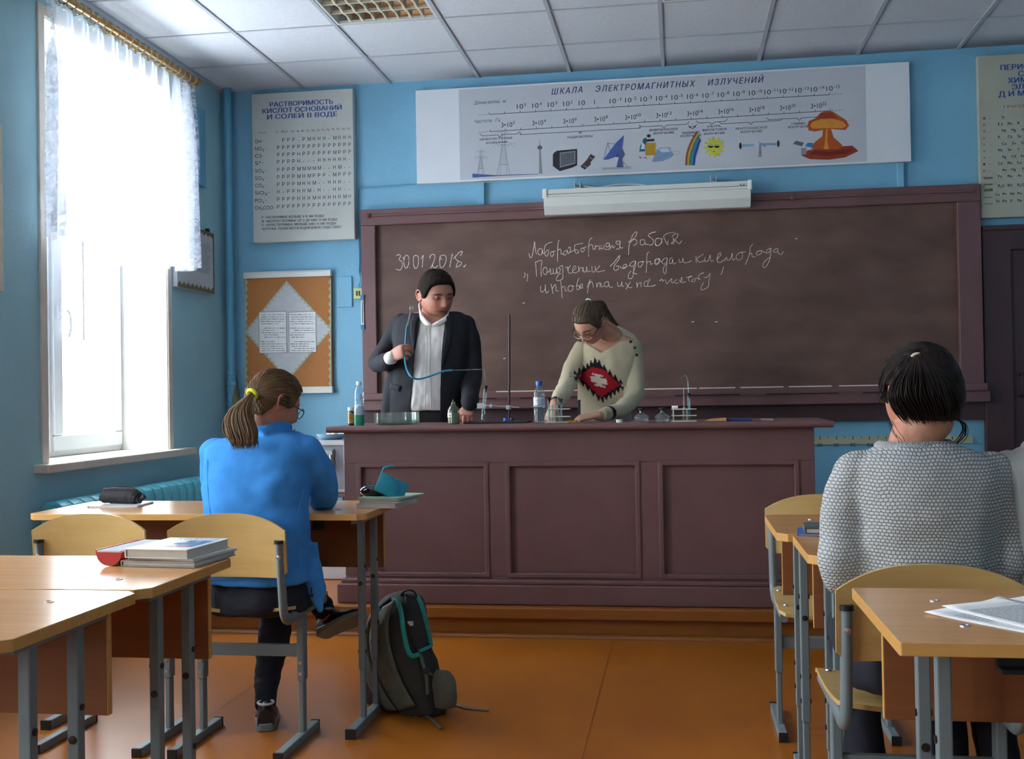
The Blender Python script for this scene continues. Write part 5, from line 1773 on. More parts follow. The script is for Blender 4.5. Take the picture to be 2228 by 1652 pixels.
c0 = school_chair('empty plywood school chair beside the window wall, next to the girl in the blue fleece', -1.935, 3.42)
CH_SPOTS = [(-1.457, 3.42, 0.0, 'plywood school chair under the girl in the blue fleece'),
            (0.520, 2.45, 0.0, 'plywood school chair under the girl in the grey knitted sweater'),
            (0.495, 4.02, pi, 'empty plywood school chair facing the viewer, by the corner of the demonstration desk'),
            (0.945, 2.45, 0.0, 'plywood school chair under the pupil cut off by the photo edge')]
for x, y, rz, lab in CH_SPOTS:
    c = copy_tree(c0)
    c.location = (x, y, 0)
    c.rotation_euler = (0, 0, rz)
    c['label'] = lab


# ------------------------------------------------------------------ books and pencil cases on the school desks
def book(name, label, cat, x, y, z, w_, d_, h_, rz, cover, group=None, hard=True, edge='paper', tilt=0.0):
    t = thing(name, (x, y, z), label, cat, group, rz=rz)
    c = 0.0025 if hard else 0.0008
    mb = MB().box((-w_ / 2 + 0.004, -d_ / 2 + 0.004, c), (w_ / 2 - 0.002, d_ / 2 - 0.004, h_ - c))
    mb.build('pages', M[edge], t, bevel=0.001, world=False)
    mb = MB()
    mb.box((-w_ / 2, -d_ / 2, 0), (w_ / 2, d_ / 2, c)).box((-w_ / 2, -d_ / 2, h_ - c), (w_ / 2, d_ / 2, h_)).box((-w_ / 2, -d_ / 2, c), (-w_ / 2 + 0.003, d_ / 2, h_ - c))
    mb.build('cover', M[cover], t, bevel=0.0008, world=False)
    return t


M['cover_white'] = pbr('white glossy cover', (226, 226, 224), 0.3, vary=0.03)
M['cover_dark'] = pbr('dark patterned cover', (92, 104, 112), 0.3, vary=0.5, scale=30)
M['cover_grey'] = pbr('grey book cover', (168, 160, 158), 0.4, vary=0.06)
M['cover_cream'] = pbr('cream copybook cover', (212, 206, 186), 0.6, vary=0.05)
M['cover_yellow'] = pbr('yellow copybook cover', (206, 190, 110), 0.6)
M['cover_mint'] = pbr('mint copybook cover', (168, 204, 178), 0.6)
M['cover_blue'] = pbr('blue folder cover', (70, 112, 190), 0.35)
M['page_edge'] = pbr('page edges', (202, 198, 188), 0.8, vary=0.08, scale=200, stretch=(1, 1, 60))
M['red_case'] = pbr('red pencil case shell', (190, 44, 36), 0.4)
zt = DH
b1 = atZ(375, 1213, DH)
ang = radians(-5)
book('book', 'grey covered book at the bottom of the stack beside the red pencil case', 'book', -1.222, 2.565, zt + 0.0005, 0.195, 0.205, 0.014, ang, 'cover_grey', 'book stack on the desk', edge='page_edge')
book('copybook', 'cream copybook between the grey book and the white textbook of the stack', 'copybook', -1.212, 2.57, zt + 0.015, 0.18, 0.2, 0.006, radians(-9), 'cover_cream', 'book stack on the desk', False)
tb = book('textbook', 'thick white textbook with a blue picture, topmost beside the red pencil case', 'textbook', -1.224, 2.562, zt + 0.0215, 0.165, 0.205, 0.022, ang, 'cover_white', 'book stack on the desk', edge='page_edge')
M['cover_pic'] = vcol('printed textbook cover', 0.3)
mb = MB().grid(lambda u, v: Vector((-0.035 + 0.105 * u, -0.06 + 0.115 * v, 0.0224)), 40, 40, smooth=False)
o = mb.build('cover_picture', M['cover_pic'], tb, world=False)
ca = o.data.color_attributes.new('Col', 'FLOAT_COLOR', 'POINT')
buf = []
for q in o.data.vertices:
    u, v = (q.co.x + 0.035) / 0.105, (q.co.y + 0.06) / 0.115
    n_ = noise.noise(Vector((u * 5, v * 5, 1)))
    c_ = (40, 96, 156)
    if u < 0.32 + 0.2 * n_:
        c_ = (226, 226, 224)
    elif n_ > 0.25:
        c_ = (120, 170, 180)
    elif n_ < -0.3:
        c_ = (30, 66, 120)
    if v < 0.16 and 0.25 < u < 0.9:
        c_ = (186, 90, 70) if n_ > -0.2 else (226, 226, 224)
    buf += [*lin(c_), 1]
ca.data.foreach_set('color', buf)
mb = MB()
text_into(mb, 'ХИМИЯ', 0.026, lambda u, v, d: (u + 0.012, v + 0.068, 0.0224 + d * 0.3), 'CENTER', spacing=1.25)
mb.build('cover_title', M['ink_grey'], tb, world=False)
# red pencil case with a white lid
pc = thing('pencil_case', (-1.352, 2.575, zt), 'long red pencil case with a pale lid beside the book stack', 'pencil case', rz=radians(-5))
mb = MB().prism([(0.034 * cos(a), 0.030 + 0.030 * sin(a)) for a in [pi + pi * k_ / 12 for k_ in range(13)]] + [(0.036, 0.033), (-0.036, 0.033)], lambda u, v, d: (u, d, v + 0.0005), -0.1, 0.1, smooth=True)
mb.build('shell', M['red_case'], pc, world=False)
mb = MB().box((-0.032, -0.1, 0.0315), (0.032, 0.1, 0.0375))
mb.build('lid', M['paper_grey'], pc, bevel=0.002, world=False)
mb = MB()
for k_ in range(26):
    y_ = -0.098 + 0.0078 * k_
    mb.box((-0.0365, y_, 0.033), (-0.032, y_ + 0.004, 0.039))
mb.build('zip_teeth', M['red_case'], pc, world=False)

# pencil case and notebook at the window end of the blue girl's desk
c_ = atZ(272, 1097, DH)
book('notebook', 'white notebook under the black pencil case by the radiator', 'notebook', -2.09, 3.9, DH + 0.0005, 0.19, 0.17, 0.006, radians(6), 'cover_white', None, False)
pb_ = thing('pencil_case', (-2.085, 3.9, DH + 0.007), 'soft black pencil case on the white notebook by the radiator', 'pencil case', rz=radians(-6))
mb = MB()
pts = [(-0.085, 0, 0.03), (-0.078, 0, 0.029), (-0.05, 0, 0.03), (0.0, 0, 0.03), (0.04, 0, 0.0285), (0.06, 0, 0.022), (0.075, 0, 0.018), (0.095, 0, 0.026)]
mb.tube(spline(pts, 4), [r_ for r_ in ([0.012] + [0.024] * 3 + [0.029] * 4 + [0.031] * 8 + [0.029] * 4 + [0.026] * 2 + [0.018] * 3 + [0.01] * 2 + [0.008] * 2)][:len(spline(pts, 4))], 18, flat=(1.0, 0.95))
mb.build('pouch', pbr('black nylon', (26, 25, 28), 0.7, vary=0.2, bump=0.4, bscale=60), pb_, world=False)
mb = MB().tube(spline([(-0.07, 0.01, 0.0585), (0.0, 0.012, 0.061), (0.05, 0.01, 0.054), (0.09, 0.0, 0.034)], 5), 0.0022, 6)
mb.build('zip', M['black_plastic'], pb_, world=False)

# stack at the aisle end of the blue girl's desk
c_ = atZ(825, 1102, DH)
sx_, sy_ = -1.05, 3.885
for i, (nm, lab, w_, d_, h_, rz, cv, hard, ed) in enumerate((('book', 'thick pale book at the bottom of the pile under the turquoise pouch', 0.15, 0.2, 0.017, -10, 'cover_cream', True, 'page_edge'),
                                                  ('copybook', 'grey copybook second from the bottom under the turquoise pouch', 0.155, 0.2, 0.006, -6, 'cover_grey', False, 'paper'),
                                                  ('copybook', 'yellow copybook third from the bottom under the turquoise pouch', 0.155, 0.2, 0.005, -8, 'cover_yellow', False, 'paper'),
                                                  ('copybook', 'mint green copybook at the top of the pile under the turquoise pouch', 0.16, 0.205, 0.006, -14, 'cover_mint', False, 'paper'))):
    zz_ = DH + (0.0005, 0.0180, 0.0245, 0.03)[i]
    book(nm, lab, nm, sx_ + (0.0, 0.006, 0.004, 0.012)[i], sy_ + 0.004 * i, zz_, w_, d_, h_, radians(rz), cv, 'pile under the turquoise pouch', hard, ed)
zz_ = DH + 0.0365
M['teal_felt'] = pbr('turquoise silicone', (28, 146, 168), 0.55, vary=0.06, bump=0.15, bscale=90)
po_ = thing('pouch', (sx_ + 0.01, sy_ - 0.02, zz_), 'turquoise pouch with a raised pattern, leaning on a black mouse on the book pile', 'pouch')
T = Matrix.Translation((sx_ + 0.012, sy_ - 0.045, zz_ + 0.001)) @ Matrix.Rotation(radians(18), 4, 'Z') @ Matrix.Rotation(radians(27), 4, 'Y') @ Matrix.Rotation(radians(52), 4, 'X')
mb = MB()
mb.T = T
def pz(u, v):
    return 0.011 * (1 - (2 * u - 1) ** 4) * (1 - (2 * v - 1) ** 4) + 0.002
mb.grid(lambda u, v: Vector((-0.055 + 0.11 * u, 0.088 * v - 0.008 * sin(pi * u) * (v > 0.95), pz(u, v))), 14, 10)
b0 = len(mb.v)
mb.grid(lambda u, v: Vector((0.055 - 0.11 * u, 0.088 * v - 0.008 * sin(pi * u) * (v > 0.95), -pz(u, v))), 14, 10)
for i in range(14):
    for a_ in (0, 10 * 15):
        mb.f.append([a_ + i, a_ + i + 1, b0 + a_ + 13 - i, b0 + a_ + 14 - i]); mb.mi.append(0); mb.sm.append(True)
for j in range(10):
    mb.f.append([j * 15, (j + 1) * 15, b0 + (j + 1) * 15 + 14, b0 + j * 15 + 14]); mb.mi.append(0); mb.sm.append(True)
    mb.f.append([j * 15 + 14, (j + 1) * 15 + 14, b0 + (j + 1) * 15, b0 + j * 15]); mb.mi.append(0); mb.sm.append(True)
mb.build('body', M['teal_felt'], po_)
mb = MB(); mb.T = T
mb.tube(spline([(-0.05, 0.086, 0.0), (-0.052, 0.1, 0.004), (-0.04, 0.112, 0.01), (-0.022, 0.122, 0.012)], 5), 0.004, 8)
mb.build('pull_tab', M['teal_felt'], po_)
mb = MB(); mb.T = T
for r_ in (0.008, 0.014, 0.02):
    mb.tube([(0.012 + r_ * cos(a), 0.035 + r_ * sin(a) * 1.3, 0.0135) for a in [pi * k_ / 10 - 1.2 for k_ in range(11)]], 0.0013, 6)
for k_ in range(4):
    mb.tube([(-0.012 + 0.009 * k_, 0.068, 0.0135), (-0.008 + 0.009 * k_, 0.074, 0.013)], 0.0014, 6)
mb.build('raised_pattern', M['cyan_plastic'], po_)
mo = MB()
mo.ball((0, 0, 0), (0.052, 0.036, 0.026), 22, 14)
mo.v = [Vector((q.x + sx_ - 0.05, q.y + sy_ - 0.005, max(-0.016, q.z) + zz_ + 0.0165)) for q in mo.v]
mt = thing('computer_mouse', (sx_ - 0.05, sy_ - 0.005, zz_), 'shiny black computer mouse under the turquoise pouch', 'mouse')
mo.build('shell', pbr('shiny black plastic', (22, 20, 24), 0.15, coat=0.4), mt)
mb = MB().tube([(sx_ - 0.1, sy_ - 0.006, zz_ + 0.022), (sx_ - 0.085, sy_ - 0.006, zz_ + 0.037), (sx_ - 0.06, sy_ - 0.006, zz_ + 0.0425)], 0.0018, 6)
mb.build('button_seam', M['rubber'], mt)

# small book pile by the grey girl's elbow
zz_ = DH
book('folder', 'blue folder at the bottom of the small pile by the grey sweater elbow', 'folder', 0.415, 3.135, zz_ + 0.0005, 0.2, 0.15, 0.005, radians(-6), 'cover_blue', None, False)
book('book', 'dark patterned book on top of the blue folder by the grey sweater elbow', 'book', 0.425, 3.13, zz_ + 0.006, 0.185, 0.14, 0.016, radians(-4), 'cover_dark' if 'cover_dark' in M else 'cover_grey', None, edge='page_edge')
# loose papers on the desk in front of the viewer
M['cover_paper'] = M['paper']
for i, (px, py, w_, d_, rz, dz, lab) in enumerate(((0.594, 1.98, 0.21, 0.297, 40, 0.0012, 'lower sheet of white paper on the desk behind the grey sweater girl'),
                                              (0.622, 1.995, 0.21, 0.297, 29, 0.0032, 'upper printed sheet of white paper on the desk behind the grey sweater girl'))):
    c_ = Vector((px, py, DH))
    t = thing('paper_sheet', (c_.x, c_.y, DH + dz), lab, 'paper', 'loose papers on the desk', rz=radians(rz))
    mb = MB()
    cv = lambda u, v: 0.004 * max(0, (u - 0.7) / 0.3) ** 2 + 0.003 * max(0, (v - 0.75) / 0.25) ** 2
    mb.grid(lambda u, v: Vector(((u - 0.5) * w_, (v - 0.5) * d_, cv(u, v))), 10, 12)
    o = mb.build('sheet', M['paper'], t, world=False)
    so_ = o.modifiers.new('thick', 'SOLIDIFY'); so_.thickness = 0.0006
    mb = MB()
    for r_ in range(26):
        y_ = -d_ / 2 + 0.03 + r_ * 0.0088
        xx = -w_ / 2 + 0.02
        xe = w_ / 2 - random.uniform(0.02, 0.1 if r_ % 4 == 3 else 0.025)
        if i == 0 and 8 < r_ < 18:
            continue
        while xx < xe:
            l_ = random.uniform(0.006, 0.02)
            x2 = min(xx + l_, xe)
            zc = max(cv(xx / w_ + .5, y_ / d_ + .5), cv(x2 / w_ + .5, y_ / d_ + .5)) + 0.0006
            mb.add([(xx, y_, zc), (x2, y_, zc), (x2, y_ + 0.0028, zc), (xx, y_ + 0.0028, zc)], [(0, 1, 2, 3)])
            xx += l_ + 0.003
    mb.build('print', M['ink_pale'], t, world=False)
# ================================================================== THINGS ON THE DEMONSTRATION DESK
TZ = 1.0085
E_ = 0.0004


def desk_at(x, y=None, Y=5.5):
    p = atY(x, 920, Y)
    return Vector((p.x, Y, TZ))


def hpx(a, b, x, Y):                                       # height between two pixel rows
    return atY(x, a, Y).z - atY(x, b, Y).z


def liquid(name, rgb, dens=0.6):
    return clear(name, rgb, 0.06, 0.05, dens)


# vitamin jar
p = desk_at(764, Y=5.38)
t = thing('pill_jar', p, 'small brown pill jar with a white cap and a yellow and red label', 'jar')
M['amber'] = clear('amber plastic', (96, 52, 22), 0.1, 0.1, 0.6)
mb = MB().lathe([(0.0, E_), (0.0135, E_), (0.015, 0.003), (0.015, 0.066), (0.012, 0.073), (0.012, 0.078)], p, 20)
mb.build('body', M['amber'], t)
mb = MB().lathe([(0.0135, 0.0745), (0.016, 0.0755), (0.016, 0.09), (0.015, 0.092), (0.0, 0.0922)], p, 20)
mb.build('cap', M['white_plastic'], t)
M['lab_y'] = pbr('yellow label', (196, 158, 50), 0.5)
M['lab_r'] = pbr('dark red print', (120, 34, 40), 0.5)
M['lab_b'] = pbr('blue print', (60, 96, 160), 0.5)
mb = MB().lathe([(0.0153, 0.012), (0.0153, 0.064)], p, 20, cap=False)
lb = mb.build('label', M['lab_y'], t)
mb = MB()
for k_, z_ in enumerate((0.055, 0.045, 0.036, 0.027, 0.02)):
    a0, a1 = ((-1.9, -1.2), (-2.0, -1.3), (-1.9, -1.1), (-2.1, -1.5), (-2.0, -1.4))[k_]
    mb.tube([(p.x + 0.0154 * cos(a0 + (a1 - a0) * i / 6), p.y + 0.0154 * sin(a0 + (a1 - a0) * i / 6), p.z + z_ - i * 0.0006) for i in range(7)], 0.0022, 6, mi=1 if k_ > 2 else 0)
mb.build('label_print', [M['lab_r'], M['lab_b']], lb)

# big bottle with a green solution under foam
p = desk_at(782.5, Y=5.42)
t = thing('plastic_bottle', p, 'clear plastic bottle half full of green solution with white foam', 'bottle')
H = 0.222
prof = [(0.0, E_), (0.022, E_), (0.026, 0.006), (0.026, 0.10), (0.0255, 0.106), (0.0225, 0.116), (0.0255, 0.128), (0.0255, 0.14), (0.0225, 0.15), (0.0245, 0.16), (0.024, 0.172), (0.017, 0.19), (0.0115, 0.2), (0.011, 0.208)]
MB().lathe(prof, p, 28).build('body', M['pet'], t)
MB().lathe([(0.0115, 0.204), (0.014, 0.205), (0.014, 0.22), (0.013, 0.222), (0.0, 0.2222)], p, 24).build('cap', M['white_plastic'], t)
MB().lathe([(0.0, 0.002), (0.0215, 0.002), (0.0252, 0.007), (0.0252, 0.052), (0.0, 0.052)], p, 28).build('green_solution', pbr('green solution', (22, 186, 138), 0.3), t)
mb = MB().lathe([(0.0, 0.0525), (0.0252, 0.0525), (0.0252, 0.088), (0.021, 0.1), (0.012, 0.104), (0.0, 0.105)], p, 28)
mb.build('foam', pbr('white foam', (226, 230, 230), 0.9, bump=0.3, bscale=300), t)

# crystallising dish
a_, b_ = atY(816, 920, 5.5), atY(912, 920, 5.5)
p = Vector(((a_.x + b_.x) / 2, 5.5, TZ))
R_ = (b_.x - a_.x) / 2
t = thing('glass_dish', p, 'wide low glass dish with a little water beside the reagent bottle', 'dish')
MB().lathe([(0.0, E_), (R_ - 0.012, E_), (R_ - 0.003, 0.004), (R_, 0.012), (R_, 0.058), (R_ + 0.0015, 0.06), (R_ - 0.003, 0.06), (R_ - 0.0035, 0.012), (R_ - 0.012, 0.005), (0.0, 0.004)], p, 40).build('dish', clear('greenish glass', (238, 245, 241), 0.08, 0.04, 0.05), t)
MB().lathe([(0.0, 0.0055), (R_ - 0.013, 0.006), (R_ - 0.005, 0.012), (R_ - 0.005, 0.022), (0.0, 0.022)], p, 40).build('water', liquid('water with residue', (216, 228, 220), 0.1), t)

# reagent bottle
p = desk_at(987, Y=5.40)
t = thing('reagent_bottle', p, 'square-shouldered reagent bottle of yellow green liquid with a small white label', 'bottle')
MB().lathe([(0.0, E_), (0.027, E_), (0.0305, 0.004), (0.0305, 0.068), (0.027, 0.078), (0.012, 0.098), (0.0095, 0.102), (0.0095, 0.108), (0.012, 0.11)], p, 28).build('body', clear('green tinted glass', (214, 228, 204), 0.08, 0.04, 0.07), t)
MB().lathe([(0.0, 0.003), (0.0265, 0.003), (0.0295, 0.007), (0.0295, 0.058), (0.0, 0.058)], p, 28).build('liquid', liquid('yellow green liquid', (140, 148, 76), 0.4), t)
mb = MB().lathe([(0.008, 0.098), (0.0095, 0.111), (0.004, 0.115), (0.003, 0.122), (0.0, 0.126)], p, 18)
mb.build('stopper', M['glass'], t)
mb = MB()
ring = [(p.x + 0.0309 * cos(q), p.y + 0.0309 * sin(q)) for q in [radians(210 + 8 * i) for i in range(8)]]
for i in range(7):
    mb.add([(*ring[i], p.z + 0.035), (*ring[i + 1], p.z + 0.035), (*ring[i + 1], p.z + 0.057), (*ring[i], p.z + 0.057)], [(0, 1, 2, 3)])
lb = mb.build('label', M['paper'], t)
mb = MB()
text_into(mb, 'HCl', 0.012, lambda u, v, d: (p.x - 0.0125 + u * 0.8, p.y - math.sqrt(0.0313 ** 2 - (u * 0.8 - 0.0125) ** 2), p.z + 0.041 + v), 'CENTER')
mb.build('label_print', M['ink_dark'], lb)

# laboratory stand with clamp
p = desk_at(1108, Y=5.56)
t = thing('laboratory_stand', p, 'dark laboratory stand with a rod and clamp arm between the two people', 'stand')
x0, x1 = atY(1012, 920, 5.5).x, atY(1150, 920, 5.5).x
MB().box((x0, 5.45, TZ + E_), (x1, 5.64, TZ + 0.009)).build('base_plate', M['dark_metal'], t, bevel=0.003)
zt = atY(1108, 684, 5.56).z
mb = MB().cyl((p.x, 5.56, TZ + 0.008), (atY(1108.5, 684, 5.56).x, 5.56, zt), 0.0055, n=14)
mb.build('rod', M['dark_metal'], t)
zc = atY(1060, 883, 5.54).z
xa = atY(1050, 883, 5.54).x
mb = MB().cyl((xa + 0.008, 5.535, zc + 0.002), (p.x + 0.055, 5.545, zc - 0.012), 0.004, n=12).lathe([(0.009, -0.005), (0.009, 0.005)], (xa + 0.045, 5.53, zc), 14, axis=(0, 1, 0))
mb.box((p.x - 0.012, 5.535, zc - 0.02), (p.x + 0.012, 5.575, zc - 0.0)).lathe([(0.007, 0), (0.007, 0.02)], (p.x, 5.535, zc - 0.012), 12, axis=(0, -1, 0))
mb.build('clamp_arm', M['metal'], t)
mb = MB()
for sg in (-1, 1):
    mb.box((xa - 0.026, 5.54 + sg * 0.014 - 0.003, zc - 0.014), (xa + 0.014, 5.54 + sg * 0.014 + 0.003, zc + 0.014))
mb.box((xa + 0.01, 5.524, zc - 0.006), (xa + 0.022, 5.556, zc + 0.006))
mb.build('clamp_jaw', M['metal'], t, bevel=0.001)
for i, (px_, dy, lab) in enumerate(((1100, -0.06, 'bright blue plastic bottle cap lying on the stand base, in front of the dark blue one'), (1114, -0.02, 'dark blue plastic bottle cap lying on the stand base right behind the bright one'))):
    q = Vector((atY(px_, 918, 5.56 + dy).x, 5.56 + dy, TZ + 0.0095))
    mb = MB().lathe([(0.0, 0.0), (0.0095, 0.0), (0.0105, 0.003), (0.0105, 0.013), (0.009, 0.015), (0.0, 0.015)], q, 20)
    tag(mb.build('bottle_cap', pbr('blue cap %d' % i, ((24, 110, 220), (14, 50, 96))[i], 0.35)), lab, 'bottle cap', 'blue caps on the stand base')

# clamped test tube, delivery tube and the hose the teacher holds
Yt = 5.54
top_, bot_ = atY(1056, 848, Yt), atY(1050, 916, Yt)
bot_.z = TZ + 0.0105
d_ = top_ - bot_
t = thing('test_tube', bot_, 'stoppered glass test tube held in the clamp of the dark stand', 'test tube')
L_ = d_.length
MB().lathe([(0.0, 0.0), (0.005, 0.0015), (0.0085, 0.007), (0.009, 0.012), (0.009, L_), (0.0105, L_ + 0.002), (0.0085, L_ + 0.002), (0.0078, 0.012), (0.0, 0.004)], bot_, 20, axis=d_).build('tube', M['glass'], t)
MB().lathe([(0.0, 0.005), (0.006, 0.007), (0.0074, 0.013), (0.0074, 0.035), (0.0, 0.035)], bot_, 18, axis=d_).build('white_reagent', M['white_plastic'], t)
MB().lathe([(0.007, L_ - 0.012), (0.0082, L_ + 0.002), (0.0105, L_ + 0.022), (0.0, L_ + 0.022)], bot_, 18, axis=d_).build('stopper', M['rubber'], t)
Yh = 5.62                                                 # the hose runs in front of the teacher
hose = thing('rubber_hose', atY(983, 806, Yh), 'turquoise rubber hose with glass ends held in the raised hand of the teacher', 'hose')
mb = MB().tube(spline([top_ + d_.normalized() * 0.018, atY(1054.5, 818, Yt), atY(1053, 805, Yt + 0.01), atY(1048, 804, Yt + 0.02), atY(983, 806, Yh)], 6), 0.0028, 8)
mb.build('bent_glass_tube', M['glass'], hose)
hp = spline([atY(984, 806, Yh), atY(965, 808, Yh), atY(948, 814, Yh), atY(925, 822, Yh), atY(907, 825, Yh), atY(893, 818, Yh), atY(884, 800, Yh + .06), atY(881, 780, Yh + .13), atY(882, 755, Yh + 0.165), atY(883, 735, Yh + 0.165), atY(886, 708, Yh + 0.15)], 6)
M['hose'] = pbr('turquoise rubber', (24, 118, 152), 0.35, vary=0.1)
MB().tube(hp, 0.005, 10).build('hose', M['hose'], hose)
mb = MB().tube([atY(886, 709, Yh + 0.15), atY(894, 676, Yh + 0.15)], 0.0042, 10).lathe([(0.0045, 0.0), (0.011, 0.008), (0.012, 0.016), (0.006, 0.026), (0.0, 0.028)], atY(894, 676, Yh + 0.15), 16, axis=atY(897, 664, Yh + .15) - atY(894, 676, Yh + .15))
mb.build('glass_tip', M['glass'], hose)

# water bottle with blue cap and label
p = desk_at(1174, Y=5.33)
t = thing('water_bottle', p, 'clear water bottle with a blue cap and a printed label in front of the woman', 'bottle')
prof = [(0.0, E_), (0.022, E_), (0.0285, 0.006), (0.0285, 0.07), (0.0275, 0.075), (0.0285, 0.08), (0.0285, 0.13), (0.027, 0.136), (0.0285, 0.142), (0.0275, 0.152), (0.019, 0.17), (0.0125, 0.178), (0.0115, 0.184)]
MB().lathe(prof, p, 30).build('body', M['pet'], t)
MB().lathe([(0.012, 0.183), (0.0145, 0.184), (0.016, 0.2035), (0.015, 0.206), (0.0, 0.2062)], p, 24).build('cap', pbr('bright blue cap', (24, 108, 214), 0.35), t)
MB().lathe([(0.0288, 0.083), (0.0288, 0.128)], p, 30, cap=False).build('label', clear('milky label', (214, 226, 236), 0.08, 0.2, 0.75), t)
mb = MB()
for body, zz_, ss in (('СВЕТЛАЯ', 0.11, 0.009), ('ВОДА', 0.0995, 0.009)):
    text_into(mb, body, ss, lambda u, v, d, zz_=zz_: (p.x + 0.029 * sin((u + 0.008) / 0.029), p.y - 0.0291 * cos((u + 0.008) / 0.029), p.z + zz_ + v), 'CENTER')
mb.build('label_print', M['lab_r'], t)
mb = MB().tube([(p.x + 0.029 * sin(q), p.y - 0.029 * cos(q), p.z + 0.09 + 0.003 * sin(3 * q)) for q in [(-0.9 + 0.16 * i) for i in range(12)]], 0.0018, 6)
mb.build('label_stripe', M['lab_b'], t)


# test tube racks
def rack(name_lab, px0, px1, Y, tubes, levels):
    a, b = atY(px0, 920, Y).x, atY(px1, 920, Y).x
    t = thing('test_tube_rack', ((a + b) / 2, Y, TZ), name_lab, 'test tube rack')
    for z_ in levels:
        mb = MB().box((a, Y - 0.03, TZ + z_), (b, Y + 0.03, TZ + z_ + 0.004))
        mb.build('plate', M['offwhite'], t, bevel=0.0015)
    mb = MB()
    for x_ in (a + 0.01, b - 0.045):
        mb.cyl((x_, Y + 0.015, TZ + 0.002), (x_, Y + 0.015, TZ + levels[-1] + 0.002), 0.003, n=10)
    mb.build('post', M['offwhite'], t)
    return a, b


rack('white test tube rack with several tubes beside the water bottle', 1190, 1241, 5.42, 0, (0.0006, 0.029, 0.066))
rack('white test tube rack with two tall tubes near the glass bottles', 1461, 1516, 5.36, 0, (0.0006, 0.027, 0.058))


def tube_thing(label, px, Y, z0, L_, fill=None, stop=None, group=None, r=0.0068):
    q = Vector((atY(px, 900, Y).x, Y, TZ + z0))
    t = thing('test_tube', q, label, 'test tube', group)
    MB().lathe([(0.0, 0.0), (r * 0.6, 0.0014), (r, 0.007), (r, L_), (r + 0.0014, L_ + 0.001), (r - 0.0012, L_ + 0.001), (r - 0.0012, 0.008), (0.0, 0.003)], q, 16).build('tube', M['glass'], t)
    if fill:
        MB().lathe([(0.0, 0.004), (r * 0.6, 0.005), (r - 0.0015, 0.009), (r - 0.0015, 0.05), (0.0, 0.05)], q, 14).build('reagent', fill, t)
    if stop:
        MB().lathe([(r - 0.0016, L_ - 0.012), (r + 0.0016, L_ + 0.014), (0.0, L_ + 0.014)], q, 14).build('stopper', stop, t)
    return q


M['copper'] = pbr('copper coloured reagent', (176, 110, 84), 0.5)
g_ = 'test tubes in the rack beside the water bottle'
for i, (px, fill, stop, L_, lab) in enumerate(((1195, None, M['rubber'], 0.105, 'dark stoppered test tube nearest the water bottle'), (1203, None, None, 0.083, 'empty test tube second from the water bottle'),
                                               (1211, M['copper'], None, 0.083, 'test tube with brownish red reagent in the middle of the rack'),
                                               (1221, None, M['rubber'], 0.1, 'dark stoppered test tube at the far end of the rack from the water bottle'))):
    tube_thing(lab, px, 5.405, 0.005, L_, fill, stop, g_)
q = Vector((atY(1214.5, 900, 5.43).x, 5.43, TZ + 0.005))
tag(MB().tube([q + Vector((0.001, 0, 0)), q + Vector((0.0, 0, 0.125))], 0.003, 8).build('glass_rod', M['glass']), 'thin glass rod standing in the rack beside the water bottle', 'rod')
g_ = 'test tubes in the rack near the glass bottles'
q = tube_thing('test tube with pale copper reagent in the rack near the glass bottles', 1489, 5.35, 0.005, 0.063, M['copper'], None, g_, 0.0095)
tag(MB().tube([q + Vector((0, 0, 0.012)), q + Vector((-0.002, 0.004, 0.15))], 0.0032, 8).build('glass_rod', M['glass']), 'tall thin glass rod standing in the copper reagent tube', 'rod')
q = tube_thing('dark stoppered test tube carrying a bent glass tube', 1499, 5.375, 0.005, 0.118, None, M['rubber'], g_, 0.0075)
qt = q + Vector((0, 0, 0.128))
tag(MB().tube(spline([qt, qt + Vector((-0.003, 0, 0.06)), atY(1494, 821, 5.375), atY(1492, 818, 5.375), atY(1488, 819, 5.375), atY(1479, 823, 5.375)], 5), 0.0035, 8).build('bent_glass_tube', M['glass']), 'bent glass delivery tube rising from the stoppered test tube', 'tube')
q = Vector((atY(1467, 890, 5.34).x, 5.34, TZ + 0.0635))
tag(MB().lathe([(0.0, 0), (0.006, 0.0), (0.007, 0.002), (0.007, 0.03), (0.0, 0.03)], q + Vector((-0.012, 0, 0.007)), 14, axis=(1, 0, 0)).build('tube_clamp_sleeve', M['white_plastic']), 'white sleeve lying across the top of the rack near the glass bottles', 'sleeve')

# two squat glass bottles
for i, (px, lab) in enumerate(((1396, 'squat glass bottle with a dark stopper, the one closer to the woman'), (1441, 'squat glass bottle with a dark stopper, the one next to the tube rack'))):
    p = desk_at(px, Y=5.36)
    t = thing('glass_bottle', p, lab, 'bottle', 'squat glass bottles')
    MB().lathe([(0.0, E_), (0.031, E_), (0.034, 0.004), (0.034, 0.018), (0.036, 0.02), (0.036, 0.026), (0.031, 0.032), (0.018, 0.04), (0.011, 0.044), (0.0105, 0.055), (0.013, 0.057)], p, 28).build('body', M['glass'], t)
    MB().lathe([(0.009, 0.05), (0.011, 0.058), (0.0155, 0.06), (0.0155, 0.068), (0.0, 0.07)], p, 20).build('stopper', M['rubber'], t)
p = desk_at(1246, Y=5.30)
tag(MB().box((p.x - 0.022, p.y - 0.015, TZ + E_), (p.x + 0.022, p.y + 0.015, TZ + 0.014)).build('matchbox', pbr('mustard card', (150, 112, 30), 0.7), bevel=0.001), 'small mustard yellow box under the fingers of the woman', 'box')
p = desk_at(1348, Y=5.33)
t = thing('small_jar', p, 'tiny white jar beside the cuff of the woman', 'jar')
MB().lathe([(0.0, E_), (0.015, E_), (0.0165, 0.002), (0.0165, 0.011), (0.0, 0.011)], p, 20).build('body', M['white_plastic'], t)
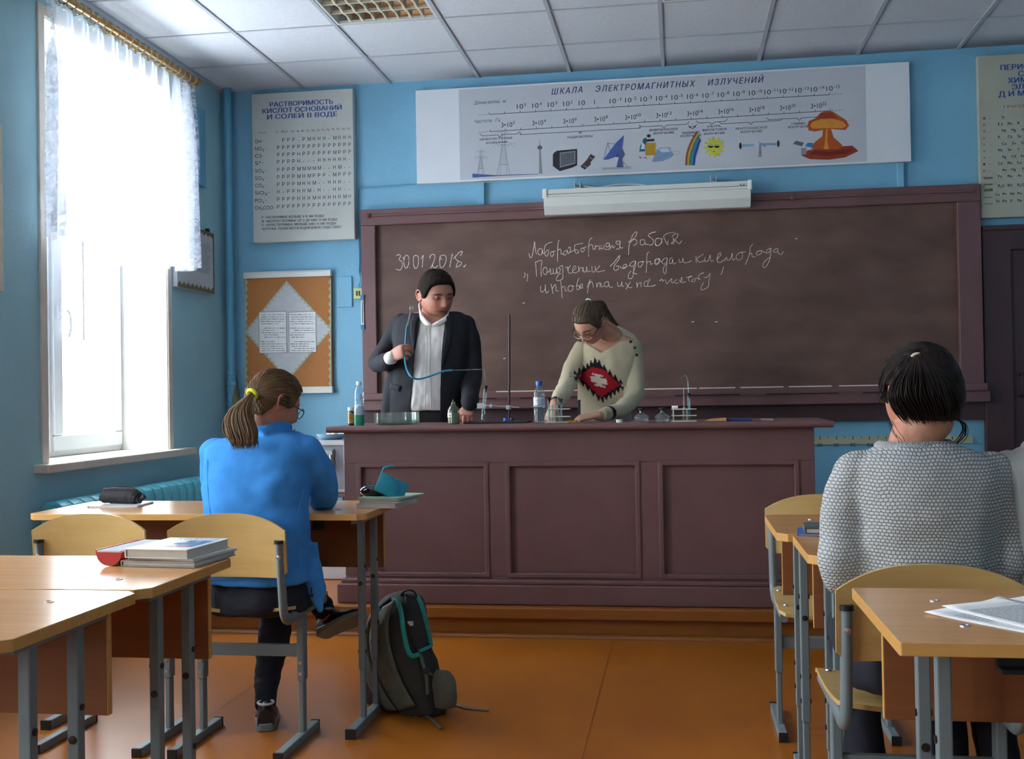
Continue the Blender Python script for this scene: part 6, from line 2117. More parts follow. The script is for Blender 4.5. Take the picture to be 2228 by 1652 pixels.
MB().lathe([(0.0, 0.0112), (0.0175, 0.0112), (0.0175, 0.0155), (0.0, 0.0158)], p, 20).build('lid', M['paper_grey'], t)
p = desk_at(1557, Y=5.36)
t = thing('wooden_block', p, 'pale wooden wedge lying beside the blue box on the demonstration desk', 'block')
MB().prism([(-0.055, 0.0), (0.05, 0.0), (0.05, 0.016), (-0.02, 0.012)], lambda u, v, d: (p.x + u, p.y + d, TZ + E_ + v), -0.02, 0.02).build('wedge', wood('pale pine', (190, 140, 80), (206, 158, 96), 0.6, 0), t, bevel=0.001)
p = desk_at(1608, Y=5.38)
tag(MB().box((p.x - 0.06, p.y - 0.02, TZ + E_), (p.x + 0.06, p.y + 0.02, TZ + 0.014)).build('flat_box', pbr('navy card', (40, 62, 110), 0.5), bevel=0.0015), 'flat navy blue box lying on the demonstration desk', 'box')
mb = MB()
p = desk_at(1670, Y=5.36)
for k_ in range(5):
    a = random.uniform(0, 6.28)
    mb.tube(spline([p + Vector((0.03 * cos(a + i * 1.3), 0.02 * sin(a + i * 1.1), 0.003 + 0.006 * abs(sin(a + i)))) for i in range(6)], 4), 0.0012, 5)
tag(mb.build('wire_coil', M['metal']), 'small tangle of wire at the bare end of the demonstration desk', 'wire')
# ================================================================== PEOPLE: tools
from mathutils.bvhtree import BVHTree


def P_(x, y, Y):
    return atY(x, y, Y)


def px2m(n, Y):
    return n * Y / F_PX


def limb(mb, pts, n=18, flat=None, upv=None, caps=True, k=6):
    """tapering limb through (Vector, radius) joints"""
    V = [Vector((*p, 0)) for p, r in pts]
    sp = spline([(p.x, p.y, p.z) for p, r in pts], k)
    rs = [q.x for q in spline([(r, 0, 0) for p, r in pts], k)]
    mb.tube(sp, rs, n, flat=flat, upv=upv)
    if caps and not flat:
        mb.ball(sp[0], rs[0] * 0.999, 16, 10)
        mb.ball(sp[-1], rs[-1] * 0.999, 16, 10)


def stack(mb, rings, n=44, k=5, pw=2.3):
    """torso loft; ring = (centre, half width, half depth, yaw degrees)"""
    c = spline([r[0] for r in rings], k)
    q = spline([(r[1], r[2], radians(r[3] if len(r) > 3 else 0)) for r in rings], k)
    vs, fs = [], []
    for o, (a, b, yw) in zip(c, q):
        for i in range(n):
            t = 2 * pi * i / n
            ct, st = cos(t), sin(t)
            x = a * abs(ct) ** (2 / pw) * (1 if ct >= 0 else -1)
            y = b * abs(st) ** (2 / pw) * (1 if st >= 0 else -1)
            vs.append(Vector((o.x + x * cos(yw) - y * sin(yw), o.y + x * sin(yw) + y * cos(yw), o.z)))
    m = len(c)
    for j in range(m - 1):
        for i in range(n):
            i2 = (i + 1) % n
            fs.append((j * n + i, j * n + i2, (j + 1) * n + i2, (j + 1) * n + i))
    fs.append(tuple(range(n - 1, -1, -1)))
    fs.append(tuple((m - 1) * n + i for i in range(n)))
    mb.add(vs, fs, True)


def ring_px(xl, xr, y, Y, b, yaw=0):
    a, c = atY(xl, y, Y), atY(xr, y, Y)
    return ((a + c) / 2, (c.x - a.x) / 2, b, yaw)


def grow(v, n):
    return v * n


def head_point(th, ph, fem=0.0, wide=1.0):
    """head surface: th round (0 = face), ph up; local metres, face towards -Y"""
    cp, sp_ = cos(ph), sin(ph)
    c = cp ** 0.82
    s = (abs(sp_) ** 0.95) * (1 if sp_ >= 0 else -1)
    x = sin(th) * c * 0.076 * wide
    y = -cos(th) * c * 0.097
    z = s * 0.118
    t = max(0, -z / 0.118)
    front = max(0.0, cos(th))
    x *= 1 - (0.30 - 2.6 * (wide - 1)) * t ** 1.5
    if y > 0:
        y *= 1 - 0.42 * t
        y *= 1 + 0.06 * max(0, z / 0.118)
    else:
        y *= 1 - 0.10 * t * t
        y += 0.006 * max(0, (z - 0.04) / 0.078)
    if front > 0.2:
        g = lambda cx, cz, wx, wz: math.exp(-((abs(x) - cx) / wx) ** 2 - ((z - cz) / wz) ** 2)
        zz = z + 0.002
        if -0.04 < zz < 0.03:
            prof = 0.12 + 0.88 * max(0, min(1, (0.026 - zz) / 0.05)) ** 1.3
            if zz < -0.024:
                prof *= max(0, (zz + 0.04) / 0.016)
            wdt = 0.008 + 0.007 * max(0, min(1, (0.02 - zz) / 0.045))
            y -= (0.026 - 0.004 * fem) * prof * math.exp(-(x / wdt) ** 2)
        y += 0.010 * g(0.031, 0.010, 0.015, 0.011)
        y -= 0.005 * g(0.028, 0.030, 0.024, 0.008) * (1 - 0.5 * fem)
        y -= 0.0045 * g(0.0, -0.053, 0.020, 0.005) + 0.005 * g(0.0, -0.066, 0.017, 0.005)
        y += 0.003 * g(0.0, -0.0595, 0.022, 0.0025)
        y -= 0.008 * g(0.0, -0.098, 0.018, 0.014)
        y -= 0.004 * g(0.042, -0.02, 0.02, 0.02)
    return Vector((x, y, z))


def head_mesh(mb, T, sc=1.0, fem=0.0, wide=1.0):
    n, m = 84, 64
    old, mb.T = mb.T, T @ Matrix.Scale(sc, 4)
    vs = [Vector((0, 0.02, -0.112))]
    for j in range(1, m):
        for i in range(n):
            vs.append(head_point(2 * pi * i / n, -pi / 2 + pi * j / m, fem, wide))
    vs.append(Vector((0, 0.005, 0.119)))
    fs = [(0, 1 + (i + 1) % n, 1 + i) for i in range(n)]
    for j in range(m - 2):
        for i in range(n):
            fs.append((1 + j * n + i, 1 + j * n + (i + 1) % n, 1 + (j + 1) * n + (i + 1) % n, 1 + (j + 1) * n + i))
    e = len(vs) - 1
    fs += [(e, 1 + (m - 2) * n + i, 1 + (m - 2) * n + (i + 1) % n) for i in range(n)]
    mb.add(vs, fs, True)
    for sx in (-1, 1):
        mb.ball((sx * 0.031, -0.0775, 0.0095), 0.0125, 14, 10)                       # eyes under the lids
        Re = Matrix.Rotation(sx * radians(-24), 3, 'Z') @ Matrix.Rotation(radians(-8), 3, 'X')
        e0 = Vector((sx * 0.0775 * wide, 0.012, 0.0))
        mb.tube([e0 + Re @ Vector((sx * 0.004, 0.016 * cos(q) + 0.004, 0.026 * sin(q) + 0.004 + 0.005 * cos(q))) for q in [2 * pi * k / 16 for k in range(16)]], 0.0052, 8, closed=True)
        mb.ball(e0 + Re @ Vector((0, 0.004, -0.006)), (0.006, 0.013, 0.026), 12, 8, T=Re)
    mb.T = old


def hairline(th):
    """height of the hairline round the head (th 0 = face)"""
    a = abs(((th + pi) % (2 * pi)) - pi)
    pts = [(0.0, 0.068), (0.45, 0.066), (0.8, 0.055), (1.0, 0.03), (1.15, -0.004), (1.38, -0.012), (1.5, 0.02), (1.75, 0.02), (1.95, -0.03), (2.3, -0.062), (pi, -0.068)]
    for (a0, z0), (a1, z1) in zip(pts, pts[1:]):
        if a <= a1:
            return z0 + (z1 - z0) * (a - a0) / (a1 - a0)
    return -0.068


def hair_cap(mb, T, sc, thick, fem=0.0, wide=1.0, lift=None, rough=0.0):
    n, m = 96, 72
    old, mb.T = mb.T, T @ Matrix.Scale(sc, 4)
    vs = []
    for j in range(1, m):
        ph = -pi / 2 + pi * j / m
        for i in range(n):
            th = 2 * pi * i / n
            p = head_point(th, ph, fem, wide)
            k = max(0.0, min(1.0, (p.z - hairline(th)) / 0.016 + 0.15))
            k = k * k * (3 - 2 * k)
            nrm = Vector((p.x / 0.0058, p.y / 0.0094, p.z / 0.0139)).normalized()
            t_ = thick * (1.0 + (lift(th, ph) if lift else 0)) + rough * noise.noise(p * 60)
            vs.append(p + nrm * (-0.006 + (0.006 + t_) * k))
    fs = []
    for j in range(m - 2):
        for i in range(n):
            fs.append((j * n + i, j * n + (i + 1) % n, (j + 1) * n + (i + 1) % n, (j + 1) * n + i))
    fs.append(tuple(range(n - 1, -1, -1)))
    fs.append(tuple((m - 2) * n + i for i in range(n)))
    mb.add(vs, fs, True)
    mb.T = old


def hand(mb, T, curl=(30, 35, 20), spread=4.0, mirror=False, sc=1.0, thumb=(35, 20), curls=None):
    """palm plus four jointed fingers and a thumb; fingers along +Y, back of the hand +Z, thumb at +X (mirror: -X)"""
    sx = -1 if mirror else 1
    old, mb.T = mb.T, T @ Matrix.Scale(sc, 4)
    rings = []
    for y, hw, ht, z in ((-0.02, 0.026, 0.02, 0), (0.0, 0.027, 0.019, 0), (0.03, 0.035, 0.0165, 0.0), (0.065, 0.041, 0.0145, 0.002), (0.088, 0.040, 0.012, 0.001), (0.097, 0.034, 0.008, 0)):
        rings.append([(sx * hw * cos(2 * pi * i / 20), y, z + ht * sin(2 * pi * i / 20)) for i in range(20)])
    vs = [q for r in rings for q in r]
    fs = [(j * 20 + i, j * 20 + (i + 1) % 20, (j + 1) * 20 + (i + 1) % 20, (j + 1) * 20 + i) for j in range(5) for i in range(20)]
    fs += [tuple(range(19, -1, -1)), tuple(100 + i for i in range(20))]
    mb.add(vs, fs, True)
    for f, (x, L, r) in enumerate(((0.031, 0.078, 0.0088), (0.0105, 0.086, 0.009), (-0.0105, 0.08, 0.0086), (-0.030, 0.064, 0.0076))):
        cu = curls[f] if curls else curl
        p = Vector((sx * x, 0.084 - 0.004 * abs(f - 1), 0.001))
        a, yaw = 0.0, sx * radians(spread) * (1.2 - f * 0.8)
        pts = [(p.copy(), r * 1.08)]
        for seg, fr in enumerate((0.44, 0.31, 0.25)):
            a += radians(cu[seg])
            d = Vector((sin(yaw) * cos(a), cos(yaw) * cos(a), -sin(a)))
            p = p + d * (L * fr)
            pts.append((p.copy(), r * (1.02, 0.95, 0.78)[seg]))
        limb(mb, pts, 12, k=4)
    p = Vector((sx * 0.022, 0.018, -0.006))
    pts = [(p.copy(), 0.014)]
    a, bnd = radians(thumb[0]), 0
    for seg, L in enumerate((0.042, 0.032, 0.024)):
        bnd += radians(thumb[1]) if seg else radians(10)
        d = Vector((sx * sin(a) * cos(bnd), cos(a) * cos(bnd), -sin(bnd)))
        p = p + d * L
        pts.append((p.copy(), (0.0115, 0.0098, 0.008)[seg]))
        a -= radians(12)
    limb(mb, pts, 12, k=4)
    mb.T = old


def soft_edge(bm, n=10):
    """even out the cut edge of a garment"""
    for _ in range(n):
        new = {}
        for v in bm.verts:
            nb = [e.other_vert(v).co for e in v.link_edges if e.is_boundary]
            if len(nb) == 2:
                new[v] = v.co * 0.4 + (nb[0] + nb[1]) * 0.3
        for v, c in new.items():
            v.co = c


def fuse(name, mb, voxel, smooth, mat, parent, col=None, wr=0.0, wscale=9.0, cut=None, thick=0.0, stretch=(1, 1, 1), keep_shape=False):
    """melt the overlapping shapes into ONE continuous skin, smooth it, add folds, colour it by place"""
    me = bpy.data.meshes.new('t')
    me.from_pydata([tuple(q) for q in mb.v], [], mb.f)
    ob = bpy.data.objects.new('t', me)
    COL.objects.link(ob)
    if not keep_shape:
        r = ob.modifiers.new('r', 'REMESH')
        r.mode = 'VOXEL'
        r.voxel_size = voxel
    if smooth:
        s = ob.modifiers.new('s', 'SMOOTH')
        s.factor = 0.5
        s.iterations = smooth
    dg = bpy.context.evaluated_depsgraph_get()
    m2 = bpy.data.meshes.new_from_object(ob.evaluated_get(dg))
    bpy.data.objects.remove(ob)
    bpy.data.meshes.remove(me)
    m2.name = name
    if wr:
        nr = [v.normal.copy() for v in m2.vertices]
        for v, n_ in zip(m2.vertices, nr):
            q = Vector((v.co.x * stretch[0], v.co.y * stretch[1], v.co.z * stretch[2])) * wscale
            f = noise.noise(q) + 0.5 * noise.noise(q * 2.3 + Vector((5, 1, 2)))
            v.co += n_ * (wr * f)
    if cut:
        bm = bmesh.new()
        bm.from_mesh(m2)
        cut(bm)
        soft_edge(bm)
        bm.to_mesh(m2)
        bm.free()
    tree = BVHTree.FromPolygons([v.co.copy() for v in m2.vertices], [tuple(p.vertices) for p in m2.polygons])
    if col:
        ca = m2.color_attributes.new('Col', 'FLOAT_COLOR', 'POINT')
        buf = []
        for v in m2.vertices:
            buf += [*col(v.co), 1.0]
        ca.data.foreach_set('color', buf)
    off = parent_loc(parent)
    for v in m2.vertices:
        v.co -= off
    m2.materials.clear()
    m2.materials.append(mat)
    for p in m2.polygons:
        p.use_smooth = True
    o = bpy.data.objects.new(name, m2)
    COL.objects.link(o)
    o.parent = parent
    if thick:
        so_ = o.modifiers.new('thickness', 'SOLIDIFY')
        so_.thickness = thick
        so_.offset = -1
    return o, tree


def on_skin(tree, x, y, lift=0.002):
    """the point of a built surface seen at a pixel, lifted a little towards the viewer"""
    o = Vector((0, 0, HC))
    d = ray(x, y).normalized()
    h, n, i, dist = tree.ray_cast(o, d)
    return (h - d * lift) if h is not None else None


def draped(mb, tree, pts, r, n=6, k=4, lift=0.001, flat=None):
    P = [on_skin(tree, q.x, q.y, lift) for q in spline([(x, y, 0) for x, y in pts], k)]
    P = [q for q in P if q is not None]
    if len(P) > 2:
        mb.tube(P, r, n, flat=flat)


def sheet(mb, tree, ea, eb, nu=10, nv=4, lift=0.004):
    """a flap that follows the surface between two pixel edges"""
    A = spline([(x, y, 0) for x, y in ea], nu)
    B = spline([(x, y, 0) for x, y in eb], nu)
    m = min(len(A), len(B))
    rows = []
    for i in range(m):
        a = A[int(i * (len(A) - 1) / (m - 1))]
        b = B[int(i * (len(B) - 1) / (m - 1))]
        row = []
        for j in range(nv + 1):
            q = a.lerp(b, j / nv)
            h = on_skin(tree, q.x, q.y, lift)
            row.append(h)
        rows.append(row)
    flatv = [h for r in rows for h in r]
    if any(h is None for h in flatv):
        good = [h for h in flatv if h is not None]
        flatv = [h if h is not None else min(good, key=lambda g: 0) for h in flatv]
    mb.add(flatv, [(i * (nv + 1) + j, i * (nv + 1) + j + 1, (i + 1) * (nv + 1) + j + 1, (i + 1) * (nv + 1) + j) for i in range(m - 1) for j in range(nv)], True)


def face_col(T, sc, skin, lip, brow, fem=0.0, extra=None):
    inv = (T @ Matrix.Scale(sc, 4)).inverted()
    sk, lp, br = Vector(lin(skin)), Vector(lin(lip)), Vector(lin(brow))
    red = Vector(lin((skin[0], skin[1] * 0.78, skin[2] * 0.76)))

    def f(co):
        p = inv @ co
        c = sk
        if abs(p.z) < 0.13 and abs(p.x) < 0.1 and abs(p.y) < 0.13:
            g = lambda cx, cz, wx, wz: math.exp(-((abs(p.x) - cx) / wx) ** 2 - ((p.z - cz) / wz) ** 2)
            if p.y < -0.04:
                c = c.lerp(red, min(1, 0.55 * g(0.04, -0.025, 0.02, 0.022) + 0.5 * g(0, -0.025, 0.014, 0.012)))
                c = c.lerp(lp, min(1, 1.2 * g(0.0, -0.059, 0.022, 0.007)))
                c = c.lerp(lp * 0.4, min(1, 1.0 * g(0.0, -0.0595, 0.022, 0.0022)))
                arch = 0.027 - 0.25 * max(0, abs(p.x) - 0.034)
                c = c.lerp(br, min(0.95, 1.4 * g(0.031, arch, 0.019, 0.0045)))
                c = c.lerp(br * 0.5, min(0.95, 1.5 * g(0.031, 0.005, 0.0145, 0.0036)))
                c = c.lerp(red * 0.55, min(0.6, 0.7 * g(0.031, 0.009, 0.019, 0.013)))
            elif abs(p.x) > 0.06:
                c = c.lerp(red, 0.45)
        if extra:
            c = extra(co, c)
        return tuple(c)
    return f


def strands(mb, pts_fn, count, r, seed=1, n=4, k=5, cutoff=1.0):
    rnd = random.Random(seed)
    for i in range(count):
        P = pts_fn(rnd, i)
        if P:
            sp = spline(P, k)
            sp = sp[:max(4, int(len(sp) * rnd.uniform(cutoff, 1.0)))]
            m = len(sp)
            rr = r * rnd.uniform(0.6, 1.25)
            mb.tube(sp, [rr * (0.5 + 0.8 * sin(pi * (0.15 + 0.8 * j / (m - 1)))) * min(1, 0.15 + 5 * (1 - j / (m - 1))) for j in range(m)], n)


def pulled_strands(mb, T, sc, knot, count, r, thick, seed=3, fem=1.0, zmin=-0.05, th0=0.0):
    """strands combed from the hairline over the skull to the knot (local direction)"""
    M_ = T @ Matrix.Scale(sc, 4)
    kd = Vector(knot).normalized()

    def fn(rnd, i):
        th = rnd.uniform(-pi, pi)
        z0 = hairline(th) + 0.006
        ph0 = math.asin(max(-0.95, min(0.95, z0 / 0.118)))
        d0 = Vector((sin(th) * cos(ph0), -cos(th) * cos(ph0), sin(ph0)))
        t0 = rnd.uniform(0.0, 0.5)
        out = []
        for q in range(7):
            t = t0 + (1 - t0) * q / 6
            d = d0.slerp(kd, t) if d0.angle(kd) < 3.0 else d0.lerp(kd, t)
            d.normalize()
            ph = math.asin(max(-1, min(1, d.z)))
            p = head_point(math.atan2(d.x, -d.y), ph, fem)
            nrm = Vector((p.x / 0.0058, p.y / 0.0094, p.z / 0.0139)).normalized()
            out.append(M_ @ (p + nrm * (thick + rnd.uniform(-0.0015, 0.003))))
        return out
    strands(mb, fn, count, r, seed)


def shoe(parent, T, upper, sole, accent=None, L=0.25):
    """trainer: sole, upper; heel at the origin, toe along +Y, local metres"""
    mb = MB()
    mb.T = T
    rows = []
    for y, hw, h0, h1 in ((-0.005, 0.02, 0.0, 0.026), (0.01, 0.032, 0.0, 0.026), (0.07, 0.034, 0.002, 0.024), (0.15, 0.043, 0.0, 0.02), (0.21, 0.04, 0.0, 0.018), (0.245, 0.025, 0.006, 0.02), (0.255, 0.01, 0.01, 0.02)):
        y *= L / 0.255
        rows.append([(-hw, y, h0), (-hw * 1.03, y, (h0 + h1) / 2), (-hw, y, h1), (hw, y, h1), (hw * 1.03, y, (h0 + h1) / 2), (hw, y, h0)])
    vs = [q for r in rows for q in r]
    fs = [(j * 6 + i, j * 6 + (i + 1) % 6, (j + 1) * 6 + (i + 1) % 6, (j + 1) * 6 + i) for j in range(6) for i in range(6)] + [(5, 4, 3, 2, 1, 0), tuple(36 + i for i in range(6))]
    mb.add(vs, fs, True)
    s_ = mb.build('sole', sole, parent, bevel=0.003)
    mb = MB()
    mb.T = T
    k = L / 0.255
    U = [(0.0, 0.028, 0.075), (0.02 * k, 0.032, 0.09), (0.06 * k, 0.033, 0.095), (0.09 * k, 0.034, 0.085), (0.13 * k, 0.038, 0.066), (0.18 * k, 0.038, 0.05), (0.225 * k, 0.03, 0.04), (0.248 * k, 0.014, 0.03)]
    rows = []
    for y, hw, h in U:
        rows.append([(hw * cos(pi * i / 10), y, 0.02 + (h - 0.02) * sin(pi * i / 10) ** 0.8) for i in range(11)])
    vs = [q for r in rows for q in r]
    fs = [(j * 11 + i + 1, j * 11 + i, (j + 1) * 11 + i, (j + 1) * 11 + i + 1) for j in range(len(U) - 1) for i in range(10)] + [tuple(range(11)), tuple((len(U) - 1) * 11 + 10 - i for i in range(11))]
    mb.add(vs, fs, True)
    u_ = mb.build('shoe_upper', upper, parent)
    if accent:
        mb = MB()
        mb.T = T
        for sx in (-1, 1):
            mb.tube(spline([(sx * 0.034, 0.03, 0.05), (sx * 0.0365, 0.055, 0.04), (sx * 0.0385, 0.09, 0.05)], 4), [0.001, 0.002, 0.003, 0.004, 0.004, 0.0035, 0.003, 0.002, 0.001], 6)
        mb.build('stripe', accent, u_)
        mb = MB()
        mb.T = T
        mb.tube([(0.027 * cos(q), 0.034 + 0.03 * sin(q), 0.09) for q in [2 * pi * i / 14 for i in range(14)]], 0.0045, 6, closed=True)
        mb.build('heel_trim', M['paper_grey'], u_)
    return u_


M['skin'] = vcol('skin', 0.5, 0.1, 300, sss=0.08)
M['hair_brown'] = pbr('brown hair', (104, 78, 54), 0.55, vary=0.35, scale=30, spec=0.25)
M['hair_dark'] = pbr('dark brown hair', (44, 32, 30), 0.6, vary=0.3, scale=30, spec=0.2)
M['hair_black'] = pbr('near black hair', (33, 23, 21), 0.6, vary=0.3, scale=30, spec=0.2)
M['hair_short'] = pbr('short dark hair', (40, 30, 26), 0.8, vary=0.25, scale=120, bump=0.6, bscale=260, spec=0.15)
M['navy_wool'] = pbr('dark navy suiting', (20, 22, 32), 0.85, vary=0.08, scale=40, bump=0.08, bscale=400)
M['black_cloth'] = pbr('black trousers', (24, 24, 28), 0.8, vary=0.1, bump=0.1, bscale=300)
M['shirt'] = pbr('white cotton shirt', (222, 218, 214), 0.75, vary=0.03, bump=0.08, bscale=300)
# ------------------------------------------------------------------ the teacher
te = thing('person', (atY(940, 900, 6.02).x, 6.02, 0.144), 'man in a dark navy jacket and open white shirt holding a turquoise hose', 'person')
Yt_ = 6.02
HT = Matrix.Translation(atY(949, 644, 5.98)) @ Matrix.Rotation(radians(38), 4, 'Z') @ Matrix.Rotation(radians(17), 4, 'X') @ Matrix.Rotation(radians(-4), 4, 'Y')
HS = 1.13
gx_ = te.location.x
g = 0.144                                                  # podium level


def man_arms(grow_):
    r = lambda v: v + grow_
    L = [(P_(874, 702, 6.03), r(0.050)), (P_(846, 745, 6.06), r(0.050)), (P_(820, 787, 6.06), r(0.047)), (P_(838, 789, 5.9), r(0.041)), (P_(850, 781, 5.81), r(0.034))]
    R = [(P_(1013, 708, 6.03), r(0.057)), (P_(1025, 755, 6.04), r(0.054)), (P_(1029, 812, 6.02), r(0.049)), (P_(1024, 850, 5.92), r(0.043)), (P_(1021, 876, 5.8), r(0.034))]
    return L, R


TOR = [ring_px(918, 972, 676, 6.05, 0.058), ring_px(884, 1004, 682, 6.04, 0.088), ring_px(862, 1021, 694, 6.03, 0.108), ring_px(858, 1026, 722, 6.02, 0.125), ring_px(857, 1020, 765, 6.0, 0.14), ring_px(856, 1014, 805, 6.0, 0.148),
       ring_px(850, 1010, 850, 6.0, 0.15), ring_px(846, 1008, 900, 6.01, 0.15), ring_px(846, 1006, 960, 6.02, 0.148)]
mb = MB()
head_mesh(mb, HT, HS, 0.0, 1.04)
limb(mb, [(P_(941, 706, 6.05), 0.074), (P_(942, 690, 6.035), 0.069), (HT @ Vector((0, 0.03, -0.06)), 0.062)], 22)
stack(mb, [(c, a - (0.02 if i < 6 else 0.05), b - (0.02 if i < 6 else 0.04), y) for i, (c, a, b, y) in enumerate(TOR)])
L, R = man_arms(-0.014)
WL = HWL = P_(853, 776, 5.79)
limb(mb, L)
limb(mb, R)
HLm = Matrix.Translation(P_(851, 774, 5.79)) @ Matrix(((0.93, 0.1, 0.30, 0), (-0.32, -0.1, -0.93, 0), (0.14, -0.98, 0.1, 0), (0, 0, 0, 1))).normalized().to_4x4() if False else None
yv = Vector((0.86, -0.42, 0.28)).normalized()
zv = Vector((-0.38, -0.86, 0.2))
zv = (zv - yv * zv.dot(yv)).normalized()
xv = yv.cross(zv)
HL = Matrix.Translation(P_(849, 776, 5.80)) @ Matrix((xv, yv, zv)).transposed().to_4x4()
hand(mb, HL, mirror=True, curls=((42, 48, 20), (50, 50, 22), (58, 52, 25), (62, 55, 25)), spread=2, sc=1.02, thumb=(20, 25))
yv = Vector((-0.04, -0.78, -0.50)).normalized()
zv = Vector((0.05, -0.5, 0.78))
zv = (zv - yv * zv.dot(yv)).normalized()
xv = yv.cross(zv)
HR = Matrix.Translation(P_(1021, 882, 5.855)) @ Matrix((xv, yv, zv)).transposed().to_4x4()
hand(mb, HR, curls=((46, 22, 12), (50, 22, 12), (54, 22, 12), (58, 22, 12)), spread=6, sc=1.0, thumb=(30, 30))
for sx in (-1, 1):
    limb(mb, [(Vector((gx_ + sx * 0.09, 6.02, 0.92)), 0.095), (Vector((gx_ + sx * 0.1, 6.0, 0.62)), 0.068), (Vector((gx_ + sx * 0.105, 6.02, 0.30)), 0.052), (Vector((gx_ + sx * 0.105, 6.03, g + 0.08)), 0.042)])
    limb(mb, [(Vector((gx_ + sx * 0.105, 6.04, g + 0.045)), 0.035), (Vector((gx_ + sx * 0.12, 5.86, g + 0.032)), 0.028)])
body, tb_ = fuse('body', mb, 0.0036, 2, M['skin'], te, face_col(HT, HS, (184, 130, 110), (136, 76, 68), (48, 34, 30)))
mb = MB()
hair_cap(mb, HT, HS, 0.011, 0, 1.04, lift=lambda th, ph: 0.35 * max(0, sin(ph)), rough=0.003)
mb.build('hair', M['hair_short'], te, sharp=180)
# shirt
mb = MB()
stack(mb, [(c, a - 0.011, b - 0.009, y) for c, a, b, y in TOR[1:6]] + [(c, a - 0.03, b - 0.002, y) for c, a, b, y in [ring_px(856, 1008, 850, 6.0, 0.15), ring_px(856, 1008, 876, 6.0, 0.15), ring_px(856, 1008, 893, 6.0, 0.14)]])
limb(mb, [(P_(845, 783, 5.86), 0.036), (P_(851, 779, 5.80), 0.036)])


def neck_hole(bm):
    z0, z1, nx = P_(940, 693, 6.0).z, P_(940, 704, 5.88).z, P_(940, 700, 5.9).x
    bmesh.ops.delete(bm, geom=[f for f in bm.faces for c in [f.calc_center_median()] if (c.z > z0 and abs(c.x - nx) < 0.1) or (c.y < 6.0 and c.z > z1 - 0.01 + abs(c.x - nx) * 0.7)], context='FACES')


sh_, tS = fuse('shirt', mb, 0.006, 4, M['shirt'], te, wr=0.007, wscale=11, stretch=(1.4, 1, 0.8), cut=neck_hole)
mb = MB()
draped(mb, tS, [(934, 712), (936, 760), (935, 810), (937, 850), (938, 890)], 0.0035, lift=0.0, flat=(1, 0.6))
draped(mb, tS, [(927, 712), (929, 760), (927, 810), (926, 850), (925, 890)], 0.0022, lift=0.0, flat=(1, 0.6))
mb.build('placket', M['shirt'], sh_)
for y_ in (722, 756, 790, 825, 860):
    q = on_skin(tS, 931, y_, 0.002)
    if q:
        MB().lathe([(0.005, 0), (0.005, 0.002), (0, 0.0025)], q, 12, axis=(0, -1, 0)).build('button', M['white_plastic'], sh_)
# standing shirt collar: band round the neck with two points
mb = MB()
nk = P_(943, 688, 6.035)
K = [(913, 657, 5.975), (914, 671, 5.945), (918, 683, 5.92), (927, 694, 5.895), (938, 704, 5.872)]
K2 = [(976, 672, 5.975), (974, 682, 5.945), (967, 690, 5.92), (955, 697, 5.895), (940, 705, 5.872)]
back = [Vector((nk.x + 0.078 * cos(q), nk.y + 0.078 * sin(q), nk.z + 0.04)) for q in [radians(165 - 15 * i) for i in range(11)]]
top = [P_(*k) for k in K[::-1]] + back + [P_(*k) for k in K2]
low = []
for i, q in enumerate(top):
    d = (q - Vector((nk.x, nk.y, q.z)))
    d.z = 0
    d = d.normalized() if d.length > 0 else Vector((0, -1, 0))
    dz = 0.034 if 4 < i < len(top) - 5 else 0.03
    low.append(q + d * 0.008 - Vector((0, 0, dz * 0.62)))
for i in (1, 2):
    low[i] = low[i] + Vector((-0.008, 0.0, -0.012))
    low[-1 - i] = low[-1 - i] + Vector((0.008, 0.0, -0.012))
m_ = len(top)
mid_ = [a_.lerp(b_, 0.5) + Vector((0, -0.003, 0.002)) for a_, b_ in zip(top, low)]
mb.add(top + mid_ + low, [(i, i + 1, m_ + i + 1, m_ + i) for i in range(m_ - 1)] + [(m_ + i, m_ + i + 1, 2 * m_ + i + 1, 2 * m_ + i) for i in range(m_ - 1)], True)
co_ = mb.build('collar', M['shirt'], sh_)
s_ = co_.modifiers.new('thickness', 'SOLIDIFY'); s_.thickness = 0.004
# jacket, open at the front
mb = MB()
stack(mb, [(c, a + 0.002, b + 0.004, y) for c, a, b, y in TOR[1:]])
L, R = man_arms(0.004)
L[-1] = (L[-1][0].lerp(L[-2][0], 0.35), 0.045)
L[-2] = (L[-2][0], 0.05)
R[-1] = (R[-1][0], 0.046)
limb(mb, L)
limb(mb, R)
# front panel hangs clear of the hip on the window side
limb(mb, [(P_(868, 800, 5.98), 0.06), (P_(858, 850, 5.97), 0.06), (P_(850, 905, 5.97), 0.055)])


def open_front(bm):
    for (p, q), sg in ((((912, 690), (896, 900)), -1), (((967, 690), (960, 900)), 1)):
        a, b = P_(*p, 5.9), P_(*q, 5.9)
        nrm = (b - a).cross(Vector((0, 1, 0))).normalized()
        bmesh.ops.bisect_plane(bm, geom=bm.verts[:] + bm.edges[:] + bm.faces[:], plane_co=a, plane_no=nrm)
    la, lb = P_(912, 690, 5.9), P_(896, 900, 5.9)
    ra, rb = P_(967, 690, 5.9), P_(960, 900, 5.9)
    kill = []
    for f in bm.faces:
        c = f.calc_center_median()
        t = (c.z - la.z) / (lb.z - la.z)
        xl = la.x + (lb.x - la.x) * t
        t2 = (c.z - ra.z) / (rb.z - ra.z)
        xr = ra.x + (rb.x - ra.x) * t2
        if xl < c.x < xr and c.y < 6.0:
            kill.append(f)
        elif c.z > P_(940, 683, 6.03).z and abs(c.x - nk.x) < 0.10:
            kill.append(f)
    bmesh.ops.delete(bm, geom=kill, context='FACES')


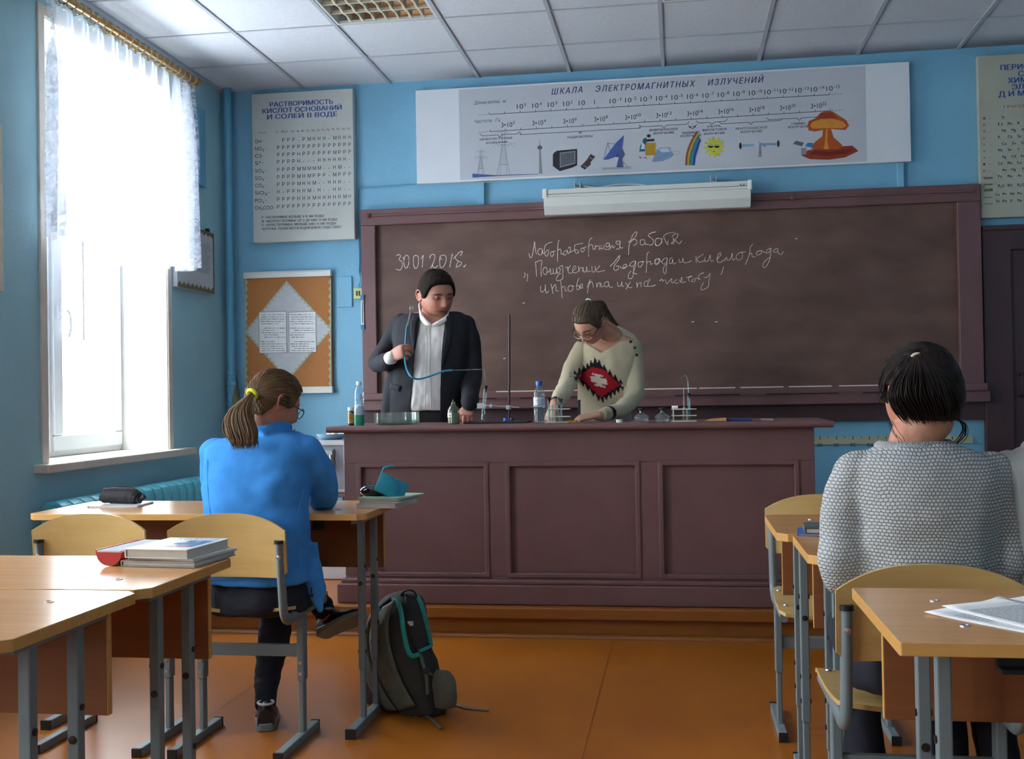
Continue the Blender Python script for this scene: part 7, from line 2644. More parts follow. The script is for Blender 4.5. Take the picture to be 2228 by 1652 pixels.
jk, tJ = fuse('jacket', mb, 0.0075, 5, M['navy_wool'], te, wr=0.009, wscale=7, cut=open_front, thick=0.006)
for ea, eb in ((((911, 692), (904, 712), (906, 760), (909, 800)), ((900, 684), (892, 706), (895, 742), (906, 796))), (((968, 692), (968, 720), (964, 760), (960, 800)), ((980, 684), (984, 706), (980, 744), (963, 796)))):
    mb = MB()
    sheet(mb, tJ, ea, eb, 5, 3, 0.006)
    o = mb.build('lapel', M['navy_wool'], jk)
    s_ = o.modifiers.new('thickness', 'SOLIDIFY'); s_.thickness = 0.003
mb = MB()
sheet(mb, tJ, ((849, 833), (872, 840)), ((846, 846), (869, 852)), 5, 2, 0.005)
o = mb.build('pocket_flap', M['navy_wool'], jk)
s_ = o.modifiers.new('thickness', 'SOLIDIFY'); s_.thickness = 0.003
for i, (x, y) in enumerate(((832, 798), (837, 800))):
    q = on_skin(tJ, x, y, 0.002)
    if q:
        MB().lathe([(0.006, 0), (0.006, 0.003), (0, 0.004)], q, 12, axis=(0, -1, 0)).build('cuff_button', M['black_plastic'], jk)
# trousers and shoes
mb = MB()
stack(mb, [(Vector((gx_, 6.02, 0.86)), 0.165, 0.125, 0), (Vector((gx_, 6.02, 0.95)), 0.175, 0.13, 0), (Vector((gx_, 6.015, 1.03)), 0.172, 0.132, 0), (Vector((gx_, 6.01, P_(930, 894, 6.0).z)), 0.17, 0.135, 0)])
for sx in (-1, 1):
    limb(mb, [(Vector((gx_ + sx * 0.088, 6.02, 0.88)), 0.105), (Vector((gx_ + sx * 0.1, 6.0, 0.6)), 0.082), (Vector((gx_ + sx * 0.105, 6.02, 0.3)), 0.07), (Vector((gx_ + sx * 0.105, 6.03, g + 0.07)), 0.062)])
fuse('trousers', mb, 0.009, 4, M['black_cloth'], te, wr=0.004)
for sx in (-1, 1):
    shoe(te, Matrix.Translation((gx_ + sx * 0.108, 6.09, g)) @ Matrix.Rotation(pi + sx * 0.2, 4, 'Z'), M['black_plastic'], M['rubber'], L=0.28)
# ------------------------------------------------------------------ the woman in the patterned sweater
wo = thing('person', (atY(1310, 900, 6.06).x, 6.06, 0.144), 'woman in a cream sweater with a red and black diamond, bending over the desk', 'person')
wx = wo.location.x
WT = Matrix.Translation(atY(1284, 704, 5.86)) @ Matrix.Rotation(radians(-34), 4, 'Z') @ Matrix.Rotation(radians(47), 4, 'X') @ Matrix.Rotation(radians(8), 4, 'Y')
WS = 0.97
WR = [ring_px(1302, 1372, 731, 6.02, 0.075), ring_px(1272, 1392, 744, 6.03, 0.095), ring_px(1258, 1394, 764, 6.04, 0.112), ring_px(1254, 1384, 800, 6.04, 0.122), ring_px(1256, 1374, 845, 6.05, 0.122), ring_px(1257, 1372, 885, 6.06, 0.125), ring_px(1257, 1370, 925, 6.07, 0.13), ring_px(1258, 1368, 960, 6.08, 0.13)]


def woman_arms(gw):
    A = [(P_(1266, 762, 6.02), 0.05 + gw), (P_(1246, 805, 5.95), 0.05 + gw), (P_(1231, 845, 5.82), 0.046 + gw), (P_(1212, 872, 5.63), 0.036 + gw * 0.7), (P_(1205, 880, 5.56), 0.030 + gw * 0.5)]
    B = [(P_(1374, 762, 6.03), 0.054 + gw), (P_(1382, 815, 6.02), 0.05 + gw), (P_(1378, 862, 5.95), 0.047 + gw), (P_(1352, 890, 5.76), 0.04 + gw * 0.8), (P_(1312, 903, 5.6), 0.03 + gw * 0.4), (P_(1300, 905, 5.575), 0.029 + gw * 0.3)]
    return A, B


mb = MB()
head_mesh(mb, WT, WS, 1.0, 1.0)
limb(mb, [(P_(1336, 748, 6.02), 0.062), (P_(1330, 728, 5.98), 0.054), (WT @ Vector((0, 0.035, -0.05)), 0.052)], 22)
stack(mb, [(c, a - 0.016, b - 0.016, y) for c, a, b, y in WR])
A, B = woman_arms(-0.012)
limb(mb, A)
limb(mb, B)
yv = Vector((-0.97, -0.18, -0.16)).normalized()
zv = Vector((-0.15, -0.35, 0.92))
zv = (zv - yv * zv.dot(yv)).normalized()
xv = yv.cross(zv)
hand(mb, Matrix.Translation(P_(1297, 904, 5.57)) @ Matrix((xv, yv, zv)).transposed().to_4x4(), curls=((30, 30, 15), (28, 30, 15), (26, 28, 15), (24, 26, 15)), spread=4, sc=0.92, thumb=(30, 15))
yv = Vector((-0.2, -0.45, -0.85)).normalized()
zv = Vector((-0.55, -0.7, 0.4))
zv = (zv - yv * zv.dot(yv)).normalized()
xv = yv.cross(zv)
hand(mb, Matrix.Translation(P_(1204, 882, 5.55)) @ Matrix((xv, yv, zv)).transposed().to_4x4(), mirror=True, curl=(35, 40, 20), sc=0.9, thumb=(25, 25))
for sx in (-1, 1):
    limb(mb, [(Vector((wx + sx * 0.085, 6.1, 0.88)), 0.09), (Vector((wx + sx * 0.09, 6.08, 0.6)), 0.06), (Vector((wx + sx * 0.09, 6.1, 0.3)), 0.045), (Vector((wx + sx * 0.09, 6.11, g + 0.08)), 0.036)])
    limb(mb, [(Vector((wx + sx * 0.09, 6.12, g + 0.04)), 0.03), (Vector((wx + sx * 0.1, 5.96, g + 0.03)), 0.024)])
fuse('body', mb, 0.0036, 2, M['skin'], wo, face_col(WT, WS, (200, 152, 126), (170, 98, 94), (64, 46, 38), 1.0))
mb = MB()
hair_cap(mb, WT, WS, 0.010, 1.0, 1.0, rough=0.001)
knot = Vector((0.0, 0.55, 0.83))
pulled_strands(mb, WT, WS, knot, 420, 0.0016, 0.0105, seed=4)
kp = WT @ (knot.normalized() * 0.112)


def tail(rnd, i):
    a, q = rnd.uniform(0, 6.28), rnd.uniform(0, 1) ** 0.5
    o = lambda s_: Vector((cos(a), sin(a) * 0.7, sin(a) * 0.5)) * (q * s_)
    return [kp + o(0.010), P_(1307, 657, 5.93) + o(0.014), P_(1318, 676, 6.0) + o(0.017), P_(1331, 697, 6.09) + o(0.016), P_(1343, 712, 6.15) + o(0.014), P_(1350, 728, 6.185) + o(0.008 + 0.006 * rnd.random())]


strands(mb, tail, 150, 0.0022, 5)
M['hair_olive'] = pbr('dark olive brown hair', (88, 70, 48), 0.5, vary=0.3, scale=30)
hw_ = mb.build('hair', M['hair_olive'], wo, sharp=180)
mb = MB()
mb.tube([kp + WT.to_3x3() @ Vector((0.018 * cos(q), 0.006 * sin(q) + 0.004, 0.014 * sin(q) + 0.004)) for q in [2 * pi * i / 14 for i in range(14)]], 0.004, 8, closed=True)
mb.build('hair_clip', pbr('pale turquoise hair clip', (170, 206, 200), 0.3), hw_)
# spectacles: pale lower rims, dark temple arms
W4 = WT @ Matrix.Scale(WS, 4)
mb = MB(); mb.T = W4
for sx in (-1, 1):
    mb.tube([(sx * 0.033 + 0.026 * cos(q), -0.104 + 0.006 * abs(cos(q)) * (1 if cos(q) * sx > 0 else 0), 0.002 + 0.018 * sin(q)) for q in [2 * pi * i / 22 for i in range(22)]], 0.0016, 6, closed=True)
mb.tube(spline([(-0.008, -0.106, 0.005), (0, -0.109, 0.008), (0.008, -0.106, 0.005)], 4), 0.0016, 6)
gl_ = mb.build('spectacles', pbr('pale rim', (206, 190, 186), 0.3), wo)
mb = MB(); mb.T = W4
for sx in (-1, 1):
    mb.tube(spline([(sx * 0.058, -0.099, 0.007), (sx * 0.07, -0.085, 0.008), (sx * 0.078, -0.04, 0.01), (sx * 0.081, 0.005, 0.014), (sx * 0.079, 0.022, -0.004)], 4), 0.002, 6)
    mb.tube([(sx * 0.033 + 0.0262 * cos(q), -0.1045 + 0.006 * abs(cos(q)) * (1 if cos(q) * sx > 0 else 0), 0.0025 + 0.0182 * sin(q)) for q in [pi * i / 12 for i in range(13)]], 0.0018, 6)
mb.build('temple_arm', pbr('dark red rim', (64, 22, 24), 0.35), gl_)
# the sweater, coloured by place
mb = MB()
stack(mb, [(c, a, b, y) for c, a, b, y in WR[1:]])
A, B = woman_arms(0.002)
A[-1] = (A[-2][0].lerp(A[-1][0], 0.4), 0.036)
B = B[:-1]
limb(mb, A)
limb(mb, B)
limb(mb, [(P_(1340, 728, 6.06), 0.05), (P_(1358, 741, 6.05), 0.055), (P_(1374, 757, 6.04), 0.057)])
cr_, bk_, rd_, wh_ = (Vector(lin(c)) for c in ((198, 186, 156), (26, 22, 30), (158, 22, 34), (206, 196, 176)))
cuffA, cuffB = P_(1207, 877, 5.585), P_(1318, 902, 5.62)
MOT = [(1259, 797), (1275, 790), (1297, 783), (1318, 792), (1340, 808), (1357, 828), (1352, 842), (1330, 862), (1303, 874), (1284, 852), (1268, 824)]


def pxof(co):
    d = co - Vector((0, 0, HC))
    z = d.dot(fw)
    return 1114 + F_PX * d.dot(rt) / z, 826 - F_PX * d.dot(up) / z


mc_ = atY(1303, 828, 5.93)                                   # centre of the knitted motif on the chest


def knit(co):
    if co.y < 6.05:
        u, v = (co.x - mc_.x) / 0.130, (co.z - mc_.z) / 0.118
        u2 = u + 0.10 * v
        v2 = v + 0.25 * u
        # diamond with a saw-toothed black edge
        s = abs(u2) * 0.86 + abs(v2) * 0.96
        saw = abs(((u2 * 5.5 + 0.35 * v2) % 1.0) - 0.5) * 2
        if co.x < cuffB.x + 0.14 and co.y < 5.99:
            if s < 0.78 and not (v2 > 0.55):
                ww = abs(u2 + 0.08 * v2)
                if abs(v2) < 0.13 and ww < 0.34 - 0.55 * abs(abs(v2) - 0.065) * (1 if ww > 0.1 else 0):
                    return wh_
                if 0.13 <= abs(v2) < 0.2 and ww < 0.1:
                    return wh_
                if 0.2 <= abs(v2) < 0.27 and ww < 0.24 - 0.5 * (abs(v2) - 0.2):
                    return wh_
                if s < 0.70 + 0.06 * saw or abs(u2) > 0.55 and s < 0.74:
                    return rd_
                return bk_
            if s < 0.80 + 0.24 * saw and abs(v2) > 0.05:
                return bk_
    dA, dB = (co - cuffA), (co - cuffB)
    axB = (P_(1352, 890, 5.76) - P_(1312, 903, 5.6)).normalized()
    tB = dB.dot(axB)
    if dB.length < 0.09 and 0.02 < tB < 0.045:
        return bk_
    if dB.length < 0.09 and tB <= 0.02:
        return cr_ * (0.72 if sin(co.z * 900 + co.y * 500) > 0.3 else 1.0)
    axA = (P_(1231, 845, 5.82) - P_(1212, 872, 5.63)).normalized()
    tA = dA.dot(axA)
    if dA.length < 0.08 and -0.01 < tA < 0.02:
        return bk_
    if co.x < P_(1262, 880, 5.95).x and co.z < P_(1260, 870, 6.0).z and co.y > 5.9:
        return bk_
    return cr_


def boat_neck(bm):
    zc_, nx = P_(1335, 738, 6.0).z, P_(1330, 740, 6.0).x
    kill = []
    for f in bm.faces:
        c = f.calc_center_median()
        x, y = pxof(c)
        if c.z > zc_ - 0.01 and c.y < 6.13 and 1258 < x < 1341 + 0.3 * (y - 706):
            kill.append(f)
        elif c.y < 6.02 and 1275 < x < 1352 and y < 768 - 0.62 * abs(x - 1309):
            kill.append(f)
    bmesh.ops.delete(bm, geom=kill, context='FACES')


M['knit_cream'] = vcol('cream knit', 0.9, 0.35, 260, sheen=0.2, spec=0.15)
sw, tW = fuse('sweater', mb, 0.0045, 5, M['knit_cream'], wo, knit, wr=0.009, wscale=9, cut=boat_neck, thick=0.004)
M['button_brown'] = pbr('brown button', (52, 36, 34), 0.4)
for x, y in ((1361, 736), (1372, 744), (1381, 757), (1385, 773)):
    q = on_skin(tW, x, y, 0.001)
    if q:
        MB().lathe([(0.0085, 0), (0.0085, 0.003), (0.006, 0.0045), (0, 0.0045)], q, 14, axis=(0.2, -0.9, 0.4)).build('button', M['button_brown'], sw)
# trousers and shoes
mb = MB()
stack(mb, [(Vector((wx, 6.1, 0.85)), 0.16, 0.125, 0), (Vector((wx, 6.1, 0.92)), 0.165, 0.128, 0), (Vector((wx, 6.09, 0.99)), 0.145, 0.12, 0)])
for sx in (-1, 1):
    limb(mb, [(Vector((wx + sx * 0.082, 6.1, 0.87)), 0.092), (Vector((wx + sx * 0.09, 6.08, 0.6)), 0.07), (Vector((wx + sx * 0.09, 6.1, 0.3)), 0.054), (Vector((wx + sx * 0.09, 6.11, g + 0.08)), 0.046)])
fuse('trousers', mb, 0.009, 4, M['black_cloth'], wo, wr=0.003)
for sx in (-1, 1):
    shoe(wo, Matrix.Translation((wx + sx * 0.095, 6.17, g)) @ Matrix.Rotation(pi + sx * 0.15, 4, 'Z'), M['black_plastic'], M['rubber'], L=0.245)
# ------------------------------------------------------------------ the girl in the blue fleece, seen from behind
M['fleece'] = pbr('bright blue fleece', (72, 148, 224), 0.95, vary=0.09, scale=24, bump=0.35, bscale=420, spec=0.1)
M['navy_cloth'] = pbr('navy trousers', (20, 22, 36), 0.85, vary=0.12, bump=0.1, bscale=300)
M['pink'] = pbr('pink accent', (206, 44, 96), 0.5)
bl = thing('person', (atY(565, 1300, 3.6).x, 3.6, 0), 'girl in a bright blue fleece with a brown ponytail, seated facing away', 'person')
BT = Matrix.Translation(P_(594, 881, 3.62)) @ Matrix.Rotation(radians(138), 4, 'Z') @ Matrix.Rotation(radians(22), 4, 'X')
BS_ = 0.94
BR = [ring_px(568, 628, 925, 3.64, 0.055), ring_px(540, 645, 942, 3.635, 0.075), ring_px(482, 672, 957, 3.62, 0.098), ring_px(456, 688, 978, 3.61, 0.112), ring_px(449, 684, 1010, 3.60, 0.12), ring_px(446, 674, 1055, 3.59, 0.125), ring_px(451, 668, 1100, 3.58, 0.122),
      ring_px(455, 668, 1160, 3.575, 0.12), ring_px(455, 672, 1215, 3.58, 0.125), ring_px(455, 676, 1262, 3.59, 0.135)]


def blue_arms(gw):
    R = [(P_(668, 985, 3.61), 0.056 + gw), (P_(696, 1030, 3.66), 0.052 + gw), (P_(703, 1078, 3.74), 0.048 + gw), (P_(690, 1082, 3.86), 0.042 + gw), (P_(660, 1078, 4.0), 0.035 + gw * 0.6)]
    L = [(P_(472, 990, 3.62), 0.056 + gw), (P_(468, 1040, 3.68), 0.05 + gw), (P_(486, 1078, 3.82), 0.046 + gw), (P_(540, 1075, 3.95), 0.04 + gw), (P_(580, 1072, 4.02), 0.034 + gw * 0.6)]
    return R, L


mb = MB()
head_mesh(mb, BT, BS_, 1.0)
limb(mb, [(P_(592, 955, 3.62), 0.06), (P_(594, 930, 3.62), 0.05), (BT @ Vector((0, 0.03, -0.05)), 0.05)], 20)
stack(mb, [(c, a - 0.018, b - 0.018, y) for c, a, b, y in BR])
for A in blue_arms(-0.014):
    limb(mb, A)
for q, mir in ((P_(655, 1077, 4.01), True), (P_(585, 1071, 4.03), False)):
    hand(mb, Matrix.Translation(q) @ Matrix.Rotation(radians(40 if mir else -30), 4, 'Z'), mirror=not mir, curl=(25, 25, 15), sc=0.88)
LEG_R = [(P_(610, 1274, 3.64), 0.08), (P_(612, 1268, 3.8), 0.075), (P_(606, 1268, 3.93), 0.062), (P_(596, 1390, 3.9), 0.055), (P_(583, 1470, 3.82), 0.043), (P_(578, 1530, 3.74), 0.035)]
LEG_L = [(P_(520, 1274, 3.64), 0.08), (P_(545, 1245, 3.8), 0.075), (P_(590, 1222, 3.93), 0.06), (P_(650, 1260, 3.95), 0.05), (P_(695, 1312, 3.95), 0.04), (P_(712, 1345, 3.94), 0.034)]
for LG in (LEG_R, LEG_L):
    limb(mb, [(q, r - 0.008) for q, r in LG])
fuse('body', mb, 0.0055, 2, M['skin'], bl, face_col(BT, BS_, (196, 146, 118), (170, 98, 94), (70, 52, 40), 1.0))
# hair: combed back to a ponytail with a yellow band
kpt = P_(550, 856, 3.515)
kl = ((BT @ Matrix.Scale(BS_, 4)).inverted() @ kpt)
mb = MB()
hair_cap(mb, BT, BS_, 0.011, 1.0, rough=0.001)
pulled_strands(mb, BT, BS_, kl, 700, 0.0014, 0.0115, seed=8)


def tail_fn(path, w_, seed_wave=0.006):
    def f(rnd, i):
        a, q = rnd.uniform(0, 6.28), rnd.uniform(0, 1) ** 0.55
        ph = rnd.uniform(-0.6, 0.6) + a * 0.3
        ln = rnd.uniform(0.86, 1.0)
        out = []
        n_ = len(path)
        for j, (p, ww) in enumerate(path):
            if j / (n_ - 1) > ln:
                break
            wv = seed_wave * sin(j * 1.35 + ph) * j / n_
            out.append(p + Vector((cos(a) * q * ww + wv, sin(a) * q * ww * 0.45, sin(a * 1.7) * 0.004)))
        return out
    return f


strands(mb, tail_fn([(kpt, 0.010), (P_(538, 868, 3.49), 0.018), (P_(527, 888, 3.47), 0.036), (P_(524, 912, 3.455), 0.05), (P_(523, 938, 3.445), 0.055), (P_(524, 962, 3.44), 0.052), (P_(528, 982, 3.44), 0.042), (P_(534, 1000, 3.445), 0.03)], 0.02, 0.022), 620, 0.0019, 9, cutoff=0.78)
for pts in ([(636, 838), (648, 845), (652, 858), (644, 872)], [(630, 842), (645, 852), (648, 866)], [(622, 935), (634, 942), (640, 936)]):
    for q in range(3):
        mb.tube(spline([P_(x + q * 1.5, y - q, 3.68) for x, y in pts], 5), 0.0011, 4)
hb = mb.build('hair', M['hair_brown'], bl, sharp=180)
mb = MB()
ax_ = (P_(538, 868, 3.49) - kpt).normalized()
a1 = ax_.orthogonal().normalized()
a2 = ax_.cross(a1)
mb.tube([kpt + ax_ * 0.004 + (a1 * cos(q) + a2 * sin(q)) * 0.0165 for q in [2 * pi * i / 18 for i in range(18)]], 0.006, 8, closed=True)
mb.build('hair_band', pbr('neon yellow band', (226, 230, 40), 0.6), hb)
B4 = BT @ Matrix.Scale(BS_, 4)
mb = MB(); mb.T = B4
for sx in (-1, 1):
    mb.tube([(sx * 0.033 + 0.026 * cos(q), -0.104 + 0.006 * (1 if cos(q) * sx > 0 else 0), 0.002 + 0.02 * sin(q)) for q in [2 * pi * i / 22 for i in range(22)]], 0.0018, 6, closed=True)
    mb.tube(spline([(sx * 0.058, -0.099, 0.008), (sx * 0.07, -0.085, 0.009), (sx * 0.079, -0.04, 0.011), (sx * 0.083, 0.005, 0.016), (sx * 0.081, 0.022, -0.004)], 4), 0.002, 6)
mb.tube(spline([(-0.008, -0.106, 0.006), (0, -0.109, 0.009), (0.008, -0.106, 0.006)], 4), 0.0018, 6)
mb.build('spectacles', pbr('dark blue rim', (34, 48, 90), 0.3), bl)
# fleece with collar, loose tail on the aisle side
mb = MB()
stack(mb, BR[1:])
for A in blue_arms(0.002):
    limb(mb, A)
limb(mb, [(P_(656, 1190, 3.62), 0.06), (P_(672, 1240, 3.62), 0.05), (P_(688, 1285, 3.61), 0.032), (P_(695, 1318, 3.60), 0.018), (P_(698, 1336, 3.60), 0.008)], flat=(1.0, 0.5), upv=(1, 0, 0))
limb(mb, [(P_(580, 945, 3.62), 0.085), (P_(590, 928, 3.625), 0.07), (P_(594, 914, 3.63), 0.066)], 24, caps=False)
fl, tF = fuse('fleece_jacket', mb, 0.0065, 5, M['fleece'], bl, wr=0.009, wscale=7, stretch=(1.0, 1, 1.5))
mb = MB()
draped(mb, tF, [(676, 1000), (668, 1040), (655, 1090), (646, 1150), (648, 1210), (655, 1255)], 0.0022, lift=0.0)
draped(mb, tF, [(452, 1000), (452, 1060), (458, 1120)], 0.002, lift=0.0)
draped(mb, tF, [(460, 1262), (520, 1262), (580, 1258), (640, 1252)], 0.0022, lift=0.0)
mb.build('seam', M['fleece'], fl)
mb = MB().tube([P_(677, 1278, 3.55), P_(678, 1290, 3.55)], 0.0025, 6).ball(P_(678, 1296, 3.55), 0.007, 10, 8)
mb.build('drawcord_toggle', M['black_plastic'], fl)
mb = MB()
stack(mb, [(P_(568, 1329, 3.62), 0.15, 0.12, 0), (P_(570, 1320, 3.61), 0.172, 0.15, 0), (P_(570, 1292, 3.61), 0.172, 0.155, 0), (P_(568, 1262, 3.60), 0.16, 0.13, 0)])
for LG in (LEG_R, LEG_L):
    limb(mb, [(q, r + 0.004) for q, r in LG])
fuse('trousers', mb, 0.0075, 3, M['navy_cloth'], bl, wr=0.006, wscale=16, stretch=(0.8, 0.8, 1.8))
fr = P_(577, 1578, 3.66)
shoe(bl, Matrix.Translation((fr.x, 3.665, 0.001)) @ Matrix.Rotation(radians(19), 4, 'Z'), M['black_plastic'], M['steel_grey'], M['pink'], 0.24)
# crossed foot: toe to the aisle and a little up
h_ = P_(699, 1388, 3.9)
yv = (P_(776, 1350, 3.84) - h_).normalized()
zv = (P_(712, 1340, 3.93) - h_)
zv = (zv - yv * zv.dot(yv)).normalized()
xv = yv.cross(zv)
shoe(bl, Matrix.Translation(h_) @ Matrix((xv, yv, zv)).transposed().to_4x4(), M['black_plastic'], M['steel_grey'], M['pink'], 0.22)


# ------------------------------------------------------------------ girls in grey at the desks by the photo edge
def knit_mat(name, dark, light, p=0.0084):
    m, t, pr = new_mat(name)
    N, L = t.nodes, t.links

    def mth(op, a=None, b=None, v=None, v2=None):
        n = N.new('ShaderNodeMath')
        n.operation = op
        if a is not None:
            L.new(a, n.inputs[0])
        elif v is not None:
            n.inputs[0].default_value = v
        if b is not None:
            L.new(b, n.inputs[1])
        elif v2 is not None:
            n.inputs[1].default_value = v2
        return n.outputs[0]
    tc = N.new('ShaderNodeTexCoord')
    no = N.new('ShaderNodeTexNoise'); no.inputs['Scale'].default_value = 9
    L.new(tc.outputs['Object'], no.inputs['Vector'])
    sp = N.new('ShaderNodeSeparateXYZ'); L.new(tc.outputs['Object'], sp.inputs[0])
    ny = mth('MULTIPLY', no.outputs['Fac'], None, v2=0.02)
    zz_ = mth('DIVIDE', mth('ADD', sp.outputs['Z'], ny), None, v2=p * 0.92)
    xx_ = mth('DIVIDE', mth('ADD', sp.outputs['X'], ny), None, v2=p)
    row = mth('FLOOR', zz_)
    x2 = mth('ADD', xx_, mth('MULTIPLY', row, None, v2=0.5))
    fx = mth('SUBTRACT', mth('FRACT', x2), None, v2=0.5)
    fz = mth('SUBTRACT', mth('FRACT', zz_), None, v2=0.5)
    d = mth('SQRT', mth('ADD', mth('MULTIPLY', fx, fx), mth('MULTIPLY', fz, fz)))
    h = N.new('ShaderNodeMapRange'); h.interpolation_type = 'SMOOTHSTEP'
    h.inputs['From Min'].default_value = 0.62; h.inputs['From Max'].default_value = 0.3
    L.new(d, h.inputs['Value'])
    mx = N.new('ShaderNodeMix'); mx.data_type = 'RGBA'
    mx.inputs['A'].default_value = (*lin(dark), 1); mx.inputs['B'].default_value = (*lin(light), 1)
    L.new(h.outputs[0], mx.inputs['Factor'])
    L.new(mx.outputs['Result'], pr.inputs['Base Color'])
    b = N.new('ShaderNodeBump'); b.inputs['Strength'].default_value = 0.6; b.inputs['Distance'].default_value = 0.004
    L.new(h.outputs[0], b.inputs['Height']); L.new(b.outputs[0], pr.inputs['Normal'])
    pr.inputs['Roughness'].default_value = 0.9
    pr.inputs['Specular IOR Level'].default_value = 0.15
    return m


M['knit_grey'] = knit_mat('grey waffle knit', (132, 134, 136), (184, 186, 186))
M['jersey_grey'] = pbr('soft grey jersey', (158, 160, 158), 0.9, vary=0.06, bump=0.2, bscale=300, spec=0.1)
M['rib_grey'] = pbr('grey rib', (166, 168, 168), 0.9, vary=0.05, bump=0.8, bscale=90, stretch=(3, 3, 0.1), spec=0.1)


def grey_girl(label, dx, Y, mat, hair, sc, head_yaw, tail, seed, clip=True):
    p = lambda x, y, dY=0.0: P_(x + dx, y, Y + dY)
    rp = lambda xl, xr, y, dY, b: ring_px(xl + dx, xr + dx, y, Y + dY, b)
    t = thing('person', (p(2010, 1300).x, Y, 0), label, 'person')
    HT_ = Matrix.Translation(p(2004, 868, 0.02)) @ Matrix.Rotation(radians(head_yaw), 4, 'Z') @ Matrix.Rotation(radians(9), 4, 'X')
    RR = [rp(1940, 2050, 958, 0.0, 0.062), rp(1912, 2078, 968, 0.0, 0.08), rp(1880, 2122, 984, 0.0, 0.1), rp(1852, 2162, 1003, 0.0, 0.112), rp(1846, 2182, 1042, 0.0, 0.122), rp(1856, 2180, 1100, 0.0, 0.128), rp(1858, 2172, 1180, 0.005, 0.126), rp(1857, 2168, 1260, 0.01, 0.13), rp(1862, 2168, 1330, 0.015, 0.135), rp(1868, 2166, 1385, 0.02, 0.14)]

    def arms(gw):
        A = [(p(1866, 1034), 0.054 + gw), (p(1844, 1090, 0.01), 0.051 + gw), (p(1834, 1170, 0.0), 0.049 + gw), (p(1832, 1235, -0.01), 0.049 + gw), (p(1850, 1262, 0.08), 0.043 + gw), (p(1910, 1275, 0.2), 0.034 + gw * 0.5)]
        B = [(p(2154, 1034), 0.054 + gw), (p(2176, 1090, 0.01), 0.051 + gw), (p(2182, 1170, 0.0), 0.049 + gw), (p(2184, 1235, -0.01), 0.049 + gw), (p(2160, 1262, 0.08), 0.043 + gw), (p(2105, 1275, 0.2), 0.034 + gw * 0.5)]
        return A, B
    mb = MB()
    head_mesh(mb, HT_, sc, 1.0)
    limb(mb, [(p(1992, 985), 0.064), (p(1992, 950), 0.054), (HT_ @ Vector((0, 0.03, -0.05)), 0.053)], 20)
    stack(mb, [(c, a - 0.018, b - 0.018, y) for c, a, b, y in RR])
    for A in arms(-0.014):
        limb(mb, A)
    hand(mb, Matrix.Translation(p(1915, 1277, 0.21)) @ Matrix.Rotation(radians(-50), 4, 'Z'), curl=(25, 25, 15), sc=0.88)
    hand(mb, Matrix.Translation(p(2100, 1277, 0.21)) @ Matrix.Rotation(radians(50), 4, 'Z'), mirror=True, curl=(25, 25, 15), sc=0.88)
    x0 = p(2010, 1300).x
    legs = []
    for sx in (-1, 1):
        legs.append([(Vector((x0 + sx * 0.085, Y + 0.06, 0.545)), 0.085), (Vector((x0 + sx * 0.1, Y + 0.22, 0.545)), 0.074), (Vector((x0 + sx * 0.105, Y + 0.35, 0.53)), 0.06), (Vector((x0 + sx * 0.10, Y + 0.29, 0.32)), 0.052), (Vector((x0 + sx * 0.095, Y + 0.18, 0.13)), 0.04), (Vector((x0 + sx * 0.095, Y + 0.14, 0.08)), 0.036)])
        limb(mb, [(q, r - 0.008) for q, r in legs[-1]])
    fuse('body', mb, 0.0055, 2, M['skin'], t, face_col(HT_, sc, (186, 134, 108), (160, 90, 86), (50, 38, 34), 1.0))
    mb = MB()
    kp_ = p(1998, 778, -0.03)
    kl_ = (HT_ @ Matrix.Scale(sc, 4)).inverted() @ kp_
    hair_cap(mb, HT_, sc, 0.013, 1.0, lift=lambda th, ph: 0.5 * max(0, -cos(th)) * cos(ph), rough=0.004)
    pulled_strands(mb, HT_, sc, kl_, 1100, 0.0009, 0.0145, seed=seed)
    strands(mb, tail_fn([(p(x, y, d), w_) for x, y, d, w_ in tail], 0.02, 0.02), 900, 0.0012, seed + 1, cutoff=0.6)
    rnd = random.Random(seed + 5)
    for k_ in range(16):                                   # loose curls at the nape
        s0 = rnd.uniform(-1, 1)
        pts = [(2040 + 12 * s0, 915 + 8 * s0), (2072 + 10 * s0, 908 + 6 * s0), (2096 + 8 * s0, 922 + 4 * s0), (2098 + 6 * s0, 945 + 6 * s0), (2080 + 10 * s0, 966), (2052 + 14 * s0, 968)][:rnd.choice((4, 5, 6))]
        if not clip:
            break
        mb.tube(spline([p(x, y, -0.01 + 0.01 * s0) for x, y in pts], 5), 0.0009, 4)
    for pts in ([(1935, 915), (1945, 940), (1962, 960), (1966, 985), (1958, 1000)], [(1925, 850), (1918, 880), (1926, 905)], [(2085, 840), (2102, 858), (2100, 880)]):
        for q in range(4):
            j_ = rnd.uniform(-9, 9)
            mb.tube(spline([p(x + j_ + rnd.uniform(-4, 4), y + rnd.uniform(-4, 4), -0.06 if x < 2000 else 0.0) for x, y in pts], 5), 0.0007, 4)
    hb_ = mb.build('hair', hair, t, sharp=180)
    if clip:
        mb = MB().tube([p(1997 + 13.5 * cos(q), 780 - 10 * sin(q), -0.045) for q in [pi * (0.1 + 0.8 * i / 12) for i in range(13)]], 0.0035, 8)
        mb.build('hair_clip', M['cover_cream'], hb_)
    mb = MB()
    stack(mb, RR[1:])
    for A in arms(0.004):
        limb(mb, A)
    limb(mb, [(p(1990, 978), 0.085), (p(1990, 960), 0.075)], 24, caps=False)

    def neck(bm):
        z_ = p(1990, 960).z
        bmesh.ops.delete(bm, geom=[f for f in bm.faces if f.calc_center_median().z > z_], context='FACES')
    jm, tj = fuse('sweater', mb, 0.0065, 5, mat, t, wr=0.008, wscale=8, cut=neck, thick=0.004)
    mb = MB()
    c_ = p(1990, 962)
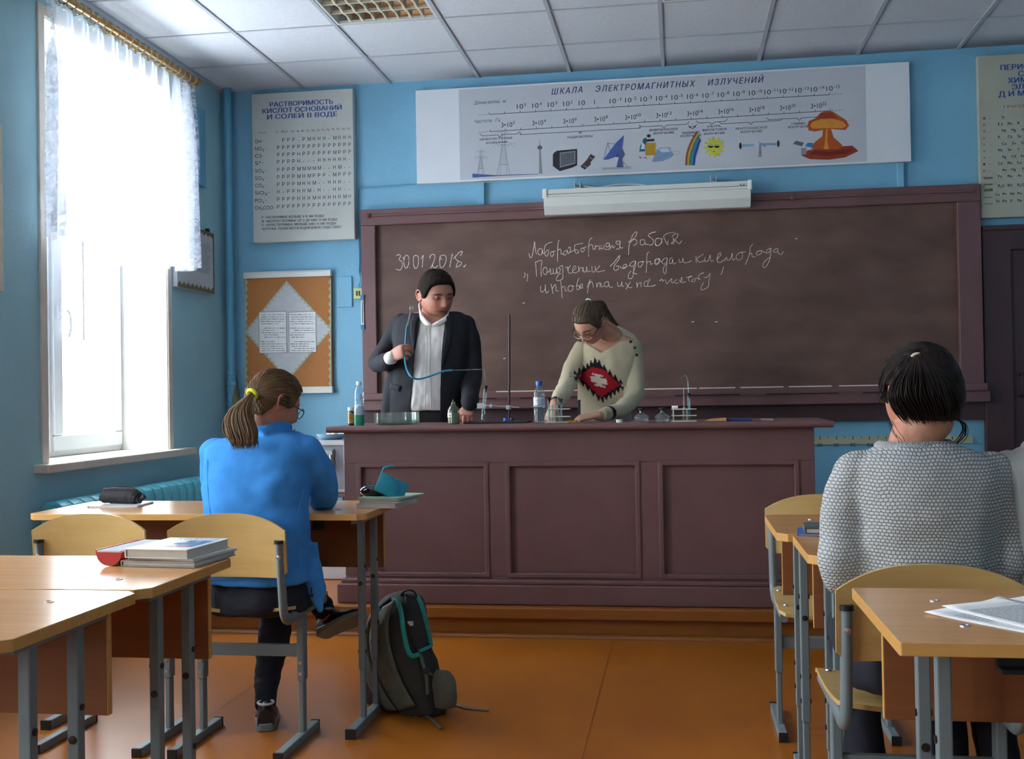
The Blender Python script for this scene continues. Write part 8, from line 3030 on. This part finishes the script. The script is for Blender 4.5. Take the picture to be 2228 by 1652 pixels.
    mb.tube([Vector((c_.x + 0.079 * cos(q), c_.y + 0.073 * sin(q), c_.z - 0.004)) for q in [2 * pi * i / 30 for i in range(30)]], 0.009, 8, closed=True, flat=(0.7, 1.3))
    mb.build('neck_rib', M['rib_grey'], jm)
    mb = MB()
    c_ = p(2016, 1372, 0.02)
    w_ = (p(2166, 1372).x - p(1868, 1372).x) / 2
    stack(mb, [(c_ + Vector((0, 0, -0.025)), w_ + 0.004, 0.145, 0), (c_ + Vector((0, 0, 0.0)), w_ + 0.006, 0.147, 0), (c_ + Vector((0, 0, 0.02)), w_ + 0.003, 0.144, 0)])
    mb.build('hem_rib', M['rib_grey'], jm)
    mb = MB()
    stack(mb, [(Vector((x0, Y + 0.04, 0.475)), 0.15, 0.13, 0), (Vector((x0, Y + 0.03, 0.50)), 0.178, 0.15, 0), (Vector((x0, Y + 0.025, 0.57)), 0.176, 0.15, 0), (Vector((x0, Y + 0.02, 0.62)), 0.158, 0.14, 0)])
    for LG in legs:
        limb(mb, [(q, r + 0.003) for q, r in LG])
    fuse('trousers', mb, 0.0085, 3, M['navy_cloth'], t, wr=0.005, wscale=14)
    for sx in (-1, 1):
        shoe(t, Matrix.Translation((x0 + sx * 0.095, Y + 0.09, 0.001)), M['white_plastic'], M['offwhite'], None, 0.235)
    return t


grey_girl('girl in a grey waffle-knit sweater with dark hair clipped up, seen from behind', 0, 2.605, M['knit_grey'], M['hair_black'], 0.96, 196,
          [(1998, 780, -0.05, 0.012), (2000, 800, -0.1, 0.035), (2008, 830, -0.128, 0.060), (2012, 865, -0.135, 0.068), (2014, 900, -0.125, 0.058), (2014, 930, -0.1, 0.046), (2002, 985, -0.08, 0.03)], 21)
grey_girl('pupil in a plain grey top with brown hair, mostly beyond the photo edge', 325, 2.62, M['jersey_grey'], M['hair_brown'], 1.0, 170,
          [(1998, 780, -0.05, 0.012), (1996, 800, -0.1, 0.03), (1994, 840, -0.128, 0.05), (1994, 880, -0.13, 0.055), (1992, 930, -0.125, 0.05), (1990, 960, -0.12, 0.04)], 41, False)

# ------------------------------------------------------------------ the backpack on the floor
bp = thing('backpack', (-1.03, 4.02, 0), 'dark grey hiking backpack with turquoise strap edges on the floor beside the desk leg', 'backpack')
M['pack_grey'] = pbr('grey green nylon', (92, 92, 80), 0.7, vary=0.2, scale=14, bump=0.25, bscale=60)
M['pack_dark'] = pbr('black nylon', (30, 30, 31), 0.75, vary=0.2, bump=0.2, bscale=80)
M['pack_teal'] = pbr('turquoise nylon edge', (26, 142, 134), 0.6, vary=0.15, scale=50)
M['pack_side'] = pbr('dark grey mesh panel', (50, 50, 46), 0.8, vary=0.2, bump=0.3, bscale=200)
PKR = []
for cx_, hw_2, y, b in ((885, 20, 1291, 0.035), (880, 40, 1306, 0.062), (868, 60, 1345, 0.08), (864, 76, 1400, 0.09), (870, 92, 1455, 0.095), (878, 101, 1510, 0.095), (880, 98, 1540, 0.09), (880, 84, 1552, 0.075)):
    c = P_(cx_, y, 4.02)
    PKR.append((Vector((c.x, c.y, max(0.004, c.z))), hw_2 * 4.02 / F_PX / 0.84, b, -38))
mb = MB()
stack(mb, PKR, pw=2.7)
mbag, tP = fuse('main_compartment', mb, 0.0065, 3, M['pack_side'], bp, wr=0.008, wscale=9)
mb = MB()
sheet(mb, tP, ((838, 1322), (815, 1350), (808, 1400), (820, 1455), (850, 1515), (872, 1545)), ((862, 1308), (848, 1345), (848, 1395), (862, 1450), (884, 1500), (905, 1535)), 5, 5, 0.012)
o = mb.build('front_pocket', M['pack_grey'], bp); s_ = o.modifiers.new('t', 'SOLIDIFY'); s_.thickness = 0.01
mb = MB()
sheet(mb, tP, ((822, 1330), (797, 1352), (787, 1400), (796, 1460), (822, 1520), (845, 1545)), ((834, 1326), (811, 1350), (804, 1400), (816, 1457), (845, 1516), (866, 1545)), 5, 5, 0.014)
o = mb.build('front_pocket', M['pack_grey'], bp); s_ = o.modifiers.new('t', 'SOLIDIFY'); s_.thickness = 0.011
for zp in ([(850, 1302), (828, 1320), (813, 1350), (806, 1400), (818, 1456), (848, 1518)], [(818, 1332), (798, 1356), (791, 1395), (798, 1440), (815, 1490)]):
    mb = MB()
    draped(mb, tP, zp, 0.0055, lift=0.006, flat=(1, 0.6))
    mb.build('zip', M['pack_dark'], bp)
mb = MB()
sheet(mb, tP, ((880, 1296), (884, 1340), (892, 1390), (908, 1425), (925, 1500), (940, 1545)), ((904, 1294), (922, 1335), (935, 1385), (946, 1425), (960, 1490), (968, 1535)), 5, 5, 0.004)
o = mb.build('back_panel', M['pack_dark'], bp); s_ = o.modifiers.new('t', 'SOLIDIFY'); s_.thickness = 0.006
for pts, rr in (([(855, 1303), (866, 1312), (873, 1335), (878, 1375), (886, 1412), (896, 1428), (912, 1424)], 0.009), ([(904, 1290), (917, 1316), (927, 1352), (936, 1390), (938, 1404), (925, 1412), (912, 1418)], 0.010)):
    mb = MB()
    draped(mb, tP, pts, rr, lift=0.016, flat=(1, 0.55))
    st_ = mb.build('shoulder_strap', M['pack_teal'], bp)
mb = MB()
draped(mb, tP, [(914, 1424), (922, 1450), (928, 1475), (930, 1512)], 0.007, lift=0.012, flat=(1, 0.4))
draped(mb, tP, [(926, 1462), (945, 1470), (966, 1485), (975, 1500)], 0.006, lift=0.01, flat=(1, 0.4))
mb.build('webbing', M['pack_grey'], bp)
q = on_skin(tP, 926, 1461, 0.018) or P_(926, 1461, 3.9)
MB().cbox(q, (0.026, 0.012, 0.02)).build('buckle', M['black_plastic'], bp, bevel=0.003)
mb = MB().tube(spline([P_(872, 1297, 3.99), P_(880, 1287, 3.97), P_(892, 1284, 3.96), P_(902, 1289, 3.96), P_(906, 1299, 3.97)], 5), 0.007, 8, flat=(1, 0.5))
mb.build('grab_handle', M['pack_dark'], bp)
mb = MB()
q = on_skin(tP, 893, 1357, 0.012)
if q:
    MB().cbox(q, (0.02, 0.004, 0.016)).build('label_patch', M['paper_grey'], bp)
mb = MB()
stack(mb, [(P_(965, 1545, 3.9) + Vector((0, 0, 0.01)), 0.045, 0.035, -38), (P_(968, 1510, 3.9), 0.05, 0.04, -38), (P_(965, 1475, 3.9), 0.042, 0.032, -38), (P_(962, 1460, 3.9), 0.03, 0.02, -38)])
fuse('side_pocket', mb, 0.006, 2, M['pack_grey'], bp, wr=0.005, wscale=14)
for pts, z_ in (([(960, 1535), (988, 1533), (1018, 1540), (1063, 1545)], 0.006), ([(905, 1560), (920, 1556), (940, 1566), (960, 1584)], 0.006)):
    mb = MB().tube(spline([atZ(x, y, z_) for x, y in pts], 6), 0.008, 8, flat=(1, 0.25), upv=(0, 1, 0.0) if pts[0][0] > 940 else (1, 0, 0))
    mb.build('strap_tail', M['pack_grey'], bp)
